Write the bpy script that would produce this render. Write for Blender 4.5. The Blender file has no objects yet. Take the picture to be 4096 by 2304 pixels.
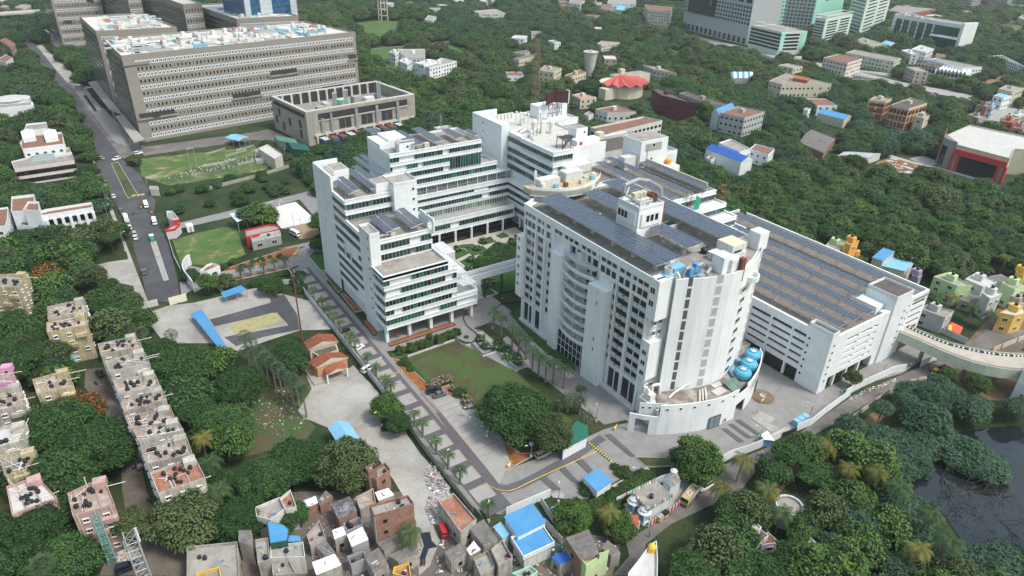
import bpy,math,random
import numpy as np
from mathutils import Vector as Vc,Matrix
tU,rG,eN,bD=tuple,range,enumerate,bpy.data
rnd=random.Random(7)
scene=bpy.context.scene
for o in list(bD.objects):bD.objects.remove(o)
PITCH,ROLL,AZ,FPX,CAMH=math.radians(29.12),math.radians(1.698),math.radians(34.37),2731.0,125.0
def _axes():
 f=Vc((0,math.cos(PITCH),-math.sin(PITCH)));r=Vc((1,0,0));u=r.cross(f)
 c,s=math.cos(ROLL),math.sin(ROLL)
 r2=c*r+s*u;u2=-s*r+c*u
 M=Matrix(((math.cos(AZ),math.sin(AZ),0),(-math.sin(AZ),math.cos(AZ),0),(0,0,1)))
 return M@r2,M@u2,M@f
CR,CU,CF=_axes()
cam=bD.cameras.new('camera');camo=bD.objects.new('camera',cam)
scene.collection.objects.link(camo);scene.camera=camo
cam.sensor_width=36.0;cam.lens=36.0*FPX/4096.0;cam.clip_start=1.0;cam.clip_end=9000.0
mw=Matrix.Identity(4)
for i in rG(3):
 mw[i][0]=CR[i];mw[i][1]=CU[i];mw[i][2]=-CF[i]
mw[2][3]=CAMH
camo.matrix_world=mw
SUN_EL,SUN_AZ=math.radians(58),math.radians(150)
world=bD.worlds.new('World');scene.world=world;world.use_nodes=True
wn=world.node_tree
sky=wn.nodes.new('ShaderNodeTexSky');sky.sky_type='NISHITA';sky.sun_disc=False
sky.sun_elevation=SUN_EL;sky.sun_rotation=SUN_AZ;sky.air_density=2.2;sky.dust_density=4.0;sky.ozone_density=1.5
bg=wn.nodes['Background'];wn.links.new(sky.outputs[0],bg.inputs[0]);bg.inputs[1].default_value=.105
sl=bD.lights.new('sun','SUN');sl.energy=1.5;sl.angle=math.radians(12);sl.color=(1.0,.985,.96)
so=bD.objects.new('sun',sl);scene.collection.objects.link(so)
d=Vc((math.sin(SUN_AZ)*math.cos(SUN_EL),math.cos(SUN_AZ)*math.cos(SUN_EL),math.sin(SUN_EL)))
so.rotation_euler=d.to_track_quat('Z','Y').to_euler()
scene.view_settings.view_transform='Standard';scene.view_settings.look='None'
scene.view_settings.gamma=1.0;scene.view_settings.exposure=.9
scene.cycles.max_bounces=5;scene.cycles.diffuse_bounces=3;scene.cycles.glossy_bounces=2
scene.cycles.transmission_bounces=2;scene.cycles.transparent_max_bounces=4
def S(x,y,z=.0):
 d=CF*FPX+CR*(x-2048)-CU*(y-1152);t=(z-CAMH)/d.z
 return(d.x*t,d.y*t,z)
def proj(p):
 v=Vc(p)-Vc((0,0,CAMH));k=v.dot(CF)
 if k<1:return(1e6,1e6,k)
 return(2048+FPX*v.dot(CR)/k,1152-FPX*v.dot(CU)/k,k)
def tp(c,r,x,y,z=.0):return S(1024*c+x/2.5156,576*r+y/2.5156,z)
def F(x,y,z=.0):return S(x*1.59006,y*1.59006,z)
def view(x0,y0,s):return lambda x,y,z=.0:S(x0+x/s,y0+y/s,z)
V1=view(1400,1400,2.4267);V2=view(1700,1650,1.618);V3=view(560,900,2.08);V4=view(2700,1500,2.08)
Z1=view(1200,560,3.22);Z2=view(1200,960,3.22);Z3=view(1500,440,3.22);Z4=view(1900,380,3.22);Z5=view(2050,700,3.22)
Z6=view(2450,880,1.82);Z7=view(2050,1100,1.82);Z8=view(2400,1400,1.82);Z9=view(2850,850,1.456);Z10=view(3200,1100,1.625)
C3=view(1700,850,2.4267);C4=view(1700,1180,2.4267)
class MB:
 def __init__(s):s.v=[];s.f=[];s.m=[]
 def add(s,vs,fs,m=0):
  n=len(s.v);s.v+=[tU(p)for p in vs];s.f+=[tU(i+n for i in f)for f in fs];s.m+=[m]*len(fs);return s
 def box(s,x0,y0,z0,x1,y1,z1,m=0):
  if x0>x1:x0,x1=x1,x0
  if y0>y1:y0,y1=y1,y0
  if z0>z1:z0,z1=z1,z0
  return s.add([(x0,y0,z0),(x1,y0,z0),(x1,y1,z0),(x0,y1,z0),(x0,y0,z1),(x1,y0,z1),(x1,y1,z1),(x0,y1,z1)],[(0,3,2,1),(4,5,6,7),(0,1,5,4),(1,2,6,5),(2,3,7,6),(3,0,4,7)],m)
 def oB(s,c,ux,uy,sx,sy,z0,z1,m=0):
  """box centred at c (x,y), half axes along unit vectors ux, uy"""
  ps=[]
  for z in(z0,z1):
   for a,b in((-1,-1),(1,-1),(1,1),(-1,1)):
    ps.append((c[0]+ux[0]*a*sx+uy[0]*b*sy,c[1]+ux[1]*a*sx+uy[1]*b*sy,z))
  return s.add(ps,[(0,3,2,1),(4,5,6,7),(0,1,5,4),(1,2,6,5),(2,3,7,6),(3,0,4,7)],m)
 def pR(s,pS,z0,z1,m=0,top=True,bot=True,mt=None):
  pS=[(p[0],p[1])for p in pS];n=len(pS)
  a=sum(pS[i][0]*pS[(i+1)%n][1]-pS[(i+1)%n][0]*pS[i][1]for i in rG(n))
  if a<0:pS=pS[::-1]
  k=len(s.v)
  s.v+=[(x,y,z0)for x,y in pS]+[(x,y,z1)for x,y in pS]
  for i in rG(n):s.f.append((k+i,k+(i+1)%n,k+n+(i+1)%n,k+n+i));s.m.append(m)
  if top:s.f.append(tU(rG(k+n,k+2*n)));s.m.append(m if mt is None else mt)
  if bot:s.f.append(tU(rG(k+n-1,k-1,-1)));s.m.append(m)
  return s
 def rN(s,pS,z0,z1,t,m=0,cq=True):
  """upright wall of thickness t along a path, built inwards (to the left of the path)"""
  pS=[Vc((p[0],p[1]))for p in pS];n=len(pS)
  if cq:
   a=sum(pS[i].x*pS[(i+1)%n].y-pS[(i+1)%n].x*pS[i].y for i in rG(n))
   if a<0:pS=pS[::-1]
  inn=[]
  for i in rG(n):
   if cq or 0<i<n-1:
    e0=(pS[i]-pS[i-1]).normalized();e1=(pS[(i+1)%n]-pS[i]).normalized()
   elif i==0:e0=e1=(pS[1]-pS[0]).normalized()
   else:e0=e1=(pS[i]-pS[i-1]).normalized()
   n0=Vc((-e0 .y,e0 .x));n1=Vc((-e1 .y,e1 .x));b=n0+n1
   b=b/max(b.length_squared,.3)*2*.5*2/2 if b.length>1e-6 else n0
   inn.append(pS[i]+b*t)
  for i in rG(n if cq else n-1):
   j=(i+1)%n
   q=[pS[i],pS[j],inn[j],inn[i]]
   s.add([(p.x,p.y,z0)for p in q]+[(p.x,p.y,z1)for p in q],[(4,5,6,7),(0,1,5,4),(2,3,7,6),(0,3,2,1),(1,2,6,5),(3,0,4,7)],m)
  return s
 def tube(s,p,q,r0,r1=None,n=6,m=0,caps=True):
  p,q=Vc(p),Vc(q);r1=r0 if r1 is None else r1
  d=q-p
  if d.length<1e-6:return s
  z=d.normalized();a=Vc((0,0,1))if abs(z.z)<.9 else Vc((1,0,0))
  x=z.cross(a).normalized();y=z.cross(x);k=len(s.v)
  for c,r in((p,r0),(q,r1)):
   for i in rG(n):
    t=2*math.pi*i/n;s.v.append(tU(c+x*math.cos(t)*r+y*math.sin(t)*r))
  for i in rG(n):s.f.append((k+(i+1)%n,k+i,k+n+i,k+n+(i+1)%n));s.m.append(m)
  if caps:
   s.f.append(tU(k+i for i in rG(n)));s.m.append(m)
   s.f.append(tU(k+n+n-1-i for i in rG(n)));s.m.append(m)
  return s
 def pH(s,ps,r,n=6,m=0):
  for a,b in zip(ps,ps[1:]):s.tube(a,b,r,n=n,m=m)
  return s
 def lA(s,c,prof,n=16,m=0,cap=True):
  k=len(s.v)
  for r,z in prof:
   for i in rG(n):
    t=2*math.pi*i/n;s.v.append((c[0]+r*math.cos(t),c[1]+r*math.sin(t),c[2]+z))
  for j in rG(len(prof)-1):
   for i in rG(n):
    s.f.append((k+j*n+i,k+j*n+(i+1)%n,k+(j+1)*n+(i+1)%n,k+(j+1)*n+i));s.m.append(m)
  if cap:
   s.f.append(tU(k+(len(prof)-1)*n+i for i in rG(n)));s.m.append(m)
   s.f.append(tU(k+n-1-i for i in rG(n)));s.m.append(m)
  return s
 def quad(s,a,b,c,d,m=0):return s.add([a,b,c,d],[(0,1,2,3)],m)
 def poly(s,pS,z,m=0):
  pS=[(p[0],p[1])for p in pS];n=len(pS)
  a=sum(pS[i][0]*pS[(i+1)%n][1]-pS[(i+1)%n][0]*pS[i][1]for i in rG(n))
  if a<0:pS=pS[::-1]
  return s.add([(x,y,z)for x,y in pS],[tU(rG(n))],m)
 def sH(s,a,b,c,d,t=.08,m=0):
  """thick plate through four corner points (counter-clockwise from above)"""
  A=[Vc(p)for p in(a,b,c,d)];n=(A[1]-A[0]).cross(A[3]-A[0]).normalized()
  if n.z<0:A=A[::-1];n=-n
  B=[p-n*t for p in A]
  return s.add(A+B,[(0,1,2,3),(7,6,5,4),(0,4,5,1),(1,5,6,2),(2,6,7,3),(3,7,4,0)],m)
 def mesh(s,name,mT,off=(0,0,0)):
  me=bD.meshes.new(name);ox,oy,oz=off
  me.from_pydata([(x-ox,y-oy,z-oz)for x,y,z in s.v],[],s.f)
  for m in mT:me.materials.append(m)
  if len(mT)>1:me.polygons.foreach_set('material_index',s.m)
  return me
COL=scene.collection
def tagp(o,lB=None,cat=None,gP=None,kind=None):
 if lB:o['label']=lB
 if cat:o['category']=cat
 if gP:o['group']=gP
 if kind:o['kind']=kind
 return o
def wloc(o):
 p=Vc((0,0,0))
 while o:p+=o.location;o=o.parent
 return p
fT=[]
class T:
 """a thing: an Empty at its base that parents its parts (no rotation: parts are measured on the plan)"""
 def __init__(s,name,lB,cat,loc,gP=None):
  s.e=bD.objects.new(name,None);s.e.empty_display_size=1;s.e.location=(loc[0],loc[1],loc[2]if len(loc)>2 else 0)
  COL.objects.link(s.e);tagp(s.e,lB,cat,gP);s.n={};s.over={}
 def add(s,name,mb,mT,parent=None,kind=None,lB=None,smooth=False):
  mT=mT if isinstance(mT,(list,tU))else[mT]
  p=parent or s.e;w=wloc(p)
  o=bD.objects.new(name,mb.mesh(name,mT,w));COL.objects.link(o);o.parent=p
  if smooth:o.data.polygons.foreach_set('use_smooth',[True]*len(o.data.polygons))
  tagp(o,lB,kind=kind);return o
 def b(s,n,m,*a):return s.add(n,MB().box(*a),m)
 def iN(s,name,me,p,rz=.0,sc=(1,1,1),parent=None,limit=300):
  k=s.n.get(name,0);s.n[name]=k+1
  if k>=limit:
   s.over.setdefault(name,[]).append((me,p,rz,sc));return None
  q=parent or s.e;w=wloc(q)
  o=bD.objects.new(name,me);o.location=(p[0]-w.x,p[1]-w.y,p[2]-w.z);o.rotation_euler=(0,0,rz);o.scale=sc
  COL.objects.link(o);o.parent=q;return o
 def cS(s):
  """pieces past the first 300 of a kind go into one part of kind stuff"""
  for name,L in s.over.items():
   V=[];Fc=[];mi=[];mT=[];w=wloc(s.e)
   for me,p,rz,sc in L:
    for m in me.materials:
     if m not in mT:mT.append(m)
    c,sn=math.cos(rz),math.sin(rz);n=len(V)
    for v in me.vertices:
     x,y,z=v.co.x*sc[0],v.co.y*sc[1],v.co.z*sc[2]
     V.append((p[0]+x*c-y*sn-w.x,p[1]+x*sn+y*c-w.y,p[2]+z-w.z))
    for f in me.polygons:
     Fc.append(tU(i+n for i in f.vertices));mi.append(mT.index(me.materials[f.material_index]))
   me=bD.meshes.new(name);me.from_pydata(V,[],Fc)
   for m in mT:me.materials.append(m)
   me.polygons.foreach_set('material_index',mi)
   o=bD.objects.new(name,me);COL.objects.link(o);o.parent=s.e;o['kind']='stuff'
  s.over={}
def solo(name,mb,mT,lB,cat,gP=None,loc=None,smooth=False):
 mT=mT if isinstance(mT,(list,tU))else[mT]
 if loc is None:
  a=np.array(mb.v);loc=(float(a[:,0].mean()),float(a[:,1].mean()),float(a[:,2].min()))
 o=bD.objects.new(name,mb.mesh(name,mT,loc));o.location=loc;COL.objects.link(o)
 if smooth:o.data.polygons.foreach_set('use_smooth',[True]*len(o.data.polygons))
 return tagp(o,lB,cat,gP)
def sU(name,mb,mT,kind='structure'):
 mT=mT if isinstance(mT,(list,tU))else[mT]
 o=bD.objects.new(name,mb.mesh(name,mT));COL.objects.link(o);o['kind']=kind;return o
MATS={}
def _z(nt,geo,scale,detail=4,rough=.6,vec=None,dist=0):
 n=nt.nodes.new('ShaderNodeTexNoise');n.inputs['Scale'].default_value=scale;n.inputs['Detail'].default_value=detail
 n.inputs['Roughness'].default_value=rough;n.inputs['Distortion'].default_value=dist
 nt.links.new(vec or geo.outputs['Position'],n.inputs['Vector']);return n
def _r(nt,src,stops):
 r=nt.nodes.new('ShaderNodeValToRGB');cr=r.color_ramp
 while len(cr.elements)<len(stops):cr.elements.new(.5)
 for e,(p,c)in zip(cr.elements,stops):e.position=p;e.color=(*c,1)if len(c)==3 else c
 nt.links.new(src,r.inputs[0]);return r
def _x(nt,fac,a,b,mode='MIX'):
 m=nt.nodes.new('ShaderNodeMix');m.data_type='RGBA';m.blend_type=mode
 for i,x in((0,fac),(6,a),(7,b)):
  if isinstance(x,(int,float)):m.inputs[i].default_value=x
  elif isinstance(x,tU):m.inputs[i].default_value=(*x,1)if len(x)==3 else x
  else:nt.links.new(x,m.inputs[i])
 return m.outputs[2]
def nM(name,rough=.8,spec=.3,metal=.0):
 m=bD.materials.new(name);m.use_nodes=True;nt=m.node_tree;b=nt.nodes['Principled BSDF']
 b.inputs['Roughness'].default_value=rough;b.inputs['Metallic'].default_value=metal;b.inputs['Specular IOR Level'].default_value=spec
 geo=nt.nodes.new('ShaderNodeNewGeometry');return m,nt,b,geo
def pT(name,col,var=.12,scale=.6,rough=.75,sK=.0,dirt=None,dA=.0,rA=.0,spec=.3,metal=.0,fine=.0,bump=.0):
 """coloured surface: soft mottling, optional rain streaks, dirt patches, per-object variation"""
 if name in MATS:return MATS[name]
 m,nt,b,geo=nM(name,rough,spec,metal)
 n=_z(nt,geo,scale,5,.65)
 lo=tU(c*(1-var)for c in col);hi=tU(min(1,c*(1+var*.6))for c in col)
 c=_r(nt,n.outputs['Fac'],[(.3,lo),(.7,hi)]).outputs[0]
 if fine:
  n3=_z(nt,geo,4.5,3,.7);r3=_r(nt,n3 .outputs['Fac'],[(.35,(1-fine,)*3),(.65,(1+fine*.5 if fine<.2 else 1.0,)*3)])
  c=_x(nt,1.0,c,r3 .outputs[0],'MULTIPLY')
 if sK:
  mp=nt.nodes.new('ShaderNodeMapping');mp.inputs['Scale'].default_value=(1.2,1.2,.07);nt.links.new(geo.outputs['Position'],mp.inputs[0])
  n2=_z(nt,geo,1.0,5,.7,mp.outputs[0]);r2=_r(nt,n2 .outputs['Fac'],[(.48,(0,0,0)),(.75,(sK,)*3)])
  c=_x(nt,r2 .outputs[0],c,tU(x*.55 for x in(dirt or col)))
 if dA:
  n4=_z(nt,geo,scale*.45,6,.7,dist=.6);r4=_r(nt,n4 .outputs['Fac'],[(.46,(0,0,0)),(.62,(dA,)*3)])
  c=_x(nt,r4 .outputs[0],c,dirt or tU(x*.4 for x in col))
 if rA:
  oi=nt.nodes.new('ShaderNodeObjectInfo');r5=_r(nt,oi.outputs['Random'],[(0,(1-rA,)*3),(1,(1,1,1))])
  c=_x(nt,1.0,c,r5 .outputs[0],'MULTIPLY')
 nt.links.new(c,b.inputs['Base Color'])
 if bump:
  bp=nt.nodes.new('ShaderNodeBump');bp.inputs['Strength'].default_value=bump;bp.inputs['Distance'].default_value=.15
  nb=_z(nt,geo,2.5,5,.7);nt.links.new(nb.outputs['Fac'],bp.inputs['Height']);nt.links.new(bp.outputs[0],b.inputs['Normal'])
 MATS[name]=m;return m
def gD(name,col,line,sx=1.2,sy=1.2,width=.05,rough=.7,axes=('x','z'),var=.1,spec=.4,metal=0):
 """flat colour with thin joint lines on a square module (cladding joints, paving joints)"""
 if name in MATS:return MATS[name]
 m,nt,b,geo=nM(name,rough,spec,metal)
 sep=nt.nodes.new('ShaderNodeSeparateXYZ');nt.links.new(geo.outputs['Position'],sep.inputs[0])
 outs=[]
 for ax,s in zip(axes,(sx,sy)):
  if ax=='xy':
   a=nt.nodes.new('ShaderNodeMath');a.operation='ADD';nt.links.new(sep.outputs[0],a.inputs[0]);nt.links.new(sep.outputs[1],a.inputs[1]);src=a.outputs[0]
  else:src=sep.outputs['xyz'.index(ax)]
  d=nt.nodes.new('ShaderNodeMath');d.operation='DIVIDE';nt.links.new(src,d.inputs[0]);d.inputs[1].default_value=s
  f=nt.nodes.new('ShaderNodeMath');f.operation='FRACT';nt.links.new(d.outputs[0],f.inputs[0])
  l=nt.nodes.new('ShaderNodeMath');l.operation='LESS_THAN';nt.links.new(f.outputs[0],l.inputs[0]);l.inputs[1].default_value=width/s
  outs.append(l.outputs[0])
 mx=nt.nodes.new('ShaderNodeMath');mx.operation='MAXIMUM';nt.links.new(outs[0],mx.inputs[0]);nt.links.new(outs[1],mx.inputs[1])
 n=_z(nt,geo,.35,5,.65)
 c=_r(nt,n.outputs['Fac'],[(.3,tU(x*(1-var)for x in col)),(.7,tU(x*(1+var)for x in col))]).outputs[0]
 nt.links.new(_x(nt,mx.outputs[0],c,line),b.inputs['Base Color']);MATS[name]=m;return m
def gL(name,col,rough=.12,spec=.6,rv=.5):
 if name in MATS:return MATS[name]
 m,nt,b,geo=nM(name,rough,spec)
 oi=nt.nodes.new('ShaderNodeObjectInfo');n=_z(nt,geo,.35,3)
 a=_r(nt,oi.outputs['Random'],[(0,tU(x*(1-rv)for x in col)),(.6,col),(1,tU(min(1,x*(1+rv*1.6))for x in col))]).outputs[0]
 r=_r(nt,n.outputs['Fac'],[(.35,(.6,.6,.6)),(.65,(1.0,1.0,1.0))]).outputs[0]
 nt.links.new(_x(nt,1.0,a,r,'MULTIPLY'),b.inputs['Base Color']);MATS[name]=m;return m
def gM(name,cols,scale=.08,bump=.0,rough=.95,fine=1.2,fA=.25):
 """several tones blended by layered noise"""
 if name in MATS:return MATS[name]
 m,nt,b,geo=nM(name,rough,.2)
 n=_z(nt,geo,scale,8,.68,dist=.4);k=len(cols)
 c=_r(nt,n.outputs['Fac'],[(.32+.36*i/max(1,k-1),x)for i,x in eN(cols)]).outputs[0]
 n2=_z(nt,geo,fine,5,.75);r2=_r(nt,n2 .outputs['Fac'],[(.3,(1-fA,)*3),(.7,(1.0,1.0,1.0))])
 c=_x(nt,1.0,c,r2 .outputs[0],'MULTIPLY');nt.links.new(c,b.inputs['Base Color'])
 if bump:
  bp=nt.nodes.new('ShaderNodeBump');bp.inputs['Strength'].default_value=bump;bp.inputs['Distance'].default_value=.3
  nt.links.new(n2 .outputs['Fac'],bp.inputs['Height']);nt.links.new(bp.outputs[0],b.inputs['Normal'])
 MATS[name]=m;return m
Wh=pT('white_paint',(.74,.78,.8),.07,.12,.6,sK=.28,dirt=(.5,.48,.44))
W2=pT('white_paint_worn',(.6,.61,.6),.1,.3,.7,sK=.6,dirt=(.38,.35,.3),dA=.12)
pW=gD('white_cladding',(.7,.745,.77),(.47,.51,.52),1.2,3.0,.05,.45,('xy','z'),.08)
rC=pT('roof_screed',(.3,.285,.26),.25,.5,.9,dirt=(.14,.13,.11),dA=.6,fine=.18)
rL=pT('roof_light_screed',(.33,.315,.285),.3,.35,.9,dirt=(.25,.22,.19),dA=.6,fine=.15)
ROOFG=pT('roof_gravel',(.2,.19,.175),.3,.8,.95,dirt=(.2,.14,.09),dA=.3,fine=.2)
rR=pT('roof_red_tiles',(.27,.135,.1),.3,.8,.9,dirt=(.14,.09,.07),dA=.6,fine=.2)
rK=pT('roof_dark_screed',(.13,.11,.1),.3,.6,.9,dirt=(.07,.06,.05),dA=.5,fine=.2)
rB=pT('roof_whitewashed',(.52,.52,.5),.15,.4,.85,dirt=(.4,.38,.34),dA=.35,fine=.1)
CONC=pT('raw_concrete',(.36,.345,.3),.2,.3,.85,sK=.5,dirt=(.2,.19,.17),dA=.25)
cL=pT('pale_concrete',(.5,.49,.46),.15,.5,.85,dA=.2)
GLD=gL('dark_teal_glass',(.012,.04,.042));GLT=gL('teal_glass',(.014,.12,.105),rv=.35);GLG=gL('pale_green_glass',(.16,.26,.2),rv=.3)
GLB=gL('black_glass',(.014,.018,.022));GLBL=gL('blue_mirror_glass',(.03,.1,.2),.05)
MULL=pT('mullion_grey',(.3,.33,.33),.05,1,.5);FRW=pT('white_frame',(.7,.7,.69),.05,1,.6);FRD=pT('dark_frame',(.06,.06,.06),.05,1,.5)
sT=pT('galvanised_steel',(.42,.44,.45),.12,2,.45,metal=.4);sD=pT('dark_steel',(.05,.048,.05),.2,2,.6);RUST=pT('rusty_steel',(.2,.07,.035),.35,2.5,.85)
bP=pT('black_plastic',(.018,.019,.02),.2,2,.45,spec=.5);bU=pT('blue_sheet_roof',(.07,.27,.52),.12,.4,.55,dirt=(.2,.3,.4),dA=.2,fine=.06)
bL=pT('pale_blue_sheet_roof',(.2,.45,.62),.1,.4,.55,dirt=(.3,.4,.45),dA=.2);BLUED=pT('deep_blue_sheet_roof',(.03,.11,.42),.12,.4,.5)
AWN=pT('ac_white',(.62,.62,.58),.1,2,.6);cP=pT('cream_plaster',(.56,.53,.42),.1,.4,.8,sK=.35,dirt=(.35,.3,.22))
REDP=pT('red_paint',(.5,.035,.035),.12,.6,.6);YEL=pT('yellow_paint',(.72,.46,.06),.12,.8,.6);gY=pT('grey_render',(.33,.34,.34),.15,.4,.8,sK=.3)
SOLAR=pT('solar_cells',(.05,.07,.115),.2,1.2,.2,spec=.7,rA=.3);SOLF=pT('panel_frame',(.2,.23,.27),.05,1,.5)  # cell base colour lightened to carry the sky's reflection
bK=pT('brick_wall',(.3,.16,.115),.25,1.2,.9,dirt=(.38,.33,.28),dA=.3,fine=.2,sK=.3)
aS=pT('fibre_cement_sheet',(.2,.19,.18),.3,.7,.9,dirt=(.1,.09,.08),dA=.6,fine=.2)
tW=pT('white_tarpaulin',(.75,.76,.78),.08,1,.6);PINK=pT('pink_wash',(.5,.33,.31),.2,.5,.85,sK=.6,dirt=(.25,.2,.18),dA=.3)
LIME=pT('lime_wash',(.52,.66,.36),.12,.5,.8,sK=.3);MINT=pT('mint_paint',(.34,.68,.56),.08,.3,.6)
dW=pT('stained_wall',(.44,.415,.37),.28,.5,.9,sK=.75,dirt=(.2,.18,.14),dA=.45,fine=.15)
DIRTYY=pT('stained_yellow_wall',(.5,.43,.27),.25,.5,.9,sK=.7,dirt=(.22,.19,.13),dA=.4,fine=.15)
TERRA=pT('terracotta_floor',(.33,.14,.085),.25,1.0,.9,dirt=(.42,.36,.32),dA=.35,fine=.2)
TILE=pT('clay_roof_tile',(.36,.115,.06),.35,2.2,.9,dirt=(.12,.06,.045),dA=.5,rA=.35)
BARK=pT('bark',(.09,.07,.055),.3,1.5,.95)
def uW(name,frame,glass,t=.07,pD=.1,inset=.06,cross=False,sill=None):
 mb=MB();w=.5
 for a,b,c,d in((-w,0,-w+t,1),(w-t,0,w,1),(-w+t,0,w-t,t),(-w+t,1-t,w-t,1)):mb.box(a,-pD,b,c,0,d,0)
 if cross:mb.box(-.02,-pD*.9,t,.02,-.01,1-t,0)
 mb.box(-w+t,-(pD-inset),t,w-t,.0,1-t,1)
 if sill:mb.box(-w*1.12,-sill,-.08,w*1.12,0,-.003,0);mb.box(-w*1.12,-sill,1.003,w*1.12,0,1.08,0)
 return mb.mesh(name,[frame,glass])
PANE=[uW('pane',MULL,g,.045,.12,.07)for g in(GLD,GLD,GLD,GLD,GLT)]
PANET=uW('pane',MULL,GLT,.045,.12,.07);PANEG=uW('pane',FRW,GLG,.06,.12,.07)
WIN=uW('window',FRW,GLB,.035,.12,.08,True);wD=uW('window',FRD,GLB,.04,.1,.06);WINT=uW('window',FRW,GLD,.08,.12,.08,True)
WINS=uW('window',FRW,GLB,.07,.12,.08,True,sill=.35)
DOOR=uW('door',FRD,pT('door_blue_grey',(.17,.22,.27),.1,1,.6),.05,.1,.05,True)
def disc_mesh(name,mT,n=18):
 mb=MB();k=0
 rN=[(.5*math.cos(2*math.pi*i/n),.5*math.sin(2*math.pi*i/n))for i in rG(n)]
 for i in rG(n):
  a,b=rN[i],rN[(i+1)%n]
  mb.add([(a[0],-.12,a[1]),(b[0],-.12,b[1]),(b[0]*.82,-.12,b[1]*.82),(a[0]*.82,-.12,a[1]*.82)],[(0,3,2,1)],0)
  mb.add([(a[0],0,a[1]),(b[0],0,b[1]),(b[0],-.12,b[1]),(a[0],-.12,a[1])],[(0,3,2,1)],0)
 mb.add([(x*.82,-.06,z*.82)for x,z in rN],[tU(rG(n))],1)
 return mb.mesh(name,mT)
PORT=disc_mesh('round_window',[FRW,GLB]);PORTD=disc_mesh('round_window',[pT('steel_ring',(.4,.42,.45),.05,1,.5),GLB])
WROT=-math.pi/2
def rW(t,name,me,x,y0,y1,z,h,n=None,step=1.25,gap=.0,off=.0):
 """n upright pieces side by side on a wall facing -X"""
 n=n or max(1,round(abs(y1-y0)/step));w=(y1-y0)/n
 for i in rG(n):
  m=me[rnd.randrange(len(me))]if isinstance(me,list)else me
  t.iN(name,m,(x-off,y0+w*(i+.5),z),WROT,(abs(w)-gap,1,h))
def rF(t,name,me,y,x0,x1,z,h,n=None,step=1.25,gap=.0,off=.0):
 """the same on a wall facing -Y"""
 n=n or max(1,round(abs(x1-x0)/step));w=(x1-x0)/n
 for i in rG(n):
  m=me[rnd.randrange(len(me))]if isinstance(me,list)else me
  t.iN(name,m,(x0+w*(i+.5),y-off,z),0,(abs(w)-gap,1,h))
def rP(t,name,me,p,q,z,h,n,w=None,off=.0,u0=.0,u1=1.0,skip=None,jit=None):
 """along any straight wall from p to q (outside on the right of p->q)"""
 p=Vc((p[0],p[1]));q=Vc((q[0],q[1]));L=(q-p).length;e=(q-p)/L;o=Vc((e.y,-e.x))
 rz=math.atan2(e.y,e.x);sw=w or L*(u1-u0)/n
 for i in rG(n):
  if skip and skip(i):continue
  u=u0+(u1-u0)*(i+.5)/n;c=p+e*(L*u)+o*off
  m=me[rnd.randrange(len(me))]if isinstance(me,list)else me
  t.iN(name,m,(c.x,c.y,z),rz,(sw,1,h))
CLEAR=[]
def iP(x,y,P):
 r=False;n=len(P);j=n-1
 for i in rG(n):
  xi,yi=P[i][0],P[i][1];xj,yj=P[j][0],P[j][1]
  if(yi>y)!=(yj>y)and x<(xj-xi)*(y-yi)/(yj-yi)+xi:r=not r
  j=i
 return r
G_FOREST=gM('undergrowth',[(.018,.034,.014),(.03,.055,.02),(.05,.075,.03),(.1,.085,.05)],.05,.4,fA=.5)
G_GRASS=gM('meadow_grass',[(.05,.11,.03),(.075,.15,.04),(.1,.16,.05),(.2,.19,.09)],.06,.3,fA=.35)
gA=gM('lawn_grass',[(.03,.085,.02),(.05,.12,.03),(.06,.13,.035)],.1,.25,fA=.35)
G_FIELD=gM('patchy_field',[(.05,.12,.03),(.075,.15,.04),(.13,.17,.06),(.4,.34,.2)],.11,.3,fA=.3)
G_DRYLAWN=gM('drying_lawn',[(.05,.13,.03),(.075,.12,.04),(.085,.08,.04),(.06,.05,.03)],.075,.3,fA=.3)
gS=gM('red_soil',[(.22,.085,.035),(.3,.12,.05),(.35,.17,.09)],.2,.3,fA=.3)
G_DIRT=gM('brown_dirt',[(.12,.085,.06),(.19,.14,.095),(.27,.21,.15)],.12,.3,fA=.3)
G_TRACK=gM('dirt_track',[(.17,.11,.07),(.25,.165,.1),(.32,.23,.15)],.15,.2)
G_ASPH=gM('asphalt',[(.062,.064,.07),(.085,.087,.095),(.115,.115,.12)],.07,.1,.85,2.5,.2)
G_ASPHL=gM('worn_asphalt',[(.11,.105,.1),(.16,.15,.142),(.23,.215,.2)],.1,.1,.9,2.0,.25)
G_YARD=gM('pale_concrete_yard',[(.25,.24,.215),(.36,.35,.32),(.46,.45,.42)],.07,.15,.9,1.5,.22)
G_LANE=gM('muddy_lane',[(.1,.085,.072),(.15,.128,.108),(.2,.175,.15)],.1,.2,.85)
G_PAVM=gD('grey_block_paving',(.23,.228,.22),(.17,.17,.165),.42,.42,.03,.9,('x','y'),.16)
G_PAVL=gD('light_block_paving',(.31,.305,.285),(.22,.22,.21),.42,.42,.03,.9,('x','y'),.1)
G_PAVD=gD('dark_block_paving',(.1,.102,.112),(.07,.07,.078),.42,.42,.03,.9,('x','y'),.12)
G_PATH=gM('stone_path',[(.4,.38,.33),(.5,.475,.42)],.3,0,.9)
G_TILEC=gM('weathered_slab',[(.3,.3,.28),(.42,.41,.38)],.3,0,.9)
G_SCRUB=gM('scrub',[(.04,.09,.025),(.06,.12,.035),(.1,.1,.05),(.14,.1,.07)],.14,.3,fA=.4)
KERB=pT('kerb_stone',(.52,.5,.45),.12,1,.85);PAINTL=pT('road_marking',(.6,.6,.58),.2,2,.7);bS=pT('black_granite',(.035,.036,.04),.15,1,.5)
WATER,nt,b,geo=nM('pond_water',.04,.6)
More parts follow.
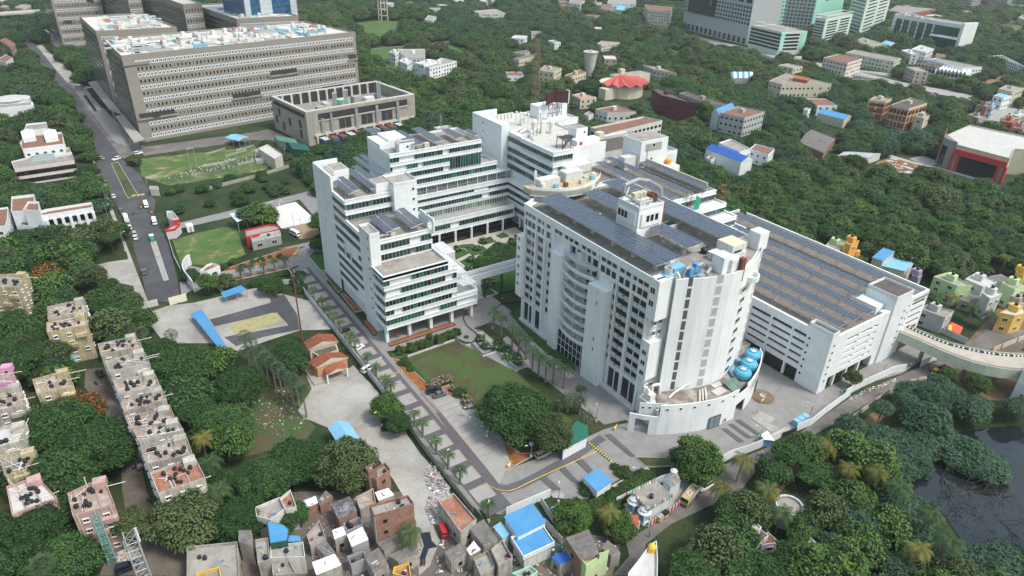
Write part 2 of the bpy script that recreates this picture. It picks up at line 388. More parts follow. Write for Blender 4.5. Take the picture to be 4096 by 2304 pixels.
n=_z(nt,geo,.05,4);nt.links.new(_r(nt,n.outputs['Fac'],[(.35,(.007,.012,.014)),(.7,(.018,.024,.026))]).outputs[0],b.inputs['Base Color'])
bp=nt.nodes.new('ShaderNodeBump');bp.inputs['Strength'].default_value=.08;n2=_z(nt,geo,1.5,2);nt.links.new(n2 .outputs['Fac'],bp.inputs['Height']);nt.links.new(bp.outputs[0],b.inputs['Normal'])
mb=MB();mb.quad((-5000,-3000,-.06),(7000,-3000,-.06),(7000,8000,-.06),(-5000,8000,-.06));sU('ground',mb,G_FOREST)
_lz=[0]
def LZ(lv):
 _lz[0]+=1;return.02+.05*lv+.0003*_lz[0]
def lY(name,mat,lv,pS,clear=True,kerb=.0,kmat=None,gW=0):
 z=LZ(lv);pS=[(p[0],p[1])for p in pS]
 o=sU(name,MB().poly(pS,z),mat)
 if clear:CLEAR.append((pS,gW))
 if kerb:
  mk=MB();mk.rN(pS,-.02,z+.13,kerb,0,True);sU('kerb',mk,kmat or KERB)
 return o
def strip(name,mat,lv,line,w,clear=True):
 """ribbon of width w along a line"""
 L=[Vc((p[0],p[1]))for p in line];l=[];r=[]
 for i,p in eN(L):
  e=(L[min(i+1,len(L)-1)]-L[max(i-1,0)]).normalized();nn=Vc((-e.y,e.x));l.append(p+nn*w/2);r.append(p-nn*w/2)
 z=LZ(lv);mb=MB()
 for i in rG(len(L)-1):mb.quad((r[i].x,r[i].y,z),(r[i+1].x,r[i+1].y,z),(l[i+1].x,l[i+1].y,z),(l[i].x,l[i].y,z))
 o=sU(name,mb,mat)
 if clear:CLEAR.append(([tU(p)for p in l]+[tU(p)for p in r[::-1]],0))
 return o
ml=[tp(0,0,150,340),tp(0,0,250,480),tp(0,0,480,720),tp(0,0,620,900),tp(0,0,830,1180),F(246,424.7),F(280,492),F(307,542),F(330,602),F(355,687),F(372,757)]
mr=[F(455,765),F(446,700),F(424,612),F(410,587),F(392,560),F(388,535),F(392,505),F(375,478),F(352,440),F(312,405),tp(0,0,1120,1449),tp(0,0,900,1180),tp(0,0,760,930),tp(0,0,560,700),tp(0,0,400,500),tp(0,0,290,380)]
lY('main_road',G_ASPH,3,ml+mr)
lY('road_verge',G_YARD,1,[F(232,424),F(245,424),F(375,765),F(345,765)]+[F(320,640),F(300,590)])
lY('planted_median',G_DRYLAWN,4,[F(280,412),F(297,408),F(347,490),F(322,500),F(316,490)],kerb=.3)
lY('paved_median',G_TILEC,4,[F(379,612),F(393,608),F(425,705),F(412,708)],kerb=.25)
lY('service_road',G_ASPHL,2,[tp(0,0,700,830),tp(0,0,1300,1449),tp(0,1,1500,30),tp(0,1,1250,150),tp(0,1,1100,60),tp(0,0,1000,1449),tp(0,0,640,840)],gW=1)
lY('forecourt',G_PAVM,3,[tp(0,0,850,880),tp(0,0,1100,1150),tp(0,0,1400,1449),tp(0,1,1380,60),tp(0,0,1150,1430),tp(0,0,760,920)])
lY('forecourt',G_TILEC,1,[tp(0,0,470,300),tp(0,0,700,480),tp(0,0,600,500),tp(0,0,350,300)])
lY('side_street',G_YARD,1,[tp(0,0,330,470),tp(0,0,420,450),tp(0,0,800,800),tp(0,0,740,900),tp(0,0,600,760)])
lY('rubble_yard',G_YARD,2,[tp(0,1,900,1240),tp(0,1,1090,1190),tp(0,1,1310,1160),tp(0,1,1420,1449),tp(0,1,1200,1400),tp(0,1,960,1350)])
lY('brown_block_street',G_ASPHL,2,[tp(0,1,1380,40),tp(1,0,0,1330),tp(1,0,120,1300),tp(1,0,500,1449),tp(1,1,460,30),tp(1,1,300,10),tp(0,1,2576,-40),tp(0,1,1450,120)])
lY('substation_yard',G_FIELD,1,[tp(0,1,1400,150),tp(0,1,2576,30),tp(1,1,180,170),tp(1,1,100,260),tp(0,1,2300,330),tp(0,1,1700,420),tp(0,1,1420,330)])
cs=[(59.6,240),(59.6,96.5),V2(350,630),V2(430,655),V2(520,665),V2(810,535),V2(905,560),V2(1050,560),V2(1230,450),V2(1430,352),tp(2,3,1630,270),tp(2,3,2110,270),V4(890,505),V4(1010,470),V4(1210,330),V4(1455,160),Z10(280,819-60),Z10(460,700),Z10(665,640),Z10(780,560),Z10(900,560),(224,84.2),(168.5,84),(168.5,170),(112,170),(112,104),V2(1160,110),V2(860,250),V2(575,355),V2(240,0),V1(1100,608),V1(880,365),V1(695,418),V1(380,55),(69.2,172),(69.2,245)]
lY('campus_street',G_PAVM,2,cs)
lY('gate_street',G_PAVM,1,[F(458,752),F(452,712),V3(420,340),V3(700,400),V3(1100,290),V3(1380,180),(62,262),(80,262),(80,236),(59,215),V3(1360,330),V3(800,450),V3(560,495),V3(400,560)])
lY('forecourt_strip',G_PAVD,3,[(67.5,240),(67.5,96),(60.6,96),(60.6,240)])
sq=MB()
st=bD.objects['forecourt_strip']
y=237.0
pvm=MB().box(-2.6,-2.35,0,2.6,2.35,.03).mesh('paving_panel',[G_PAVL])
while y>101:
 o=bD.objects.new('paving_panel',pvm);o.location=(63.6,y,.26);COL.objects.link(o);o.parent=st;y-=7.05
strip('dark_paving_band',G_PAVD,4,[V2(100,0),V2(250,210),V2(400,420),V2(470,490),V2(540,497),V2(640,462),V2(760,400),V2(900,320),V2(1020,250),V2(1150,165)],2.6)
for a in([V2(740,430),V2(780,415),V2(880,500),V2(830,510)],[V2(865,370),V2(905,355),V2(1010,470),V2(950,450)],[V2(965,310),V2(1005,290),V2(1100,390),V2(1060,400)],[V2(1160,150),V2(1200,140),V2(1365,290),V2(1330,290)],[V4(385,450),V4(430,450),V4(580,560),V4(530,565)],[V4(440,415),V4(480,410),V4(645,530),V4(600,530)],[V4(495,380),V4(540,375),V4(710,495),V4(670,500)]):
 lY('dark_paving_band',G_PAVD,5,a)
lY('parking_bay',G_PAVL,5,[(69.5,140.6),(78.2,140.6),(78.6,118),V2(560,350),V2(520,385),V2(480,470),(68.9,112)])
lY('pale_slab',G_TILEC,4,[V4(715,305),V4(835,370),V4(795,405),V4(860,450),V4(800,480),V4(635,365)])
lY('pale_slab',G_TILEC,4,[V4(940,425),V4(980,480),V4(870,530),V4(800,490)])
lm=MB()
for x0 in(66.0,):lm.box(x0-.06,100,.3,x0+.06,240,.31)
lm.box(68.75,112,.3,68.9,146,.31)
sU('painted_line',lm,pT('red_line',(.36,.1,.08),.2,2,.8))
bay=MB()
for k in rG(12):
 yy=140-2.6*k
 if yy>113:bay.box(69.6,yy,.31,78.0,yy+.09,.325)
sU('painted_line',bay,pT('faded_red_line',(.24,.13,.11),.2,2,.8))
hump_y=pT('hump_yellow',(.62,.5,.08),.1,1,.7)
def hump(a,b,lB):
 a=Vc((a[0],a[1]));b=Vc((b[0],b[1]));n=22;t=T('speed_hump',lB,'speed hump',((a+b)/2).to_tuple()+(.1,))
 m0=MB();m1=MB();e=(b-a)/n;u=e.normalized();w=Vc((-u.y,u.x))
 for i in rG(n):
  c=a+e*(i+.5);(m0 if i%2 else m1).oB((c.x,c.y),u,w,e.length/2*.96,.28,.1,.4)
 t.add('yellow_block',m0,hump_y);t.add('black_block',m1,bP)
hump((61,158.6),(68.6,158.6),'yellow and black speed hump across the street beside the sunken lawn')
hump(V2(1055,197),V2(1205,322),'diagonal yellow and black speed hump beside the white guard office')
bar=MB();pS=[V2(385,462),V2(430,488),V2(480,508),V2(535,515),V2(590,500),V2(640,475),V2(730,430),V2(860,370),V2(1110,258)]
sU('painted_line',bar.pH([(p[0],p[1],.34)for p in pS],.1,4),YEL)
lY('sunken_lawn',G_DRYLAWN,1,[V1(550,80),V1(780,0),C4(300,440),C4(445,490),C4(560,600),C4(690,560),C4(880,745),C4(960,818),V2(1000,100),V2(900,200),V2(575,350),V2(420,170),V1(1150,560),V1(890,365),V1(760,330)])
lY('soil_bed',gS,3,[V1(400,80),V1(480,100),V1(560,150),V1(760,340),V1(760,395),V1(700,415),V1(560,280)],kerb=.2)
lY('soil_bed',gS,3,[V1(885,370),V1(960,345),V1(1190,600),V2(420,130),V2(620,270),V2(750,260),V2(575,352),V2(245,2),V1(1100,610)],kerb=.2)
lY('lawn_edge',gA,2,[V1(390,50),V1(500,0),V1(560,-40),V1(780,-60),C4(300,400),C4(300,430),V1(560,60),V1(470,90),V1(420,90)])
lY('green_verge',gA,2,[V1(560,110),V1(600,120),V1(780,320),V1(740,310)])
lY('plaza',G_PAVM,1,[(69.2,184),(112,184),(117,210),(117,104),V2(1160,80),C4(1000,700),C4(880,745),C4(300,440),(69,171)])
lY('lawn',gA,4,[C4(935,110),C4(960,120),C4(1000,260),C4(1220,460),C4(1456,690),C4(1456,740),C4(1200,580),C4(830,200),C4(850,170)])
lY('hedge_bed',G_DRYLAWN,3,[C4(480,330),C4(640,265),C4(820,340),C4(1000,620),C4(960,640),C4(760,440),C4(560,350)])
lY('planted_bed',G_DRYLAWN,3,[C4(480,320),C4(650,280),C4(780,400),C4(700,430),C4(670,440),C4(560,350)])
lY('stone_path',G_PATH,5,[C4(505,375),C4(560,350),C4(680,460),C4(620,480)])
lY('stone_path',G_PATH,5,[C4(750,430),C4(800,405),C4(860,470),C4(1010,640),C4(1010,700),C4(880,560),C4(800,500)])
lY('stone_path',G_PATH,4,[C4(1000,420),C4(1040,450),C4(1456,800),C4(1390,818),C4(960,440)])
lY('soil_bed',gS,3,[Z2(1130,1335),Z2(1960,1060),Z2(2010,1100),Z2(1160,1380)],kerb=.35,kmat=bS)
lY('soil_bed',gS,3,[Z2(800,1045),Z2(850,1020),Z2(1000,1190),Z2(980,1235),Z2(940,1240)],kerb=.35,kmat=bS)
lY('flower_bed',G_DRYLAWN,3,[Z2(300,430),Z2(345,430),Z2(545,640),Z2(500,690)],kerb=.2)
lY('flower_bed',gS,3,[Z2(520,700),Z2(570,690),Z2(770,890),Z2(830,880),Z2(830,905),Z2(710,935)],kerb=.2)
lY('lawn',gA,3,[Z2(110,210),Z2(200,150),Z2(300,150),Z2(335,400),Z2(270,400),Z2(200,320)],kerb=.2)
lY('courtyard',G_PATH,2,[(104,184),(160,184),(160,231),(104,231)])
lY('arcade_floor',bS,3,[(104,231.6),(158,231.6),(158,240),(104,240)])
lY('arcade_floor',bS,3,[(158.5,186),(167,186),(167,240),(158.5,240)])
beds=[[C3(275,390),C3(350,320),C3(470,310),C3(480,330),C3(380,350)],[C3(280,400),C3(380,360),C3(430,400),C3(300,460)],[C3(390,350),C3(560,330),C3(620,385),C3(460,425)],[C3(690,230),C3(760,200),C3(820,235),C3(740,255)],[C3(340,480),C3(440,440),C3(560,500),C3(520,560),C3(440,560)],[C3(860,230),C3(900,222),C3(920,240),C3(880,250)],[C3(900,262),C3(950,255),C3(985,280),C3(930,292)],[C3(600,250),C3(640,240),C3(680,290),C3(560,320)],[C3(500,440),C3(680,300),C3(990,310),C3(990,420),C3(560,520)],[C3(540,600),C3(700,560),C3(900,560),C3(1010,640),C3(1015,720),C3(720,790),C3(545,680)],[C3(545,700),C3(600,720),C3(680,790),C3(560,818)],[C3(0+530,590),C3(620,590),C3(560,650)]]
for bd in beds:lY('garden_bed',gA,4,bd,kerb=.25,kmat=bS)
lY('rear_street',G_PAVM,2,[tp(0,1,1790,800),tp(0,1,2576,610),tp(1,1,600,460),tp(1,1,640,800),tp(1,1,440,560),tp(1,1,0,680),tp(0,1,2300,745),tp(0,1,1830,850),tp(0,1,1650,870)])
lY('basketball_court',pT('court_grey',(.62,.62,.6),.06,.3,.7),3,[tp(1,1,95,665),tp(1,1,400,585),tp(1,1,612,775),tp(1,1,258,855)])
cl=MB();A=[Vc(tp(1,1,*p)[:2])for p in((95,665),(400,585),(612,775),(258,855))]
cc=(A[0]+A[1]+A[2]+A[3])/4;ux=((A[3]-A[0])+(A[2]-A[1])).normalized();uy=((A[1]-A[0])+(A[2]-A[3])).normalized()
def ringline(mbb,c,r,z,a0=0,a1=2*math.pi,w=.08):
 k=24;P=[(c.x+math.cos(a0+(a1-a0)*i/k)*r,c.y+math.sin(a0+(a1-a0)*i/k)*r,z)for i in rG(k+1)]
 Q=[(c.x+math.cos(a0+(a1-a0)*i/k)*(r-w),c.y+math.sin(a0+(a1-a0)*i/k)*(r-w),z)for i in rG(k+1)]
 for i in rG(k):mbb.quad(P[i],P[i+1],Q[i+1],Q[i])
ringline(cl,cc,1.8,.24);ringline(cl,cc+ux*9,5.5,.24);ringline(cl,cc-ux*9,5.5,.24)
cl.oB(tU(cc),ux,uy,.05,7,.1,.24)
for s_ in(-1,1):cl.oB(tU(cc+ux*s_*13.2),ux,uy,.05,7,.1,.24);cl.oB(tU(cc+uy*s_*7),ux,uy,13.2,.05,.1,.24)
sU('court_line',cl,pT('court_line_paint',(.82,.82,.82),.02,1,.6))
lY('sand_yard',gM('pale_sand',[(.3,.22,.13),(.4,.31,.2)],.2),2,[tp(1,1,330,850),tp(1,1,612,775),tp(1,1,640,900),tp(1,1,560,950),tp(1,1,440,960)])
lY('sports_field',G_FIELD,2,[V3(270,130),V3(470,70),V3(700,20),V3(800,30),V3(880,250),V3(700,320),V3(560,340),V3(420,330),V3(340,330)])
lY('gate_soil',gS,3,[V3(680,400),V3(760,350),V3(1000,270),V3(1290,180),V3(1330,190),V3(1240,290),V3(960,350)],kerb=.2)
lY('street_median',gS,4,[V3(780,450),V3(1260,340),V3(1270,355),V3(800,462)],kerb=.2)
lY('depot_yard',G_YARD,2,[tp(0,2,1460,260),tp(0,2,1700,180),tp(0,2,1960,150),tp(0,2,2576,0),tp(1,2,540,130),tp(1,2,760,420),tp(1,2,440,430),tp(1,2,100,540),tp(0,2,2400,640),tp(0,2,2200,560),tp(0,2,1660,560),tp(0,2,1500,360)])
lY('depot_road',G_ASPH,3,[V3(580,790),V3(1090,650),V3(1080,610),V3(1200,580),V3(1310,750),V3(1320,819),tp(1,2,440,420),tp(1,2,60,500),tp(0,2,2380,590),tp(0,2,2260,500),tp(0,2,2350,480),tp(1,2,60,430),tp(1,2,330,380),tp(1,2,210,250),tp(0,2,2160,390)])
lY('grass_paver_bed',gM('grass_pavers',[(.3,.28,.14),(.42,.38,.2),(.2,.24,.09)],.9,.2),4,[V3(780,819),V3(1100,735),V3(1140,735),V3(1180,800),tp(1,2,230,350),tp(1,2,0,430),tp(0,2,2400,490),tp(0,2,2310,390)])
lY('concrete_yard',G_YARD,2,[tp(1,2,500,870),tp(1,2,590,990),tp(1,2,760,930),tp(1,2,980,780),tp(1,2,1235,1060),tp(1,2,1260,1449),tp(1,3,1500,0),tp(1,3,1660,230),tp(1,3,1960,560),tp(1,3,1830,800),tp(1,3,1760,900),tp(1,3,1850,1100),tp(1,3,1750,1350),tp(1,3,1640,1449),tp(1,3,1610,900),tp(1,3,1500,680),tp(1,3,1380,480),tp(1,3,1200,230),tp(1,3,1050,60),tp(1,2,700,1400),tp(1,2,480,1310),tp(1,2,420,1240),tp(1,2,560,1020)])
lY('scrub_ground',G_SCRUB,1,[tp(0,2,1950,950),tp(0,2,2300,930),tp(1,2,480,870),tp(1,2,560,1020),tp(1,2,480,1290),tp(1,2,600,1400),tp(1,3,500,100),tp(0,3,2300,300),tp(0,2,2100,1100)],clear=False)
lY('lane',G_LANE,1,[tp(0,2,860,820),tp(0,2,1050,800),tp(0,2,1180,1100),tp(0,3,1330,0),tp(0,3,1480,600),tp(0,3,1650,1050),tp(0,3,1700,1230),tp(0,3,1880,1400),tp(0,3,1900,1449),tp(0,3,1000,1449),tp(0,3,1100,1200),tp(0,3,1300,1000),tp(0,3,1230,600),tp(0,3,1200,0),tp(0,2,850,1000)])
lY('slum_lane',G_LANE,0,[tp(0,3,1650,1180),tp(1,3,0,620),tp(1,3,480,600),tp(1,3,1450,600),tp(1,3,1760,620),tp(1,3,2220,1000),tp(1,3,2576,900),tp(2,3,400,1050),tp(2,3,560,1000),tp(2,3,1100,1080),tp(2,3,1010,1449),tp(2,3,1000,1600),tp(0,3,1650,1600)])
lY('puddle',WATER,3,[tp(1,3,1650,1020),tp(1,3,1750,1010),tp(1,3,1770,1100),tp(1,3,1830,1160),tp(1,3,1740,1180),tp(1,3,1700,1290),tp(1,3,1640,1290),tp(1,3,1690,1150)])
lY('village_road',G_ASPHL,2,[tp(2,3,1010,1449),tp(2,3,1180,1250),tp(2,3,1140,1100),tp(2,3,1380,960),tp(2,3,1850,600),tp(2,3,2100,340),V4(390,760),V4(880,560),V4(1030,490),V4(1456,190),Z10(470,735),Z10(680,640),Z10(900,560),Z10(1000,600),Z10(700,690),Z10(560,760),V4(1456,330),V4(1000,590),V4(700,760),tp(2,3,2300,600),tp(2,3,1600,930),tp(2,3,1350,1130),tp(2,3,1250,1449)])
lY('village_road',G_ASPHL,1,[Z10(680,640),Z10(900,560),Z10(1110,440),Z10(1260,330),Z10(1456,360),Z10(1456,480),Z10(1250,480),Z10(1010,620),Z10(850,680),Z10(560,740)])
lY('slum_ground',G_DIRT,0,[Z10(1300,200),Z10(1456,160),Z10(1456,700),Z10(1100,760),Z10(900,640)],clear=False)
lY('dirt_ground',G_TRACK,0,[Z10(920,640),Z10(1080,600),Z10(1456,640),Z10(1456,819),Z10(1300,819),Z10(1050,790),Z10(980,740)])
strip('dirt_track',G_TRACK,1,[tp(3,2,1500,1130),tp(3,2,1200,1210),tp(3,2,900,1449),tp(3,3,850,20),tp(3,3,700,110),tp(3,3,250,400),tp(2,3,2300,850),tp(2,3,2000,1000),tp(2,3,1760,1240),tp(2,3,1660,1449),tp(2,3,1600,1600)],3.2,clear=False)
lY('water',WATER,1,[tp(3,2,1930,1449),tp(3,3,1850,40),tp(3,3,1620,160),tp(3,3,1430,380),tp(3,3,1480,640),tp(3,3,1700,760),tp(3,3,1850,950),tp(3,3,1950,1100),tp(3,3,2050,1300),tp(3,3,2200,1449),(168,22),(200,10),(230,12),(246,36),tp(3,2,2576,1380),tp(3,2,2300,1400)])
lY('green_pond',gM('duckweed',[(.1,.22,.02),(.12,.25,.025)],.3),2,[V2(810,735),V2(880,705),V2(985,780),V2(880,819),tp(2,3,480,1078)])
lY('green_carpet',pT('green_shade_cloth',(.02,.1,.07),.2,1,.9),1,[tp(2,3,-60,1180),tp(2,3,420,1150),tp(2,3,560,1090),tp(2,3,540,1280),tp(2,3,50,1350)])
lY('path_strip',G_TILEC,3,[V2(810,535),V2(860,515),V2(905,530),V2(895,560),V2(830,555)])
lY('planting_slope',gA,3,[V2(1060,600),V2(1230,480),V2(1456,370),V2(1456,430),V2(1200,600),V2(1060,660)])
lY('kerb_path',G_PATH,3,[V2(1050,600),V2(1215,470),V2(1430,355),V2(1456,370),V2(1260,480),V2(1090,620)])
lY('temple_court',G_TILEC,3,[tp(2,3,1120,730),tp(2,3,1730,470),tp(2,3,1830,560),tp(2,3,1360,960),tp(2,3,1250,920)])
lY('planter',G_DRYLAWN,4,[tp(2,3,1225,258),tp(2,3,1640,268),tp(2,3,1620,350),tp(2,3,1350,360)],kerb=.2)
lY('meadow',G_GRASS,0,[tp(1,0,900,230),tp(1,0,1280,200),tp(1,0,1680,230),tp(1,0,1500,290),tp(1,0,1420,370),tp(1,0,1150,390),tp(1,0,960,300)])
lY('meadow',G_GRASS,0,[tp(1,0,1140,500),tp(1,0,1520,470),tp(1,0,1560,500),tp(1,0,1300,600),tp(1,0,1130,570)])
lY('meadow',G_GRASS,0,[tp(1,0,1790,440),tp(1,0,1900,430),tp(1,0,2250,600),tp(1,0,2100,610),tp(1,0,1810,480)])
lY('meadow',G_GRASS,0,[tp(1,0,1240,640),tp(1,0,1420,620),tp(1,0,1540,700),tp(1,0,1640,780),tp(1,0,1400,740)])
lY('meadow',G_GRASS,0,[tp(2,0,1220,420),tp(2,0,1340,430),tp(2,0,1330,470),tp(2,0,1220,460)])
lY('meadow',G_GRASS,0,[tp(2,0,1500,520),tp(2,0,1700,520),tp(2,0,1680,580),tp(2,0,1560,560)])
lY('meadow',G_FIELD,0,[tp(2,0,1300,0),tp(2,0,1730,20),tp(2,0,1720,95),tp(2,0,1400,60)])
lY('meadow',G_FIELD,0,[tp(3,0,1200,0),tp(3,0,1720,0),tp(3,0,1720,30),tp(3,0,1300,40)])
lY('meadow',G_GRASS,0,[tp(3,0,880,740),tp(3,0,1000,715),tp(3,0,1230,790),tp(3,0,1130,800)])
lY('meadow',G_FIELD,0,[tp(3,0,2040,220),tp(3,0,2576,260),tp(3,0,2576,330),tp(3,0,2100,280)])
lY('meadow',G_GRASS,0,[tp(3,1,1680,230),tp(3,1,1740,195),tp(3,1,2320,330),tp(3,1,2060,360)])
lY('meadow',G_GRASS,0,[tp(3,1,490,80),tp(3,1,680,25),tp(3,1,770,70),tp(3,1,560,100)])
strip('loop_road',G_ASPHL,1,[tp(1,0,1140,495),tp(1,0,1480,465),tp(1,0,1760,440),tp(1,0,1900,425),tp(1,0,2100,400)],5)
strip('loop_road',G_ASPHL,1,[tp(1,0,1740,450),tp(1,0,1960,530),tp(1,0,2160,590),tp(1,0,2360,660)],7)
strip('loop_road',G_ASPHL,1,[tp(1,0,1560,465),tp(1,0,1640,500),tp(1,0,1760,490),tp(1,0,1800,470)],4)
strip('highway',G_ASPH,2,[tp(2,0,1480,330),tp(2,0,1900,430),tp(2,0,2300,500),tp(2,0,2576,590),tp(3,0,350,650),tp(3,0,700,740),tp(3,0,1000,800),tp(3,0,1250,880),tp(3,0,1650,960),tp(3,0,2000,1020),tp(3,0,2300,1090)],17)
strip('verge',G_TILEC,1,[tp(2,0,1450,310),tp(2,0,1900,410),tp(2,0,2576,560),tp(3,0,700,715),tp(3,0,1250,850),tp(3,0,2000,990)],34)
strip('far_road',G_ASPHL,1,[tp(3,0,2200,180),tp(3,0,2576,240)],14)
strip('far_road',G_ASPHL,1,[tp(3,0,2090,465),tp(3,0,2430,380),tp(3,0,2576,340)],9)
strip('dirt_track',G_TRACK,1,[tp(3,0,2080,900),tp(3,0,2280,830),tp(3,0,2420,770)],14)
lY('car_park',G_TILEC,2,[tp(3,0,800,740),tp(3,0,900,705),tp(3,0,1260,740),tp(3,0,1240,775),tp(3,0,980,730)])
lY('plot',G_TILEC,0,[tp(3,0,2150,1010),tp(3,0,2576,950),tp(3,0,2576,1250),tp(3,0,2000,1200)],clear=False)
strip('campus_path',G_PATH,2,[tp(3,1,1190,110),tp(3,1,1500,200),tp(3,1,1700,240),tp(3,1,2150,370)],4)
lY('building_site',G_TRACK,1,[tp(3,1,1030,270),tp(3,1,1100,180),tp(3,1,1250,135),tp(3,1,1500,200),tp(3,1,1530,260),tp(3,1,1440,330),tp(3,1,1200,300)])
lY('plaza',G_TILEC,1,[tp(3,1,1420,150),tp(3,1,1560,110),tp(3,1,1740,200),tp(3,1,1600,230)])
lY('canal',WATER,1,[tp(3,0,1700,560),tp(3,0,1760,540),tp(3,0,2050,600),tp(3,0,2030,625)])
SCR0=[tU(q[:2])for q in(tp(0,2,1990,960),tp(0,2,2290,940),tp(1,2,200,950),tp(1,2,560,1290),tp(1,3,300,100),tp(0,2,2250,1150))]
LV=[6.83,10.47,13.91,17.44,21.19,24.74,28.3,31.9,35.5,39.0]
def foot(x0,y0,x1,y1,m=2.0):fT.append(([(x0,y0),(x1,y0),(x1,y1),(x0,y1)],m))
def fF(mb,y,x0,x1,zt,h=1.6,p=.45):h*=.92;mb.box(x0,y-p,zt-h,x1,y+.1,zt);mb.box(x0-.02,y-p-.14,zt-.16,x1+.02,y-p+.02,zt+.04);mb.box(x0-.02,y-p-.1,zt-h-.02,x1+.02,y-p+.02,zt-h+.12)
def fW(mb,x,y0,y1,zt,h=1.6,p=.45):h*=.92;mb.box(x-p,y0,zt-h,x+.1,y1,zt);mb.box(x-p-.14,y0-.02,zt-.16,x-p+.02,y1+.02,zt+.04);mb.box(x-p-.1,y0-.02,zt-h-.02,x-p+.02,y1+.02,zt-h+.12)
def rX(t,x0,y0,x1,y1,z,par=1.0,mat=None,thick=.3,pm=None):
 """roof deck at z with a parapet round it"""
 ro=t.add('roof',MB().box(x0+.28,y0+.28,z-.35,x1-.28,y1-.28,z+.03),mat or rC)
 if par:t.add('parapet',MB().rN([(x0,y0),(x1,y0),(x1,y1),(x0,y1)],z-.3,z+par,thick),pm or Wh,ro)
def railF(mb,y,x0,x1,z,h=.9):
 mb.box(x0,y-.03,z+h-.05,x1,y+.03,z+h)
 n=max(2,int(abs(x1-x0)/2))
 for i in rG(n+1):x=x0+(x1-x0)*i/n;mb.box(x-.03,y-.03,z,x+.03,y+.03,z+h)
def railW(mb,x,y0,y1,z,h=.9):
 mb.box(x-.03,y0,z+h-.05,x+.03,y1,z+h)
 n=max(2,int(abs(y1-y0)/2))
 for i in rG(n+1):y=y0+(y1-y0)*i/n;mb.box(x-.03,y-.03,z,x+.03,y+.03,z+h)
def pergola(t,x0,y0,x1,y1,z,pO=(),along='x'):
 mb=MB();mb.rN([(x0,y0),(x1,y0),(x1,y1),(x0,y1)],z-.25,z,.2)
 if along=='x':
  n=int((x1-x0)/.55)
  for i in rG(n):x=x0+(x1-x0)*(i+.5)/n;mb.box(x-.07,y0,z-.2,x+.07,y1,z-.02)
 else:
  n=int((y1-y0)/.55)
  for i in rG(n):y=y0+(y1-y0)*(i+.5)/n;mb.box(x0,y-.07,z-.2,x1,y+.07,z-.02)
 for(x,y,zb)in pO:mb.box(x-.12,y-.12,zb,x+.12,y+.12,z)
 t.add('pergola',mb,Wh)
def pF(t,x,y,z,r=.55,me=None):t.iN('round_window',me or PORT,(x,y,z),0,(2*r,1,2*r))
def pX(t,x,y,z,r=.55,me=None):t.iN('round_window',me or PORT,(x,y,z),WROT,(2*r,1,2*r))
def sL(lB,x0,y0,x1,y1,zl,zr,ncol,nrow,zbase,gP,pO=None,mids=(),kind='post'):
 """tilted table of panels; plan rectangle x0..x1, y0..y1, left edge at zl, right edge at zr"""
 zr=zl+.15
 t=T('solar_array',lB,'solar array',((x0+x1)/2,(y0+y1)/2,zbase),gP)
 w=(x1-x0)/ncol;d=(y1-y0)/nrow;dz=(zr-zl)/ncol;g=.035
 mb=MB();a,b2,c,e=(g,g),(w-g,g),(w-g,d-g),(g,d-g)
 zz=lambda p:dz*p[0]/w
 mb.sH(*[(p[0],p[1],zz(p))for p in(a,b2,c,e)],t=.05,m=0)
 q=[(.09,.09),(w-.09,.09),(w-.09,d-.09),(.09,d-.09)]
 mb.sH(*[(p[0],p[1],zz(p)+.012)for p in q],t=.01,m=1)
 me=mb.mesh('panel',[SOLF,SOLAR])
 for j in rG(nrow):
  if any(abs(y0+(j+.5)*d-m)<d*.5 for m in mids):continue
  for i in rG(ncol):t.iN('panel',me,(x0+i*w,y0+j*d,zl+i*dz))
 fr=MB();zf=lambda x:zl+(zr-zl)*(x-x0)/(x1-x0)-.22
 for i in rG(0,ncol+1,2):x=x0+i*w;fr.box(x-.05,y0,zf(x)-.08,x+.05,y1,zf(x)+.06)
 ny=max(2,int((y1-y0)/3.2))
 for j in rG(ny+1):
  y=y0+(y1-y0)*j/ny;fr.tube((x0,y,zf(x0)-.1),(x1,y,zf(x1)-.1),.05,n=4)
  if kind=='truss':fr.tube((x0,y,zf(x0)-.1),((x0+x1)/2,y+.5,zf((x0+x1)/2)-.9),.05,n=4);fr.tube((x1,y,zf(x1)-.1),((x0+x1)/2,y+.5,zf((x0+x1)/2)-.9),.05,n=4)
 fo=t.add('frame',fr,sT)
 ys=pO or[y0+(y1-y0)*(k+.5)/max(2,round((y1-y0)/7))for k in rG(max(2,round((y1-y0)/7)))]
 for y in ys:
  ps=MB()
  if kind=='truss':
   xm=x0+(x1-x0)*.38;ps.box(xm-.5,y-.5,zbase,xm+.5,y+.5,zbase+1.1,1)
   for dx,dy in((-2.6,1.8),(2.6,1.8),(-2.6,-1.8),(2.6,-1.8)):
    X=min(max(xm+dx,x0+.2),x1-.2);ps.tube((xm,y,zbase+1),(X,y+dy,zf(X)),.09,n=5)
   for s_ in(-.15,.15):ps.tube((xm+s_,y,zbase+1),(xm+s_*4,y+s_*3,zf(xm)),.06,n=5)
  else:
   for X in(x0+(x1-x0)*.18,x1-(x1-x0)*.18):
    ps.tube((X,y,zbase),(X,y,zf(X)),.08,n=5);ps.box(X-.2,y-.2,zbase,X+.2,y+.2,zbase+.3,1)
   ps.tube((x0+.3,y,zf(x0)-.1),(x1-(x1-x0)*.18,y,zbase+1.2),.05,n=4)
  t.add('post',ps,[sT,cL],fo)
 t.cS();return t
t=T('office_building','white stepped office with round-windowed towers and teal ribbon windows, left of the bridge','office building',(88,200,0))
foot(70.5,172,106,234)
mb=MB()
mb.box(72,175.2,5.4,96.6,185.4,21);mb.box(96.5,175.2,5.45,104.6,185.3,9.2);mb.box(72.05,175.25,21,93.6,185.3,24.2)
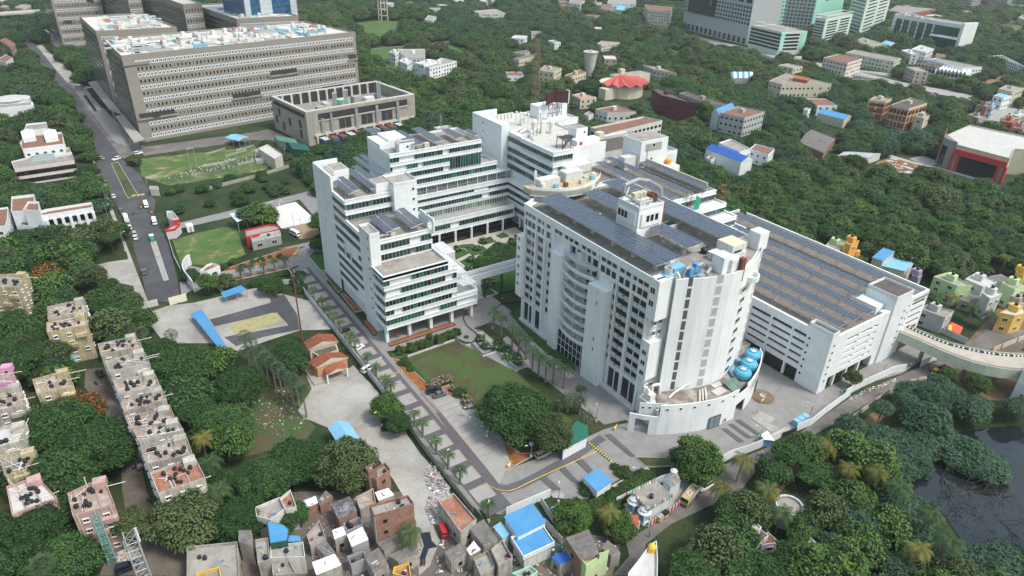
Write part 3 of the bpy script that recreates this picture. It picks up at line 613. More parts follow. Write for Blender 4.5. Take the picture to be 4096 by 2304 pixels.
mb.box(72.6,185.35,0,93.4,205.4,31.2);mb.box(72.65,205.35,0,88.6,216.1,38.3);mb.box(71.95,216,0,88.6,233.6,38.35)
t.add('wall',mb,pW)
for x in(71.7,79.7,87.6,95.6,103.4):
 t.b('column',Wh,x-.5,175.4,0,x+.5,176.6,5.5)
t.b('undercroft_wall',gY,76,183.8,0,97,184.6,5.5)
f=MB()
for k in rG(5):fF(f,174.9,71.2,(104.9,104.9,97.2,97.2,97.2)[k],LV[k]);fW(f,71.65,174.5,183.3,LV[k])
fF(f,174.9,71.2,94,24.74,1.7);fW(f,71.65,174.5,183.3,24.74,1.7)
f.box(104.7,174.6,5.4,105.1,185.3,11.2);f.box(97,174.5,9,105.1,174.8,11.1);f.box(97.1,174.7,9.0,104.8,185.2,9.6)
t.add('fascia',f,Wh)
t.b('terrace_floor',gY,97.1,175,9.6,104.7,185,9.75)
W_,G_=2.02,PANE
def rows(y,segs,z,h=2.02):
 for a,b,me in segs:rF(t,'pane',me,y,a,b,z,h+.12,off=.5)
rows(175.15,[(71.4,84.8,PANET),(90.8,97,PANET)],6.86)
rows(175.15,[(71.4,74.2,PANE),(77.3,95.1,PANE)],10.5);rows(175.15,[(71.4,97.1,PANE)],13.94)
rows(175.15,[(77.2,92.8,PANE),(95.8,97.1,PANE)],17.47);rows(175.15,[(71.4,73.3,PANE),(81,94,PANE)],21.22,1.8)
for k in rG(5):rW(t,'pane',PANE if k else PANET,72.0,174.7,180.8,LV[k]+.03,2.12,off=.6)
for k in rG(5):t.b('louvre',gY,71.4,181,LV[k]+.05,72.06,183.2,LV[k]+2.1)
t.add('roof',MB().box(72,175.2,23.7,93.7,185.3,24.27),pT('stained_terrace',(.36,.34,.3),.25,.25,.9,dirt=(.16,.14,.12),dA=.7,fine=.2))
t.add('parapet',MB().box(71.2,174.45,23.6,93.9,174.75,24.9).box(71.2,174.5,23.6,71.5,185.2,24.9).box(93.6,174.5,23.6,93.9,185.2,24.9),Wh)
rows(185.35,[(75.2,85.7,PANE),(87.6,93.4,PANE)],24.8,2.2);rows(185.35,[(75.2,85.5,PANE),(89.8,93.4,PANE)],28.35,2.0)
t.add('door',MB().box(85.8,185.2,24.0,87.5,185.4,27),pT('shaded_door',(.2,.2,.19),.1))
f=MB();fF(f,185.0,74.6,93.7,28.3,1.3);fF(f,185.0,74.6,93.7,32.2,1.5);fF(f,185.1,74.6,93.7,24.7,.5,.3)
yy=[(192,216)]*9
for k in rG(8):
 fW(f,72.45,191.8,216.0 if k!=4 else 216,LV[k]if k<7 else 32.2)
fW(f,72.45,205.0,216.2,35.5);fW(f,72.45,205.0,216.2,39.0)
fF(f,205.2,72.1,89.2,39.2,1.7);fF(f,205.0,72.0,90.0,35.4,1.6)
t.add('fascia',f,Wh)
for k,segs in eN([[(201.2,216)],[(193,216)],[(193,216)],[(192,216)],[(192,196),(210.5,216)],[(192,216)],[(192,216)]]):
 for a,b in segs:rW(t,'pane',PANE,72.62,a,b,LV[k]+.03,2.12,off=.5)
rW(t,'pane',PANE,72.16,205.0,216,31.95,2.1);rW(t,'pane',PANE,72.16,205.0,216,35.6,2.0)
rows(205.35,[(72.8,88.4,PANE)],35.6,1.85);rows(205.35,[(72.8,88.6,PANE)],32.0,1.9)
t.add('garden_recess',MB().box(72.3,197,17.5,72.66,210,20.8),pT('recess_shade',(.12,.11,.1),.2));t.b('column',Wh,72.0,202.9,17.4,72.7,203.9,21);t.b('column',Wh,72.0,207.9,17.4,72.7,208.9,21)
t.b('roof',rC,73,185.6,31.0,93.4,205.2,31.35);t.b('roof',rC,73,205.6,38.0,88.4,233.2,38.45)
p=MB();p.box(71.3,183.2,0,74.7,191.8,34.9);t.add('lift_pier',p,pW);t.b('roof',rL,71.6,183.5,34.8,74.4,191.5,35.0)
t.add('parapet',MB().rN([(71.3,183.2),(74.7,183.2),(74.7,191.8),(71.3,191.8)],34.8,35.8,.25),Wh)
for k in rG(8):pX(t,71.3,185.0,8.6+3.6*k,.5,PORTD)
mb=MB().box(71.9,216.0,0,72.6,233.7,44).box(71.95,233.2,38,81,233.72,44);t.add('end_wall',mb,pW)
for k in rG(9):t.iN('vent_hole',PORTD,(71.9,224.5,6+3.9*k),WROT,(.5,1,.5))
rg=MB()
for i in rG(40):
 a=math.pi*.15+math.pi*.95*i/40;b_=math.pi*.15+math.pi*.95*(i+1)/40
 rg.tube((71.88,224.8+5.5*math.cos(a)*.8,26+7.5*math.sin(a-math.pi/2)),(71.88,224.8+5.5*math.cos(b_)*.8,26+7.5*math.sin(b_-math.pi/2)),.06,n=4)
t.add('ring_groove',rg,pT('groove',(.55,.58,.6),.05))
t.b('plant_room',Wh,76.4,225,38.3,82,233.2,42.4);t.b('plant_room',Wh,72.6,219.5,38.3,75.4,230,42.6)
t.add('roof',MB().box(76.7,225.3,42.4,81.7,233,42.5).box(72.8,219.7,42.6,75.2,229.8,42.7),rL)
t.b('stair_tower',pW,88.9,202.6,0,97.6,211.6,42.0);t.b('plant_room',Wh,84.0,206,38.3,88.9,212,42.3)
t.add('parapet',MB().rN([(88.9,202.6),(97.6,202.6),(97.6,211.6),(88.9,211.6)],41.9,42.9,.25),Wh);t.add('roof',MB().box(89.2,202.9,41.9,97.3,211.3,42.05).box(84.2,206.2,42.3,88.8,211.8,42.36),rL)
for k in rG(4):pF(t,96.1,202.6,39.6-3.75*k,.55)
mb=MB();X0,X1=93.3,93.7;yc,zc,rr=185.2,33.2,1.7
N=20
outer=[]
for i in rG(N):
 a=2*math.pi*i/N;c_,s_=math.cos(a),math.sin(a)
 k=min((3.2 if c_>0 else 2.6)/max(abs(c_),1e-6),(3.0 if s_>0 else 2.2)/max(abs(s_),1e-6));outer.append((yc+c_*k,zc+s_*k))
for i in rG(N):
 j=(i+1)%N;a=2*math.pi*i/N;b_=2*math.pi*j/N
 i1=(yc+rr*math.cos(a),zc+rr*math.sin(a));i2=(yc+rr*math.cos(b_),zc+rr*math.sin(b_))
 for X in(X0,X1):mb.quad((X,*outer[i]),(X,*outer[j]),(X,*i2),(X,*i1))
 mb.quad((X0,*i1),(X1,*i1),(X1,*i2),(X0,*i2));mb.quad((X0,*outer[i]),(X1,*outer[i]),(X1,*outer[j]),(X0,*outer[j]))
mb.box(X0,188.3,31,X1,192.5,36.3);t.add('screen_wall',mb,Wh)
t.add('side_step',MB().box(93.6,176.5,21,96.2,201,24.0).box(96.4,178,17.5,99.3,201,20.6).box(99.2,180,13.9,102,201,17.3),Wh)
pergola(t,93.7,176.5,97.8,185,26.3,[(97.6,176.8,21.2),(97.6,181,21.2)],'y');pergola(t,97.2,178.5,103,185,16.6,[(102.8,178.8,13)],'y');pergola(t,99.5,175.2,105,181.5,13.4,[(104.9,175.4,10.5),(104.9,181,10.5)],'y')
r_=MB();railF(r_,174.7,71.4,93.8,24.9,.35);railW(r_,71.4,174.8,185,24.9,.35);railF(r_,185.0,74.8,93.4,32.2,.5);railF(r_,205.0,72.4,89,39.2,.5);railW(r_,72.2,205,216,39.1,.5);t.add('railing',r_,sT)
t.add('air_duct',MB().pH([(76.5,187.5,32.3),(79.5,187.3,32.3),(80.6,188.6,32.6)],.45,8),sT);t.b('duct_box',cP,80,186.6,31.4,81.6,187.8,32.9)
t.cS()
SG='solar arrays on the roofs of the stepped office'
for k,(a,lab)in eN([((74.1,206.2,78.2,221,40.9,42),'small solar array at the outer edge of the highest roof of the stepped office'),((82.2,206.6,87,229,40.9,42.3),'long solar array in the middle of the highest roof of the stepped office'),((89.5,216.5,93.8,240,40.9,42.3),'solar array hanging behind the stair tower of the stepped office'),((78.1,186.2,83,200.2,33.9,35),'solar array beside the lift pier on the middle roof of the stepped office'),((86.5,185.4,91.0,200.2,33.9,35),'solar array beside the arched screen wall on the middle roof')]):
 for s_ in(0,1):
  w=(a[2]-a[0]-.35)/2;x0=a[0]+s_*(w+.35);z0=a[4]+(a[5]-a[4])*s_*.5
  if s_==0:tt=sL(lab,x0,a[1],x0+w,a[3],z0,z0+(a[5]-a[4])*.5,2,round((a[3]-a[1])/1.05),38.4 if k<3 else 31.4,SG)
  else:
   t2=sL(lab.replace('solar array','inner leaf of the array').replace(' of the stepped office',' of the office'),x0,a[1],x0+w,a[3],z0,z0+(a[5]-a[4])*.5,2,round((a[3]-a[1])/1.05),38.4 if k<3 else 31.4,SG)
t=T('office_building','white office block with teal ribbon windows and colonnade along the far side of the courtyard','office building',(130,247,0))
foot(104,229,168,264);foot(104,262,150,300,1)
mb=MB();mb.box(104.9,241.9,0,147,262,38.2);mb.box(146.9,242.3,0,155.2,252.6,27.4);mb.box(146.95,242.4,0,161,262,24.1)
mb.box(104.95,239.4,5.4,162,242,20.4);mb.box(105,237.4,0,158.9,239.5,5.5);mb.box(105.05,231.9,5.45,158.6,239.5,9.7)
t.add('wall',mb,pW)
f=MB()
for z,y,x1,h,x0 in((39.2,241.6,147.2,1.7,104.9),(35.5,241.6,147.2,1.6,104.9),(31.9,241.5,131.6,1.5,104.9),(28.4,241.9,155.4,1.7,104.9),(20.6,239.3,160,1.9,104.9),(17.44,239.2,160,1.6,104.9),(13.9,239.2,160,1.3,104.9),(11.2,231.7,158.4,2.0,104.9),(6.9,231.7,158.4,1.7,104.9)):fF(f,y,x0,x1,z,h)
f.box(104.9,239,23.9,161,242.1,24.3)
t.add('fascia',f,Wh)
def r2(y,z,h,segs):
 for a,b,me in segs:rF(t,'pane',me,y,a,b,z,h+.12,off=.45)
r2(231.85,6.95,2.1,[(105,116,PANE),(116.2,126,PANET),(130.5,157.5,PANE)])
r2(241.85,35.6,1.9,[(105,109,PANE),(115.9,128.5,PANE),(131.7,147,PANE)]);r2(241.85,32,2.0,[(105.1,105.9,PANE),(112.3,117.1,PANET),(119.6,131.7,PANET)])
r2(241.7,28.5,5.3,[(131.8,146.8,PANE)]);r2(241.85,28.45,1.9,[(113.8,128.6,PANE)]);r2(242.2,24.4,2.2,[(105.2,155.2,PANE)])
r2(241.85,21.0,2.8,[(105.4,160.5,PANEG)]);r2(239.35,17.5,1.1,[(105.4,142,PANE),(149.5,159.9,PANE)]);r2(239.35,14.0,1.8,[(105.4,146,PANE),(150,159.9,PANE)])
r2(239.35,10.2,2.3,[(105.4,159.8,PANEG)]);r2(237.3,.3,4.8,[(105.4,158.5,PANE)])
for x in(112.6,120.6,128.3,136.2,144.2,152.2):t.add('column',MB().lA((x,231.2,0),[(.5,0),(.5,5.5)],12),Wh,smooth=False)
pergola(t,104.9,239.4,160.8,241.7,24.6,[(105+k*4.9,239.6,20.5)for k in rG(12)]);pergola(t,112,237.2,154,239.2,13.6,[])
t.b('terrace_floor',gY,105,231.9,9.9,158,239,10.0);t.b('terrace_floor',gY,105,239.4,20.4,161,241.9,20.5)
rX(t,105,242,147,262,38.4,.8);rX(t,147,242.2,155.3,252.5,27.5,.9,rL);rX(t,147.2,252.6,161,262,24.3,.7,rL)
t.add('stair_tower',MB().box(105.1,250.5,0,109.6,263.5,40.5).box(109.6,251.8,38,117.5,263,41.6),Wh);t.b('stair_tower',Wh,110.2,243.2,38,117,247.5,42.2);pF(t,113.8,243.2,40.6,.6)
t.b('roof',rL,110.5,243.5,42.2,116.8,247.2,42.3)
t.add('air_duct',MB().pH([(109.4,243.0,38.6),(109.4,243.2,42.0),(110.4,243.6,42.8),(117,243.6,42.9)],.4,8),sT);t.b('duct_box',cP,121.5,243.4,38.4,123.8,245,40.6)
r_=MB();railF(r_,241.4,117,147,39.2,.4);railF(r_,231.6,105,158,11.2,.3);railW(r_,147,242,262,39.2,.4);t.add('railing',r_,sT)
t.cS()
SG2='solar arrays on the courtyard block'
for a,lab in(((115.3,241.5,120.2,262.5),'solar array nearest the duct on the courtyard block roof'),((125.2,241.5,129.2,263),'second solar array from the duct on the courtyard block roof'),((135.5,241.6,139.2,255.2),'third solar array from the duct on the courtyard block roof'),((144,241.6,146.2,250.6),'smallest solar array at the far end of the courtyard block roof'),((107.5,264,111.5,272),'solar array standing behind the courtyard block above the blue containers')):
 sL(lab,a[0],a[1],a[2],a[3],41.4,42.4,max(2,round((a[2]-a[0])/1.2)),round((a[3]-a[1])/1.3),38.4,SG2)
t=T('annexe_building','low white annexe with roof huts and a small mast behind the courtyard block','annexe',(140,285,0));foot(126,268,168,300,1)
for a in((127.5,270,166,288,27.5),(131,274,142,285,29.8),(143,272,151,280,31.8),(150,282,158,290,31),(158,268.5,168,282,28.6)):
 t.b('wall',W2,a[0],a[1],0,a[2],a[3],a[4]);t.b('roof',rL,a[0]+.3,a[1]+.3,a[4],a[2]-.3,a[3]-.3,a[4]+.06)
 t.add('parapet',MB().rN([(a[0],a[1]),(a[2],a[1]),(a[2],a[3]),(a[0],a[3])],a[4]-.2,a[4]+.8,.25),W2)
t.add('mast',MB().tube((146.5,276,31.8),(146.5,276,42),.12).tube((147.3,276,31.8),(146.9,276,41),.05).tube((145.7,276,31.8),(146.1,276,41),.05),sT)
t.add('dish',MB().lA((145,275,36),[(.1,0),(.7,.25),(.75,.3)],12),Wh);t.cS()
t=T('office_building','tall white office block with roof pipework, fin wall and stepped teal windows','office building',(175,235,0));foot(157,185,236,266)
mb=MB();mb.box(161.5,209.5,23,188,266,39.2);mb.box(160.2,184,5.4,166,240,20.4);mb.box(163,186,0,170,240,24.2);mb.box(161.6,209.6,0,188,262,24)
mb.box(188,247,0,203,266,39.2);mb.box(187.9,212.5,0,236,247,28.2)
t.add('wall',mb,pW)
f=MB()
for z in(40.4,35.5,31.9,28.4):fW(f,161.2,209.2,232,z,1.5 if z<40 else 1.9,.4);fF(f,209.2,160.9,171,z,1.5 if z<40 else 1.9,.4)
for z in(40.4,35.5,31.9,28.4):
 h=1.5 if z<40 else 1.9
 f.add([(161.2,232,z-h),(164,236,z-h),(164,242,z-h),(161.5,242,z-h),(161.2,232,z),(164,236,z),(164,242,z),(161.5,242,z)],[(0,1,2,3),(7,6,5,4),(0,4,5,1),(1,5,6,2),(2,6,7,3),(3,7,4,0)])
for z,h in((20.6,1.9),(17.4,1.4),(13.9,1.3),(11.2,2.0),(6.9,1.6)):fW(f,159.9,186,239,z,h,.4)
f.box(170.9,208.9,24,188.2,209.5,41.0);f.box(170,209,38.9,188,209.3,40.4)
t.add('fascia',f,Wh)
for z in(36.6,32.0,28.5,24.6):rW(t,'pane',PANE,161.0,209.4,241.8,z,2.1)
for z,x0,x1 in((36.6,161.6,170.8),(32.0,164.2,169),(24.6,167.5,170)):rF(t,'pane',PANE,209.0,x0,x1,z,2.1)
for z in(7.0,11.3,14.0,17.5):rW(t,'pane',PANE,159.7,188,238.5,z,1.8,step=1.4)
rW(t,'pane',PANEG,162.9,190,239,21,2.8,step=1.6);rW(t,'pane',PANE,162.9,190,236,.3,4.6,step=1.8)
for y in(190,198,206,214,222,229.8):t.add('column',MB().lA((160.4,y,0),[(.5,0),(.5,5.6)],12),Wh)
mb=MB().box(157.6,242,24,161.6,266.4,43.6).box(161.5,265.9,39,170.5,266.4,43.6);t.add('fin_wall',mb,pW);t.b('fin_base',pW,157.7,242.1,0,161.5,266.3,24)
for k in rG(5):pX(t,157.6,257.2,41-3.6*k,.45,PORTD)
rX(t,161.5,209.5,188,266,39.3,.9,rB);rX(t,188.05,247.1,203,266,39.3,.9,rB);rX(t,188,212.6,236,247,28.3,.9,rL)
t.b('dark_roof_patch',rK,204,228,28.3,228,243,28.38)
rF(t,'pane',PANE,246.95,189,202.8,33.5,2.4);f=MB();fF(f,246.8,188.2,203.2,40.4,3.2,.4);fF(f,246.9,188.2,203.2,33,.8,.3);t.add('fascia',f,Wh)
t.add('stair_tower',MB().box(178.6,217,39,184.5,222.5,45.5).box(176,213,39,188.2,217,41.6),Wh);pF(t,182.8,217,43.6,.6);t.b('roof',rL,178.9,217.3,45.5,184.2,222.2,45.6);t.b('red_panel',REDP,177.4,212.94,39.6,178.8,213,41.2);t.b('duct_box',cP,188.5,214,40.2,191.5,217,43)
st_=MB()
for i in rG(9):st_.box(169.5+i*.35,213.2,40+i*.4,170.2+i*.35,214.6,40.06+i*.4)
for x,y in((168.4,213),(172.8,213),(168.4,216.8),(172.8,216.8),(174.5,215)):st_.box(x-.12,y-.12,39.3,x+.12,y+.12,44.2)
st_.box(168.3,212.9,43.6,174.6,217,43.75);st_.tube((168.4,213,39.4),(172.8,213,43.6),.1,n=4);st_.tube((172.8,213,39.4),(168.4,213,43.6),.1,n=4)
railF(st_,213,168.4,174.5,43.7,1.0);railW(st_,168.4,213,217,43.7,1.0);t.add('steel_staircase',st_,sD)
pip=MB()
rr_=random.Random(3)
for i in rG(5):x=166+i*2.6;pip.pH([(x,232+i,39.3),(x,232+i,41.5+i*.5),(x+1.2,233+i,42.2+i*.5),(x+1.6,234.5+i,41)],.38,8)
for i in rG(3):pip.lA((172+i*3.2,238-i*2,39.3),[(1.25,0),(1.25,5),(.6,5.8)],14)
pip.pH([(164,241,40.3),(170,244.5,40.3)],.5,8).pH([(164.5,238.4,40.3),(171,241.5,40.3)],.5,8).pH([(165,228,40.2),(168,236,40.2)],.35,8)
pip.pH([(180,246,39.3),(180,246,45),(181,246.5,45.8),(182,247,45),(182,247,42)],.5,8).pH([(182,247,41),(187,246,40.5),(189,243,40.5)],.5,8)
for i in rG(4):x=172+i*2.2;pip.tube((x,252,39.3),(x,252,44.5-.6*i),.3,n=8).lA((x,252,44.5-.6*i),[(.3,0),(.55,.2),(.55,.9),(.2,1.1)],8)
t.add('pipework',pip,pT('pipe_white',(.68,.68,.64),.15,.8,.5))
for i in rG(8):t.b('roof_fan_unit',AWN,163+i*1.9,262.2,39.3,164.5+i*1.9,264,41.6)
t.add('satellite_dish',MB().lA((174,250,41.5),[(.1,0),(1.2,.4),(1.3,.5)],14),sT)
bb=MB();bx,by=190,252.5
for dx in(0,2.6,5.2,7.8):
 for dy in(0,4):bb.tube((bx+dx,by+dy,40),(bx+dx,by+dy,46.5),.13,n=4)
for dx in(0,2.6,5.2):
 bb.tube((bx+dx,by,40),(bx+dx+2.6,by,46),.09,n=4);bb.tube((bx+dx+2.6,by,40),(bx+dx,by,46),.09,n=4);bb.tube((bx+dx,by+4,40),(bx+dx+2.6,by+4,46),.09,n=4)
for z in(42,44,46):bb.box(bx-.1,by-.1,z,bx+8,by+.1,z+.15);bb.box(bx-.1,by+3.9,z,bx+8,by+4.1,z+.15)
t.add('penthouse',MB().box(186.5,255,39,203,262,45).box(189,251,39.2,200,255,40.2),Wh);t.cS()
t=T('billboard','dark maroon folded billboard on black steel legs above the plant block roof','billboard',(194,253,40))
t.add('frame',bb,sD)
t.add('board',MB().pR([(188.5,251.8),(194.5,254.8),(200,250.6),(200.2,251),(194.5,255.3),(188.3,252.3)],46.2,51.8),pT('board_maroon',(.07,.03,.035),.15,1,.5));t.b('end_panel',Wh,199.9,250.4,46,200.3,252.5,52)
t=T('laboratory_wing','white wing under three long solar rows beyond the hotel tower, scaffolding at its corner','office building',(185,185,0));foot(160,143,214,212)
mb=MB();mb.box(164,162.4,0,204.5,209.4,31.2);mb.box(164.1,157.5,0,205.5,162.6,27.5);mb.box(164.2,152.5,0,206.5,157.6,23.9);mb.box(164.3,148,0,207.5,152.6,20.3);t.add('wall',mb,pW)
f=MB()
for z,y,x1 in((31.9,162.2,204.7),(28.2,157.3,205.7),(24.6,152.3,206.7),(21,147.8,207.7)):
 fF(f,y,164,x1,z,1.6);f.box(x1-.1,y,z-1.6,x1+.5,y+8,z)
t.add('fascia',f,Wh)
for z,y,x1 in((28.3,162.3,204),(24.7,157.4,205),(21.1,152.4,206),(17.2,147.9,207)):rF(t,'pane',PANE,y,176,x1,z,2.1,off=.4)
rX(t,164,162.4,204.5,209.4,31.2,1.0,ROOFG);t.b('ridge_wall',cP,200.8,163.5,31,201.3,200,35);t.b('penthouse',W2,165,205,31,178,209.2,34.5)
t.b('stair_tower',pW,197,197,0,212.2,208,42.6);t.b('grey_panel',gY,199.5,196.9,38,208.5,197.02,41.2)
pF(t,204,196.95,40.4,.9);pF(t,203.5,197,34.6,.7);t.b('roof',rL,197.4,197.4,42.6,211.8,207.6,42.65);t.b('water_tank_room',W2,190,198.5,31,196.9,202,36.4)
t.add('drain_pipe',MB().pH([(200.8,196.85,41),(200.8,196.85,33)],.12).pH([(196.9,196.8,32.6),(200.8,196.8,32.4)],.12),gY);t.cS()
for a,lab in(((180,160.5,182.9,205.4),'long solar row nearest the hotel tower on the laboratory wing'),((187.6,160.5,190.8,208.2),'middle long solar row on the laboratory wing'),((196.4,161,199.6,196.5),'long solar row along the far edge of the laboratory wing')):
 sL(lab,a[0],a[1],a[2],a[3],34.2,35.3,3,round((a[3]-a[1])/1.05),31.2,'long solar rows on the laboratory wing')
t=T('scaffolding','rusty scaffolding with torn green netting at the corner of the laboratory wing','scaffolding',(196,159,0));mb=MB()
for x in(188,191,194,206,208):
 for y in(159.5,161.5):mb.tube((x,y,22),(x,y,35),.08,n=4)
for z in(24,26.5,29,31.5,34):mb.box(188,159.5,z,194,159.62,z+.1);mb.box(206,159.5,z,208,161.5,z+.1)
t.add('pole_frame',mb,RUST);mb=MB().sH((190,159.2,28),(193,159.0,26),(193.4,159.4,32),(191,159.4,33),.05);t.add('net',mb,pT('green_net',(.02,.3,.2),.3,2,.8))
t=T('inflatable','small orange and yellow covered bundle on the laboratory wing stair tower ledge','bundle',(212.5,196,31));t.add('cover',MB().lA((212.8,196,31),[(.9,0),(1.5,.8),(1.3,1.8),(.4,2.4)],10),pT('orange_cover',(.8,.28,.03),.3,1,.6));t.b('ledge',Wh,209,192,27,216,197,31)
t=T('footbridge','white footbridge crossing the garden between the stepped office and the tower','footbridge',(112,184.5,0))
t.b('deck',gY,100,182.6,9.4,130,186.2,10.2);
for y in(182.4,186.2):t.b('parapet',Wh,100,y-.15,9.3,130,y+.15,11.6)
for x in(107.5,114.2,121.4,128.8):t.add('pier',MB().lA((x,184.4,0),[(.42,0),(.42,9.5)],10),pT('green_pier',(.02,.09,.075),.1,1,.6))
XF=117.0
t=T('tower_building','tall white curved tower with solar panels on its roof and balconies above the palms','tower block',(138,135,0));foot(114,96,164,168)
curve=[(121.4,104.6),(124.5,102.5),(128,100.8),(133,99.2),(137,98.5),(141,98.6),(146,100.0),(150.5,101.7),(155,103.8),(158.8,106.2)]
body=MB();ZR=42.0
plan=[(XF+.6,165),(XF+.6,142),(XF+1.6,142),(XF+1.6,128),(XF+.6,128),(XF+.6,106.2),(121.4,105.6)]+curve[1:]+[(159.5,150),(159.5,168),(124,168)]
body.pR(plan,0,ZR);t.add('wall',body,Wh)
t.add('roof',MB().pR([(118.6,164),(118.6,107)]+[(x,y+1.2)for x,y in curve[1:-1]]+[(158.6,108),(158.6,167),(124.5,167)],ZR-.3,ZR+.06),rC)
t.add('parapet',MB().rN([(XF-.2,165),(XF-.2,106)][::-1],ZR-.9,43.4,.6,0,False).rN([(159.7,106.5),(159.7,168),(123,168),(XF-.2,165)],ZR-.9,43.3,.5,0,False),Wh)
t.b('parapet',Wh,XF-.2,105.4,36.0,122.0,106,43.4)
FZ=[5.6+3.31*k for k in rG(12)]
rib=MB();sl=MB()
def bay(y0,y1,cols,zlo,zhi,w,h,hood=True,me=wD,off=.0,name='window'):
 n=len(cols)
 for z in FZ:
  if z<zlo-.1 or z>zhi:continue
  for yc in cols:
   t.iN(name,me or WIN,(XF+.6-off,yc,z+.95),WROT,(w,1,h))
  if hood:
   for yc in cols:sl.box(XF+.6-off-.38,yc-w*.62,z+.95+h+.1,XF+.6-off,yc+w*.62,z+.95+h+.24);sl.box(XF+.6-off-.55,yc-w*.62,z+.45,XF+.6-off,yc+w*.62,z+.78)
bay(0,0,(162.9,160.2),8.5,34,2.1,1.7);bay(0,0,(156.4,),8.5,34,2.8,1.7);bay(0,0,(164.2,162.1,159.9,157.0,154.5,152.1),34.5,40,1.5,1.9,False,off=.6)
bay(0,0,(151.4,),8.5,34,1.8,1.7)
t.b('bay',Wh,XF+.05,151,35.0,XF+.7,165,42)
for a,b in((158.3,158.9),(153.4,154.3),(149.2,150.2),(164.4,165.1)):rib.box(XF-.15,a,0,XF+.7,b,42)
t.b('bay',Wh,XF-.6,165,9,XF+4,168.2,31.5);
for z in FZ[2:8]:t.iN('window',WINS,(XF-.6,166.8,z+.9),WROT,(1.3,1,1.4))
t.add('fin',MB().pR([(XF-1.6,143.6),(XF-1.6,147.6),(XF+.7,149.2),(XF+.7,142.6)],0,34),Wh)
t.add('fin',MB().pR([(XF-3.0,128.4),(XF-2.2,121.6),(XF+.7,121.6),(XF+.7,129.2)],0,32.4),Wh)
for z in(11.5,15.0):t.iN('window',wD,(XF-2.5,124.7,z),math.atan2(-1,-.118)-.0,(.9,1,1.2))
t.iN('window',uW('window',FRW,pT('blue_pane',(.1,.25,.42),.1,1,.3)),(XF-2.58,124.7,27),math.atan2(-1,-.118),(1.0,1,1.3))
for k,z in eN(FZ):
 if z<8.5 or z>36:continue
 P=[]
 for i in rG(13):
  u=i/12;y=129.0+(143.4-129.0)*u;P.append((XF+.35-2.3*math.sin(math.pi*(.12+.76*u))*.92,y))
 Q=[(XF+1.7,143.4),(XF+1.7,129.0)]
 b_=t.add('balcony',MB().pR(P+Q,z-.25,z),Wh)
 t.add('balcony_front',MB().rN(P,z-.35,z+1.05,-.14,0,False),Wh if k%3 else W2)
 for y,w in((131.2,1.9),(134,1.2),(138.6,1.7),(141.4,1.7)):
  t.iN('balcony_door',wD,(XF+1.6,y,z+.1),WROT,(w,1,2.3))
 t.b('divider',Wh,XF-1.2,136.1,z,XF+1.6,136.3,z+2.9)
 if k%2:
  for y in(133.0,134.2,142.4)[:1+k%3]:t.iN('ac_unit',bD.meshes.get('ac_unit_mesh')or MB().box(-.4,-.2,0,.4,.2,.65).lA((0,0,0),[(.001,0),(.001,.001)],3).mesh('ac_unit_mesh',[AWN]),(XF-.2,y,z+.8),WROT,(1,1,1))
t.b('lobby_glass',GLD,XF-.9,129.2,.5,XF+1.7,143.2,8.2)
for i in rG(8):rib.box(XF-1.0,129.3+i*1.95,.5,XF-.85,129.45+i*1.95,8.2)
for z in(3.0,5.6):rib.box(XF-1.0,129.2,z,XF-.86,143.2,z+.15)
bay(0,0,(130.6,133.3,136,139,141.6),38.5,40,1.5,1.9,False,off=-.6);bay(0,0,(130.4,132.7,135,138.4,140.8,143.1,146.2,148.1),38.7,40,1.5,2.0,False,off=.6)
t.b('bay',Wh,XF+.05,128.4,38.6,XF+1.7,151,42)
for yy in((118.5,116.1),(112.5,109.7)):bay(0,0,yy,8.5,34,2.35,1.75,me=wD)
bay(0,0,(121.1,),8.5,34,1.3,1.6)
t.b('bay',Wh,XF+.05,108.2,35.2,XF+.7,127.9,42)
bay(0,0,(126.2,123.9,121.6,118.4,116.0,113.6,111.2,109.1),35.3,40,1.6,1.9,False,off=.6)
for a,b in((114.0,114.7),(107.5,108.1),(119.9,120.3)):rib.box(XF-.15,a,0,XF+.7,b,42)
t.add('pilaster',rib,Wh);t.add('sill',sl,W2)
for yc,w in((162.9,2.0),(160,2.0),(156.1,2.6),(118.9,2.3),(116,2.3),(112.5,2.6),(109.4,2.6)):
 t.iN('tall_window',wD,(XF+.58,yc,1.0),WROT,(w,1,6.6))
t.add('plinth',MB().box(XF-1.2,106.5,0,XF+.7,121.4,.9).box(XF-1.0,149,0,XF+.7,165,.9),W2)
t.b('bay',Wh,XF-.6,104.2,31.5,121.5,107.6,43.4);t.b('bay',Wh,XF-.4,104.6,12.2,121.5,107.6,24.4)
for z in(39.2,35.4,33.0)[:2]:t.iN('window',WIN,(XF-.6,106.1,z),WROT,(1.7,1,1.8))
for z in(13.4,16.7,20.0):t.iN('window',WIN,(XF-.4,106.2,z),WROT,(1.6,1,1.5))
for z in(26,29.2,8.4):t.iN('window',WINS,(118.3,105.55,z),0,(1.2,1,1.5));t.iN('window',WINS,(120.4,105.55,z),0,(1.2,1,1.5))
t.add('drain_pipe',MB().tube((121.4,103.9,7),(121.4,103.9,43.6),.22,n=8),MULL)
cm=MB()
pS=curve
cm.rN([(121.3,103.2)]+[(x,y-.5)for x,y in curve[1:]]+[(159.9,106.4)],7.2,43.2,.6,0,False);t.add('curved_wall',cm,Wh)
cv=[(121.3,103.2)]+[(x,y-.5)for x,y in curve[1:]]+[(159.9,106.4)]
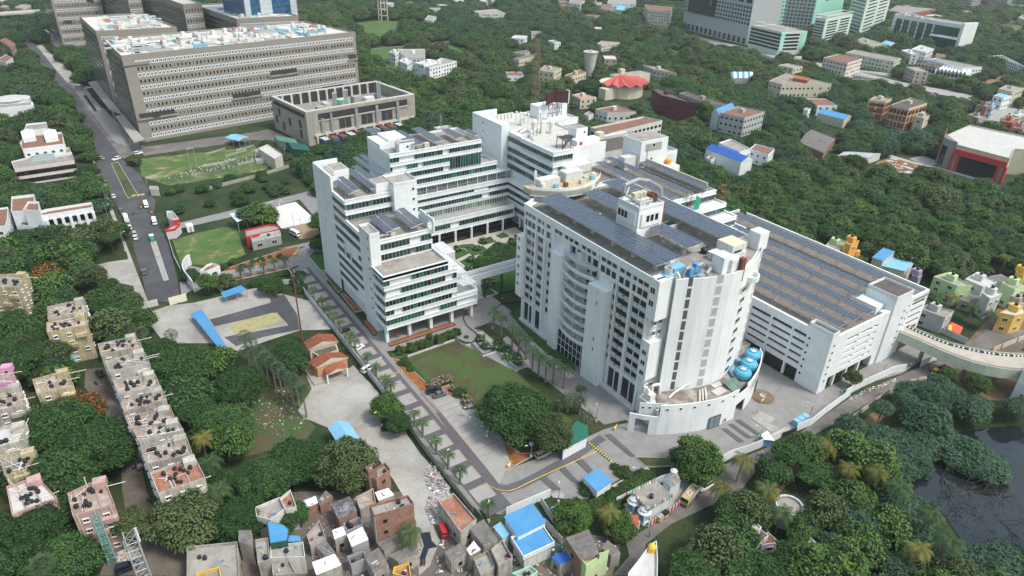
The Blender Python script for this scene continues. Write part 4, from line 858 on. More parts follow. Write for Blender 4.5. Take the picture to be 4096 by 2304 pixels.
def oncurve(u):
 L=[0]
 for a,b in zip(cv,cv[1:]):L.append(L[-1]+math.hypot(b[0]-a[0],b[1]-a[1]))
 s_=u*L[-1]
 for i in rG(len(cv)-1):
  if L[i+1]>=s_:
   v=(s_-L[i])/(L[i+1]-L[i]);a,b=cv[i],cv[i+1]
   return(a[0]+(b[0]-a[0])*v,a[1]+(b[1]-a[1])*v,math.atan2(b[1]-a[1],b[0]-a[0]))
RECESS=pT('recess_grey',(.42,.44,.45),.1,1,.8)
WINR=uW('recessed_opening',FRW,RECESS,.03,.06,.03);WINL=uW('louvred_opening',FRD,pT('louvre_dark',(.12,.13,.13),.3,6,.6),.04,.06,.03,True)
for k in rG(1,12):
 z=4.6+3.31*k
 for u,w,h,me,nm in((.098,1.15,2.6,WINL,'louvred_opening'),(.30,1.85,2.6,WINR,'recessed_opening'),(.835,1.5,2.5,WINR,'recessed_opening')):
  x,y,a=oncurve(u)
  if k<12:t.iN(nm,me,(x,y,z),a,(w,1,h))
 if k<10:
  x,y,a=oncurve(.58);t.iN('recessed_opening',wD,(x,y,z+.9),a,(2.6,1,1.1));t.iN('sill',MB().box(-.5,-.3,-.2,.5,0,-.02).mesh('sill',[W2]),(x,y,z+.9),a,(2.9,1,1))
x,y,a=oncurve(.66);t.add('curved_balcony',MB().lA((x,y+.3,37.6),[(2.6,0),(2.6,1.6),(2.35,1.6),(2.35,.2)],20),Wh);t.iN('recessed_opening',WINR,(oncurve(.55)[0],oncurve(.55)[1],35.2),oncurve(.55)[2],(4,1,2.2))
t.b('roof_hut',Wh,129.8,127.6,41.8,139.4,136.6,51.6)
t.add('roof_hut_parapet',MB().rN([(129.8,127.6),(139.4,127.6),(139.4,136.6),(129.8,136.6)],51.5,52.4,.3),Wh)
t.add('roof_hut_bay',MB().box(130.8,127.2,46.2,138.6,127.7,50.3).box(129.3,128.4,46.6,129.9,135.8,50.3).box(129.6,127.4,41.9,131.2,129.2,45.4),Wh)
for x in(133.2,134.8,136.6):t.iN('window',wD,(x,127.2,47.6),0,(1.1,1,1.9))
for y in(132.2,133.6,135.0)[::-1]:t.iN('window',wD,(129.3,y,47.9),WROT,(1.0,1,1.9))
mp=MB();R_=[(130.6,135.4,54.2),(130.6,135.4,56.5),(136.4,136.0,57.0),(138.8,134.0,56.6),(138.8,129,56.2),(138.8,128.6,53.6)]
mp.pH(R_,.55,8);mp.pH([(131,129,53),(131,134.8,53.4),(132.6,135.6,55.4)],.35,8);mp.pH([(130.2,128.4,53),(135,128.3,53.3),(136.4,130,53)],.4,8)
for x,y in((130.6,128.6),(130.6,135.8),(138.8,135.8),(134.6,136),(138.8,132)):mp.box(x-.08,y-.08,51.6,x+.08,y+.08,56.4)
for z in(54,55.4):mp.box(130.6,135.75,z,138.8,135.85,z+.08);mp.box(138.75,128.6,z,138.85,135.8,z+.08)
t.add('ductwork',mp,sT)
for i in rG(3):t.b('condenser',cP,132.2+i*1.7,132.4,52,133.7+i*1.7,134,54.4)
for i in rG(3):t.b('condenser',AWN,132+i*1.5,130.2,51.9,133.3+i*1.5,131.5,53.2)
t.b('roof_box',RUST,137,130,51.8,138.9,132.4,54);t.b('rusty_shaft',RUST,139.4,127.8,42,140.1,129.2,52)
cr=[]
for i in rG(17):
 u=i/16;x=120.6+(149.5-120.6)*u;cr.append((x,168.8-8.6*math.sin(math.pi*min(1,u*.98+.02))**.8*(1-.18*u)-1.6*u))
cres=cr+[(149.5,171),(120.6,171.5)]
t.add('crescent_terrace',MB().pR(cres,44.4,46.2),pT('yellowed_screed',(.5,.44,.3),.25,.4,.9,dirt=(.35,.2,.08),dA=.5,fine=.15))
t.add('crescent_parapet',MB().rN(cr,44.1,47.1,.3,0,False),Wh);t.add('crescent_hut',MB().box(134,166.5,46,141,170.5,49.6).box(124.5,167.5,46,132.5,171,48.4),W2)
for i,(x,y)in eN(((124.6,166.5),(128,164.2),(131.5,163.6),(138,163.5),(143.5,164.8),(145.5,166.5),(141,165.5))):
 t.add('roof_machine',MB().box(x,y,46.2,x+1.4,y+1.1,47.6),(AWN,bL,RUST,cP,bL,AWN,cP)[i])
for x in(127,133,139,145):t.b('column',Wh,x-.3,163.8,42,x+.3,164.4,44.4)
t.add('mast',MB().tube((123.6,169.4,46),(123.6,169.4,52),.1).box(123.2,169.2,49,123.5,169.5,51.5).box(123.8,169.2,49,124.1,169.5,51.5),Wh)
t.add('sunken_deck',MB().pR([(123,104),(128,101.8),(134,100.2),(136,104.5),(124,108)],41.9,42.2),rL)
t.b('roof_hut',Wh,135.0,100.2,41.9,138.8,104,47.0);t.b('roof_hut',W2,139.5,104.0,41.9,149,109.6,44.2)
t.b('roof_hut',W2,143.6,104.6,41.9,149.4,110.2,46.4);t.add('roof_hut_cap',MB().box(143.7,104.7,46.4,149.3,110.1,46.5),pT('cream_cap',(.62,.55,.4),.1,.6));t.b('roof_hut',Wh,155.5,105.2,41.9,159.4,109,47.2);t.b('roof_hut',Wh,137.4,99.3,41.9,141.2,101.4,46.2)
t.b('rusty_vent',RUST,139.9,98.1,39.6,141.4,99.6,46.4);rF(t,'window',wD,104.55,144.2,147.4,43.0,1.9,3,gap=.2)
for i,a in eN(((119.6,104.7,122.6,107.8,43.6),(124.0,106.6,128.2,109.4,44.0))):t.b('blue_machine',bL,a[0],a[1],42,a[2],a[3],a[4])
t.add('fan_drum',MB().lA((121.4,106.4,43.6),[(1.1,0),(1.1,1.7),(.9,1.7),(.9,.8)],16),pT('zinc',(.5,.52,.53),.1,1,.5,metal=.2))
for i,a in eN(((126.6,103.6,128.2,105.2,44.6),(129.4,103.9,131.2,105.6,44.9))):t.add('blue_fan_box',MB().box(a[0],a[1],42,a[2],a[3],a[4]),pT('strong_blue',(.08,.3,.55),.1,1,.5))
t.add('ductwork',MB().pH([(125.2,104.8,42.6),(125.6,104.4,44.6),(127,104.2,45)],.45,8).pH([(128.6,104,43),(129,103.6,45),(131,103.8,45.2)],.4,8).pH([(131,102,42.8),(134,103.2,43.2),(134.6,105,43.2)],.5,8).box(128,101.4,42,130,102.6,43.2),sT)
t.add('drain_pipe',MB().pH([(121.9,104.9,43.4),(122.3,104.1,44.6),(122.7,103.6,43.6),(122.7,103.6,42)],.3,8),Wh)
for x in(141,142.4):t.add('water_tank',MB().lA((x,112,42),[(.9,0),(.95,1.4),(.6,1.8),(.3,1.9)],12),bP)
for x,y in((128,112),(131.5,147)):t.b('skylight',Wh,x,y,42,x+1.6,y+1.4,43);t.b('skylight_glass',GLT,x+.15,y+.15,43,x+1.45,y+1.25,43.05)
t.b('skylight',W2,143,128,42,147,131,43.6);t.b('skylight_glass',GLD,143.3,128.3,43.6,146.7,130.7,43.7)
t.cS()
SG='solar arrays on the roof of the tower'
sL('broadest solar array, along the garden edge of the tower roof',119.2,108.6,128.0,161.4,45.6,46.4,6,44,42,SG,pO=(112,120.5,129,138,146.5,155),kind='truss')
sL('solar array beside the roof hut towards the crescent terrace',134.6,139.5,141.2,158.6,45.6,46.4,5,16,42,SG,pO=(143,154),kind='truss')
sL('shortest solar array, between the roof hut and the curved corner',133.9,111.8,139.9,127.0,45.6,46.2,5,13,42,SG,pO=(115,123),kind='truss')
sL('long solar array on the tower roof on the side of the car park',146.6,109.2,154.6,163.0,45.6,46.4,6,46,42,SG,pO=(113,121.5,130,139,147.5,156),kind='truss')
t=T('podium_building','low white curved podium with round holes and blue cooling towers at the tower foot','podium',(140,95,0));foot(108,87,166,104,1)
pod=[(114.9,96.0),(118.2,94.2),(121.7,92.7),(125.5,91.3),(130,90.0),(134.5,89.5),(138.6,89.6)]
pod2=[(138.6,89.6),(142.5,90.3),(146.4,91.4),(150.5,93.0),(155,95.3),(159.3,98.2)]
t.add('screen_wall',MB().rN(pod,0,10.2,.6,0,False),Wh);
t.add('screen_wall',MB().rN(pod2,4.8,8.2,.5,0,False).rN([(143.6,90.6),(146.4,91.4),(150.5,93.0),(155,95.3),(159.3,98.2),(161.4,100.6)],0,9.6,.55,0,False),Wh)
t.add('screen_wall',MB().rN([(109.3,101.6),(111.8,98.6),(114.9,96.0)],4.9,6.3,.6,0,False).rN([(109.3,101.6),(110.4,100.3)],0,4.9,.6,0,False).rN([(113.0,97.6),(114.9,96.0)],0,4.9,.6,0,False),Wh)
t.add('deck',MB().pR([(116.5,97.5),(121.7,94),(130,91.3),(138,91),(146.4,92.8),(155,96.6),(160.6,100.6),(160,106.3),(150,101.8),(141,98.6),(134,98.9),(124,102.8),(121,105)],6.6,7.4),pT('stained_deck',(.24,.2,.17),.35,.5,.95,dirt=(.5,.48,.44),dA=.5,fine=.3))
t.b('side_room',W2,115.8,97.8,0,121.6,105.4,6.9);t.add('side_screen',MB().rN([(112.5,101.3),(118.5,96.8)],3.2,8.6,.35,0,False),Wh)
for i in rG(6):
 u=(i+.5)/6;j=int(u*6);a,b=pod[j],pod[j+1];x,y=(a[0]+b[0])/2,(a[1]+b[1])/2
 t.iN('round_window',PORT,(x,y,8.8),math.atan2(b[1]-a[1],b[0]-a[0]),(.9,1,.9))
for i in rG(1,6):
 a,b=pod2[i-1],pod2[i]
 if i>1:x,y=(a[0]+b[0])/2,(a[1]+b[1])/2;t.iN('round_window',PORT,(x,y,8.2),math.atan2(b[1]-a[1],b[0]-a[0]),(.7,1,.7))
for i in rG(4):u=(i+.5)/4;t.iN('round_window',PORT,(112.5+6*u,101.3-4.5*u,7.2),math.atan2(-4.5,6),(.8,1,.8))
t.iN('double_door',DOOR,(130.6,89.85,.1),math.atan2(-.5,4.5),(4.0,1,4.2));t.iN('double_door',DOOR,(153.8,94.5,.1),math.atan2(2.3,4.5),(2.6,1,4.4))
t.add('entrance_recess',MB().pR([(138.7,90),(143.4,91),(143.4,95),(138.7,94.6)],0,.12),pT('red_brick_floor',(.2,.07,.055),.15,2,.8));t.b('entrance_wall',Wh,138.4,94.4,0,144,94.8,6.6);t.iN('entrance_door',uW('entrance_door',FRW,cP),(141.8,94.38,.1),0,(1.8,1,2.6));t.iN('window',wD,(139.6,94.38,1.6),0,(1.4,1,1.6))
t.add('glass_canopy',MB().sH((139.2,91.2,7.4),(143.5,92.2,7.4),(144.4,95.6,8.6),(139.2,96,8.6),.1),GLG)
for i in rG(3):t.add('pipe',MB().tube((127.5+i*1.1,93.6-.2*i,7.8),(131.4+i*1.1,97.2,7.8),.32,n=8),pT('dusty_white',(.55,.52,.46),.2,1,.7))
t.add('pipe',MB().pH([(121.8,99.6,7.6),(124,99.8,8.4),(128.5,100.2,8.6),(129.6,99.4,9.4)],.28,8).pH([(118.8,103.4,7),(118.8,103.4,10.6),(120.8,102.6,10.8),(121,102.4,7.4)],.4,8),Wh)
t.add('vent_box',MB().box(116.6,101.6,6.9,118.6,103.6,8.9).pH([(117.4,102.8,8.8),(117.2,103.6,10),(116.6,104.6,10.3)],.5,8),AWN)
t.add('debris',MB().box(134,93,7.4,138,95.4,7.7).box(136,95.8,7.4,139.4,97.4,7.8),cL,kind='stuff')
t.cS()
CT=pT('cooling_blue',(.1,.42,.6),.1,.8,.5)
for i,(x,y)in eN(((147.2,95.4),(152.2,97.3),(157.2,100.0))):
 c=T('cooling_tower',('round blue cooling tower nearest the entrance recess','round blue cooling tower in the middle of the three','round blue cooling tower nearest the car park')[i],'cooling tower',(x,y,7.4),'blue cooling towers on the podium')
 c.add('shell',MB().lA((x,y,7.6),[(2.0,0),(2.35,.6),(2.45,1.7),(2.1,2.4),(1.35,2.8),(1.3,3.15),(1.15,3.15),(1.15,2.7)],28,cap=False),CT)
 c.add('base',MB().lA((x,y,7.4),[(2.1,0),(2.1,.3)],20),bP)
 fb=MB().lA((x,y,10.35),[(.3,0),(.3,.3)],10)
 for k in rG(8):
  a=k*math.pi/4;fb.oB((x+.75*math.cos(a),y+.75*math.sin(a)),(math.cos(a),math.sin(a)),(-math.sin(a),math.cos(a)),.5,.13,10.4,10.5)
 c.add('fan',fb,Wh)
 rb=MB()
 for k in rG(18):
  a=k*math.pi/9;rb.pH([(x+r*math.cos(a),y+r*math.sin(a),7.6+z)for r,z in((2.02,0),(2.38,.6),(2.48,1.7),(2.13,2.42),(1.38,2.82))],.035,4)
 c.add('rib',rb,pT('rib_blue',(.05,.28,.42),.1,1))
tt=T('pipe_run','thick blue pipes leading from the cooling towers to the curved tower wall','pipes',(146,99,7.4))
tt.add('pipe',MB().pH([(152.5,100,8),(150.5,101,8.8),(149,102.2,8.6),(147.4,102,7.8)],.5,8),pT('pipe_blue',(.04,.24,.44),.1,1,.5));tt.add('pipe',MB().pH([(144.6,96.4,8),(145.6,98.6,8.2),(148,99.6,8.2),(149,101,8)],.32,8),CT)
t=T('car_park_building','white multi-storey car park with long slots, round windows and rows of solar tables','car park',(195,125,0));foot(168,84,224,170)
mb=MB();mb.box(169.4,84.6,5.0,208.6,165,18.0);mb.box(170,92,0,208,165,5.1);mb.box(208.5,85.5,6.4,223.4,160,18.02);mb.box(211,88,0,222,158,6.5);t.add('deck',mb,pT('dark_deck',(.045,.045,.048),.2,.5,.9))
sk=MB()
ZB=[(4.4,6.1),(7.0,8.6),(9.5,11.0),(11.9,13.4),(14.3,15.8),(16.9,19.6)]
for a,b in ZB:sk.box(168.9,84.3,a,169.7,164,b)
for y in(96.4,104.2,112,120,128,136,144,152):sk.box(168.85,y-.35,0,169.6,y+.35,19.5)
t.add('facade_band',sk,Wh)
cw=MB().box(168.6,83.8,0,171.6,91.6,20.8);t.add('corner_tower',cw,pW);t.add('parapet',MB().rN([(168.6,83.8),(171.6,83.8),(171.6,91.6),(168.6,91.6)],20.7,21.6,.25),Wh);t.b('roof',rK,168.9,84.1,20.8,171.3,91.3,20.9)
for k in rG(6):pX(t,168.6,90.5,3.9+2.5*k,.42,PORTD);pF(t,170.6,83.8,4.4+2.5*k,.42,PORTD)
fr_=MB()
for a,b in ZB:fr_.box(171.5,84.0,a,196,84.7,b)
fr_.box(171.5,84.02,6,177.6,84.68,19.5);fr_.box(183.3,84.02,6,184.2,84.68,19.4);fr_.box(190.4,84.02,4.5,191.2,84.68,19.4);fr_.box(193.6,84.02,4.5,196,84.68,19.4)
for x in(176.8,183,189.6):fr_.box(x-.4,84.1,0,x+.4,84.9,6)
fr_.box(171.5,84.1,0,173.2,84.9,6)
t.add('facade_band',fr_,Wh)
t.b('facade_wall',pW,195.9,84.0,0,208.6,86,19.6);t.add('lift_tower',MB().box(199.2,83.5,0,208.4,93.2,24.0).box(208.3,83.9,0,211.6,88,21.2),pW)
t.add('parapet',MB().rN([(199.2,83.5),(208.4,83.5),(208.4,93.2),(199.2,93.2)],23.9,24.8,.25),Wh);t.b('roof',rK,199.5,83.8,24,208.1,92.9,24.1)
for k in rG(6):pF(t,206.4,83.5,5.2+2.5*k,.42,PORTD);pF(t,209.3,83.9,6.4+2.4*k,.42,PORTD)
fr_=MB()
for a,b in ZB[1:]:fr_.box(211.5,85.2,a,223.6,85.8,b)
fr_.box(222.6,85.22,5,223.8,86,19.5).box(223.3,85.3,5,223.9,160,19.5);t.add('facade_band',fr_,Wh)
t.b('roof',ROOFG,169.8,84.8,18,223.2,164.6,18.4);t.b('roof_hut',Wh,194.6,86.5,18,199.2,95,21.0)
for y0 in(98,108,118,128,138):
 for z in(8,10.6,13,15.5):t.add('parked_row',MB().box(169.8,y0,z-1.2,171,y0+4,z-.2),(pT('car_silver',(.4,.42,.44),.1,1,.3,metal=.3),pT('car_black',(.02,.02,.024),.1,1,.2),pT('car_red',(.4,.03,.03),.1,1,.3))[rnd.randrange(3)])
t.b('back_wall',W2,169,163.6,0,224,164.2,19.4);t.b('low_building',W2,160.8,108,0,167,122,5);t.b('low_roof',rL,161,108.2,5,166.8,121.8,5.1);t.b('back_ramp_shaft',W2,196,140,18.4,201,147,19.6)
t.cS()
for i,(x0,x1,y0,y1)in eN(((173.3,175.9,85.2,118.5),(180.2,183.0,85.2,122.5),(187.3,190.4,85.2,127),(195.0,197.7,93,150),(202.4,205.2,94.5,150),(211.8,215.0,88,158))):
 sL(('solar row on the car park roof nearest the slotted front','second solar row on the car park roof from the slotted front','third solar row on the car park roof, ending near the white roof hut','fourth solar row on the car park roof, level with the lift tower','fifth solar row on the car park roof, shorter at the lift tower','outermost solar row on the car park roof, beside the forest')[i],x0,y0,x1,y1,21.9,22.5,3,round((y1-y0)/1.05),18.4,'solar rows on the car park roof')
t=T('ramp_bridge','curved concrete car ramp leaving the car park towards the white gate block','ramp',(212,70,0))
L=[(208.4,84.5),(208.9,80),(209.3,75.2),(209.5,70.5),(210.3,66.1),(211.2,62.4),(213.0,58.9),(215.2,56),(218,53.4),(221.5,50.8)]
Rr=[(215.3,84.5),(215.5,80),(215.8,75.3),(216.8,71.3),(218.8,67.6),(221,64.2),(223.7,61.1),(226.8,58.4),(230.3,56.1),(233,54.2)]
dk=MB();
for i in rG(len(L)-1):dk.add([(L[i][0],L[i][1],7.6),(Rr[i][0],Rr[i][1],7.6),(Rr[i+1][0],Rr[i+1][1],7.6),(L[i+1][0],L[i+1][1],7.6),(L[i][0],L[i][1],8.3),(Rr[i][0],Rr[i][1],8.3),(Rr[i+1][0],Rr[i+1][1],8.3),(L[i+1][0],L[i+1][1],8.3)],[(4,5,6,7),(0,3,2,1),(0,1,5,4),(2,3,7,6),(1,2,6,5),(3,0,4,7)])
t.add('deck',dk,pT('ramp_concrete',(.42,.39,.33),.15,.4,.9));gr=pT('pale_green_concrete',(.52,.56,.46),.12,.4,.8,sK=.3)
t.add('side_wall',MB().rN(L,5.9,9.2,-.35,0,False),gr);t.add('side_wall',MB().rN(Rr,6.4,9.1,.35,0,False),gr)
r_=MB();r_.pH([(x-.2,y,9.8)for x,y in L],.07,5).pH([(x-.2,y,9.5)for x,y in L],.05,5);t.add('railing',r_,sD)
k1=MB();k2=MB()
for a,b in zip(Rr,Rr[1:]):
 e=Vc((b[0]-a[0],b[1]-a[1]));n=max(3,int(e.length/.55));u=e.normalized();w=Vc((-u.y,u.x))
 for i in rG(n):c=Vc(a)+e*((i+.5)/n)+w*-.55;(k1 if i%2 else k2).oB((c.x,c.y),u,w,e.length/n/2*.98,.22,8.3,8.75)
t.add('kerb_white',k1,Wh,kind='stuff');t.add('kerb_black',k2,bP,kind='stuff')
for x,y,s_ in((213.6,77,.9),(215.2,64.5,1.1),(222.2,58.2,1.1)):t.add('pier',MB().lA((x,y,0),[(s_*.7,0),(s_*.7,6.2),(s_*1.3,7.4)],12),CONC)
t=T('gate_block','white block with round windows where the ramp ends beside the dirt ground','gate block',(222,48,0));foot(215,44,230,54,1)
t.b('wall',pW,216.2,42.5,0,232,51.2,11.4)
for k in rG(3):pF(t,219.2,42.5,2+3*k,.42,PORTD);pX(t,216.2,48.8,3.4+3.4*k,.5,PORTD)
def pS(c,r,z,L):return[tp(c,r,x,y,z)for x,y in L]
def q4(P):
 P=[Vc((p[0],p[1]))for p in P]
 if len(P)==3:P.append(P[0]+P[2]-P[1])
 a=sum(P[i].x*P[(i+1)%len(P)].y-P[(i+1)%len(P)].x*P[i].y for i in rG(len(P)))
 return P if a>0 else P[::-1]
def gW(P,d):
 c=sum(P,Vc((0,0)))/len(P);return[p+(p-c).normalized()*d for p in P]
def bld(name,lB,cat,P,h,wL,roof,floors=2,sp=3.2,ww=1.4,wh=1.3,wm=None,par=.8,z0=.0,gP=None,rS=.0,mG=1.5,f1=.9,wq='window',tg=None,pq=None,hood=None):
 """walls, roof, parapet and windows over a measured plan; windows go on the walls that look towards the open side"""
 P=q4(P);c=sum(P,Vc((0,0)))/len(P)
 t=tg or T(name,lB,cat,(c.x,c.y,z0),gP);fT.append((P,mG))
 t.add('wall',MB().pR(P,z0,h),wL)
 ro=t.add('roof',MB().pR(gW(P,-.25),h-.1,h+.06),roof)
 if par:t.add('parapet',MB().rN(gW(P,.06),h-.15,h+par,.25),pq or wL,ro)
 if floors:
  fh=(h-z0)/floors;n=len(P)
  for i in rG(n):
   a,b=P[i],P[(i+1)%n];m=(a+b)/2;o=Vc(((b-a).y,-(b-a).x))
   if o.dot(Vc((0,0))-m)<=0 or(b-a).length<2.5:continue
   k=max(1,int((b-a).length/sp))
   for f in rG(floors):
    rP(t,wq,wm or WIN,a,b,z0+f*fh+f1+(fh-3)*.3,wh,k,w=ww,off=.0,skip=(lambda _i:rnd.random()<rS)if rS else None)
    if hood:
     e=(b-a).normalized();hb=MB();hb.oB(m+o.normalized()*.25,e,(-e.y,e.x),(b-a).length/2,.25,z0+f*fh+f1+wh+.15,z0+f*fh+f1+wh+.27);t.add('ledge',hb,hood)
 return t
def blocked_(p,r):return any(iP(p.x,p.y,P)or min((Vc(q[:2])-p).length for q in P)<r for P,m in fT+CLEAR)
def bN(t,a,b,z0,z1,off,mat,name='window_strip',d=.12):
 a=Vc((a[0],a[1]));b=Vc((b[0],b[1]));e=(b-a).normalized();o=Vc((e.y,-e.x));m=(a+b)/2+o*(off)
 t.add(name,MB().oB(m,e,(-e.y,e.x),(b-a).length/2,d,z0,z1),mat)
BRN=gD('brown_cladding',(.27,.25,.225),(.18,.165,.15),1.5,1.2,.08,.6,('xy','z'),.06)
BRND=gD('dark_glazed_cladding',(.1,.115,.12),(.06,.065,.07),1.5,3.5,.2,.35,('xy','z'),.1)
BWIN=[uW('window',pT('reveal_brown',(.3,.27,.23),.05),g,.12,.12,.1)for g in(GLB,GLB,gL('grey_green_glass',(.1,.15,.14)))]
BWIW=[uW('window',pT('reveal_white',(.6,.64,.67),.05),g,.26,.14,.1)for g in(GLB,GLB,gL('grey_blue_glass',(.07,.09,.1)))]
def plant(t,x0,y0,x1,y1,z,ang=0,seed=1,dens=1.0):
 """roof covered with ducts, chillers and boxes"""
 r=random.Random(seed);c,s_=math.cos(ang),math.sin(ang);W,H=x1-x0,y1-y0
 ux,uy=(c,s_),(-s_,c);O=Vc((x0,y0))
 at=lambda u,v:(O.x+c*u-s_*v,O.y+s_*u+c*v)
 mT=[AWN,pT('plant_blue',(.2,.36,.48),.1,1,.5),pT('plant_pink',(.42,.17,.18),.1,1,.5),sT,rB,pT('pale_teal_unit',(.4,.56,.56),.1,1)]
 n=int(W*H/48*dens)
 for i in rG(n):
  u,v=r.uniform(3,W-3),r.uniform(3,H-3);k=r.random()
  if k<.1:m,a,b_,hh,nm=mT[1],r.uniform(2,4),.7,1.8,'chiller'
  elif k<.16:m,a,b_,hh,nm=mT[2],.8,1.2,2.4,'chiller_end'
  elif k<.4:m,a,b_,hh,nm=mT[0],1.1,1.1,2.6,'vent_box'
  elif k<.5:m,a,b_,hh,nm=mT[5],2.2,1.4,1.5,'cooler'
  elif k<.8:m,a,b_,hh,nm=mT[3],r.uniform(3,8),.6,1.2,'air_duct'
  else:m,a,b_,hh,nm=mT[4],r.uniform(2,6),r.uniform(1,2.4),.7,'deck_plate'
  if r.random()<.35:a,b_=b_,a
  t.add(nm,MB().oB(at(u,v),ux,uy,a,b_,z,z+hh),m)
 for i in rG(int(n*.3)):
  u,v=r.uniform(3,W-8),r.uniform(2,H-2);L_=r.uniform(3,7);p,q=at(u,v),at(u+L_,v)
  t.add('pipe',MB().tube((*p,z+.9),(*q,z+.9),.35,n=6),mT[4 if i%2 else 3])
def brown(lB,P,h,rows,seed,front_rows=True,strip_side=True,low=.0,plant_on=True):
 Q=[Vc((p[0],p[1]))for p in P];c=sum(Q,Vc((0,0)))/4
 t=T('office_block',lB,'office block',(c.x,c.y,0));fT.append((Q,3))
 t.add('wall',MB().pR(Q,low,h-.6),BRN);t.add('roof',MB().pR(gW(Q,-1),h-1.2,h-.5),pT('roof_white_coat',(.6,.59,.56),.15,.12,.8,dirt=(.3,.28,.25),dA=.5))
 t.add('parapet',MB().rN(gW(Q,.15),h-2.6,h+.6,.5),BRN)
 FL,FR,BR,BL=Q;fh=(h-3.4)/rows
 if front_rows:
  k=int((FR-FL).length/2.3)
  for f in reversed(rG(rows)):
   z=1.2+f*fh
   rP(t,'window',BWIW if f%2==0 else BWIN,FL,FR,z+.5,2.35,k,w=1.75 if f%2==0 else 1.2,u0=.04 if f<rows-1 else.04,u1=.985)
 if strip_side:
  t.add('side_glazing',MB().oB((FL+BL)/2+(FL-FR).normalized()*.12,(BL-FL).normalized(),(FL-FR).normalized(),(BL-FL).length/2-2.2,.14,6,h-4),BRND)
  for f in rG(rows):
   z=1.6+f*fh
   if z>6:bN(t,BL+(FL-BL)*.06,FL+(BL-FL)*.06,z+.4,z+1.9,.3,GLB,'window_strip',.05)
 if plant_on:
  ang=math.atan2((FR-FL).y,(FR-FL).x);plant(t,FL.x+1.5,FL.y+3,FL.x+1.5+(FR-FL).length-6,FL.y+3+(BL-FL).length-8,h-.5,ang,seed)
 return t,Q
t,Q=brown('longest brown office block with thirteen window rows and cluttered white roof',[(38,441.6),(183.6,466.5),(169,526),(35.6,502)],48,13,4)
FL,FR,BR,BL=Q;e=(FR-FL).normalized();nrm=Vc((e.y,-e.x))
t.add('roof_terrace',MB().oB(FL+e*6.6-nrm*6.5,e,(-e.y,e.x),6.4,6.6,43.2,43.9),TERRA)
t.add('corner_block',MB().oB(FL+e*6.6+nrm*.2,e,(-e.y,e.x),6.8,.5,43,44.6),BRN)
for(u,z,w)in((.045,13.6,5),(.105,13.6,6),(.60,27.6,5),(.655,27.6,5),(.42,17,5),(.475,17,5),(.975,31.5,3),(.86,13,8)):
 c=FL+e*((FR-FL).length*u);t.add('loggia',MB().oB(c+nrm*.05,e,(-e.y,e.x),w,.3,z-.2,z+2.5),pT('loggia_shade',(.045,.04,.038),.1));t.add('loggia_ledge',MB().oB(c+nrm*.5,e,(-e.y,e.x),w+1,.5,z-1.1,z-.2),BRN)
t.add('base_storey',MB().oB(FL+e*75+nrm*.7,e,(-e.y,e.x),74,.7,0,1.6),BRN)
t.cS()
can=MB();can.pR([tp(0,0,890,830,6),tp(0,0,965,815,6),tp(0,0,1230,1150,6),tp(0,0,1100,1100,6)],5.4,6.3);can.pR([tp(0,0,1160,1170,6),tp(0,0,1240,1160,6),tp(0,0,1450,1400,6),tp(0,0,1345,1430,6)],5.4,6.3)
tc=T('entrance_canopy','long flat grey canopy along the dark side of the brown blocks','canopy',(30,500,0));tc.add('slab',can,pT('canopy_grey',(.33,.31,.28),.15,.3))
for y in(432,445,458,500,525,550,575):tc.add('column',MB().box(30.2+(0 if y>470 else 1),y-.5,0,31.2+(0 if y>470 else 1),y+.5,5.5),BRN)
t,Q=brown('brown office block with machinery roof behind the longest brown block',[(34,521.3),(80.6,518.6),(72,595),(31,594)],50,13,5);t.add('upper_step',MB().pR([(46,520.2),(80.8,518.3),(80.5,521),(46,522.5)],43,47.6),BRN);t.cS()
t,Q=brown('brown office block with stepped notch standing beyond the garden of the brown blocks',[(22,783),(62,789),(60,850),(17,850)],62,16,6,plant_on=False)
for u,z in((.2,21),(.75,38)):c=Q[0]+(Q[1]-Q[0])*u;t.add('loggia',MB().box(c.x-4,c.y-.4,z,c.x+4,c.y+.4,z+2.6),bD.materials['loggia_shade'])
t.cS()
t,Q=brown('brown office block with dark glazed side and pale blue roof units, second row',[(124.8,541.5),(168.9,539.7),(157.5,632.8),(113.7,632.2)],50,13,7);t.cS()
t,Q=brown('dark sided office block rising behind the brown roofs',[(99.6,592),(113.5,596),(101,720),(86,716)],55,14,8,plant_on=False);t.cS()
t,Q=brown('farthest dark sided office block at the top edge of the brown group',[(74,690),(84.5,693),(74,830),(60,826)],60,15,9,plant_on=False);t.cS()
t=bld('tower_building','slim pale tower with white grid between the brown blocks','tower block',[S(420,52,20)[:2]+(0,),S(462,52,20)[:2]+(0,),(S(462,52,20)[0]-6,S(462,52,20)[1]+22,0)],80,pT('pale_grid_wall',(.5,.53,.56),.05),rC,22,2.6,1.3,2.2,wD);t.cS()
t=T('glass_tower','tall blue mirror-glass tower with pale gridded piers behind the brown roofs','glass tower',(165,560,0));gp=gD('pier_grid',(.45,.52,.58),(.3,.36,.42),1.6,3.4,.25,.4,('xy','z'),.08)
p0=Vc((134,552));p1=Vc((175.5,561));e=(p1-p0).normalized();w_=(p1-p0).length;q=Vc((-e.y,e.x));fT.append(([p0,p1,p1+q*34,p0+q*34],3))
t.add('wall',MB().pR([p0,p1,p1+q*34,p0+q*34],0,118),GLBL)
for a,b in((0,.1),(.28,.5),(.86,.985)):t.add('pier',MB().oB(p0+e*w_*(a+b)/2-q*.4,e,q,w_*(b-a)/2,.8,0,120),gp)
for k in rG(30):
 z=8+3.6*k;t.add('floor_line',MB().oB(p0+e*w_/2-q*.05,e,q,w_/2,.12,z,z+.3),pT('floor_line_blue',(.02,.05,.09),.1,1,.3))
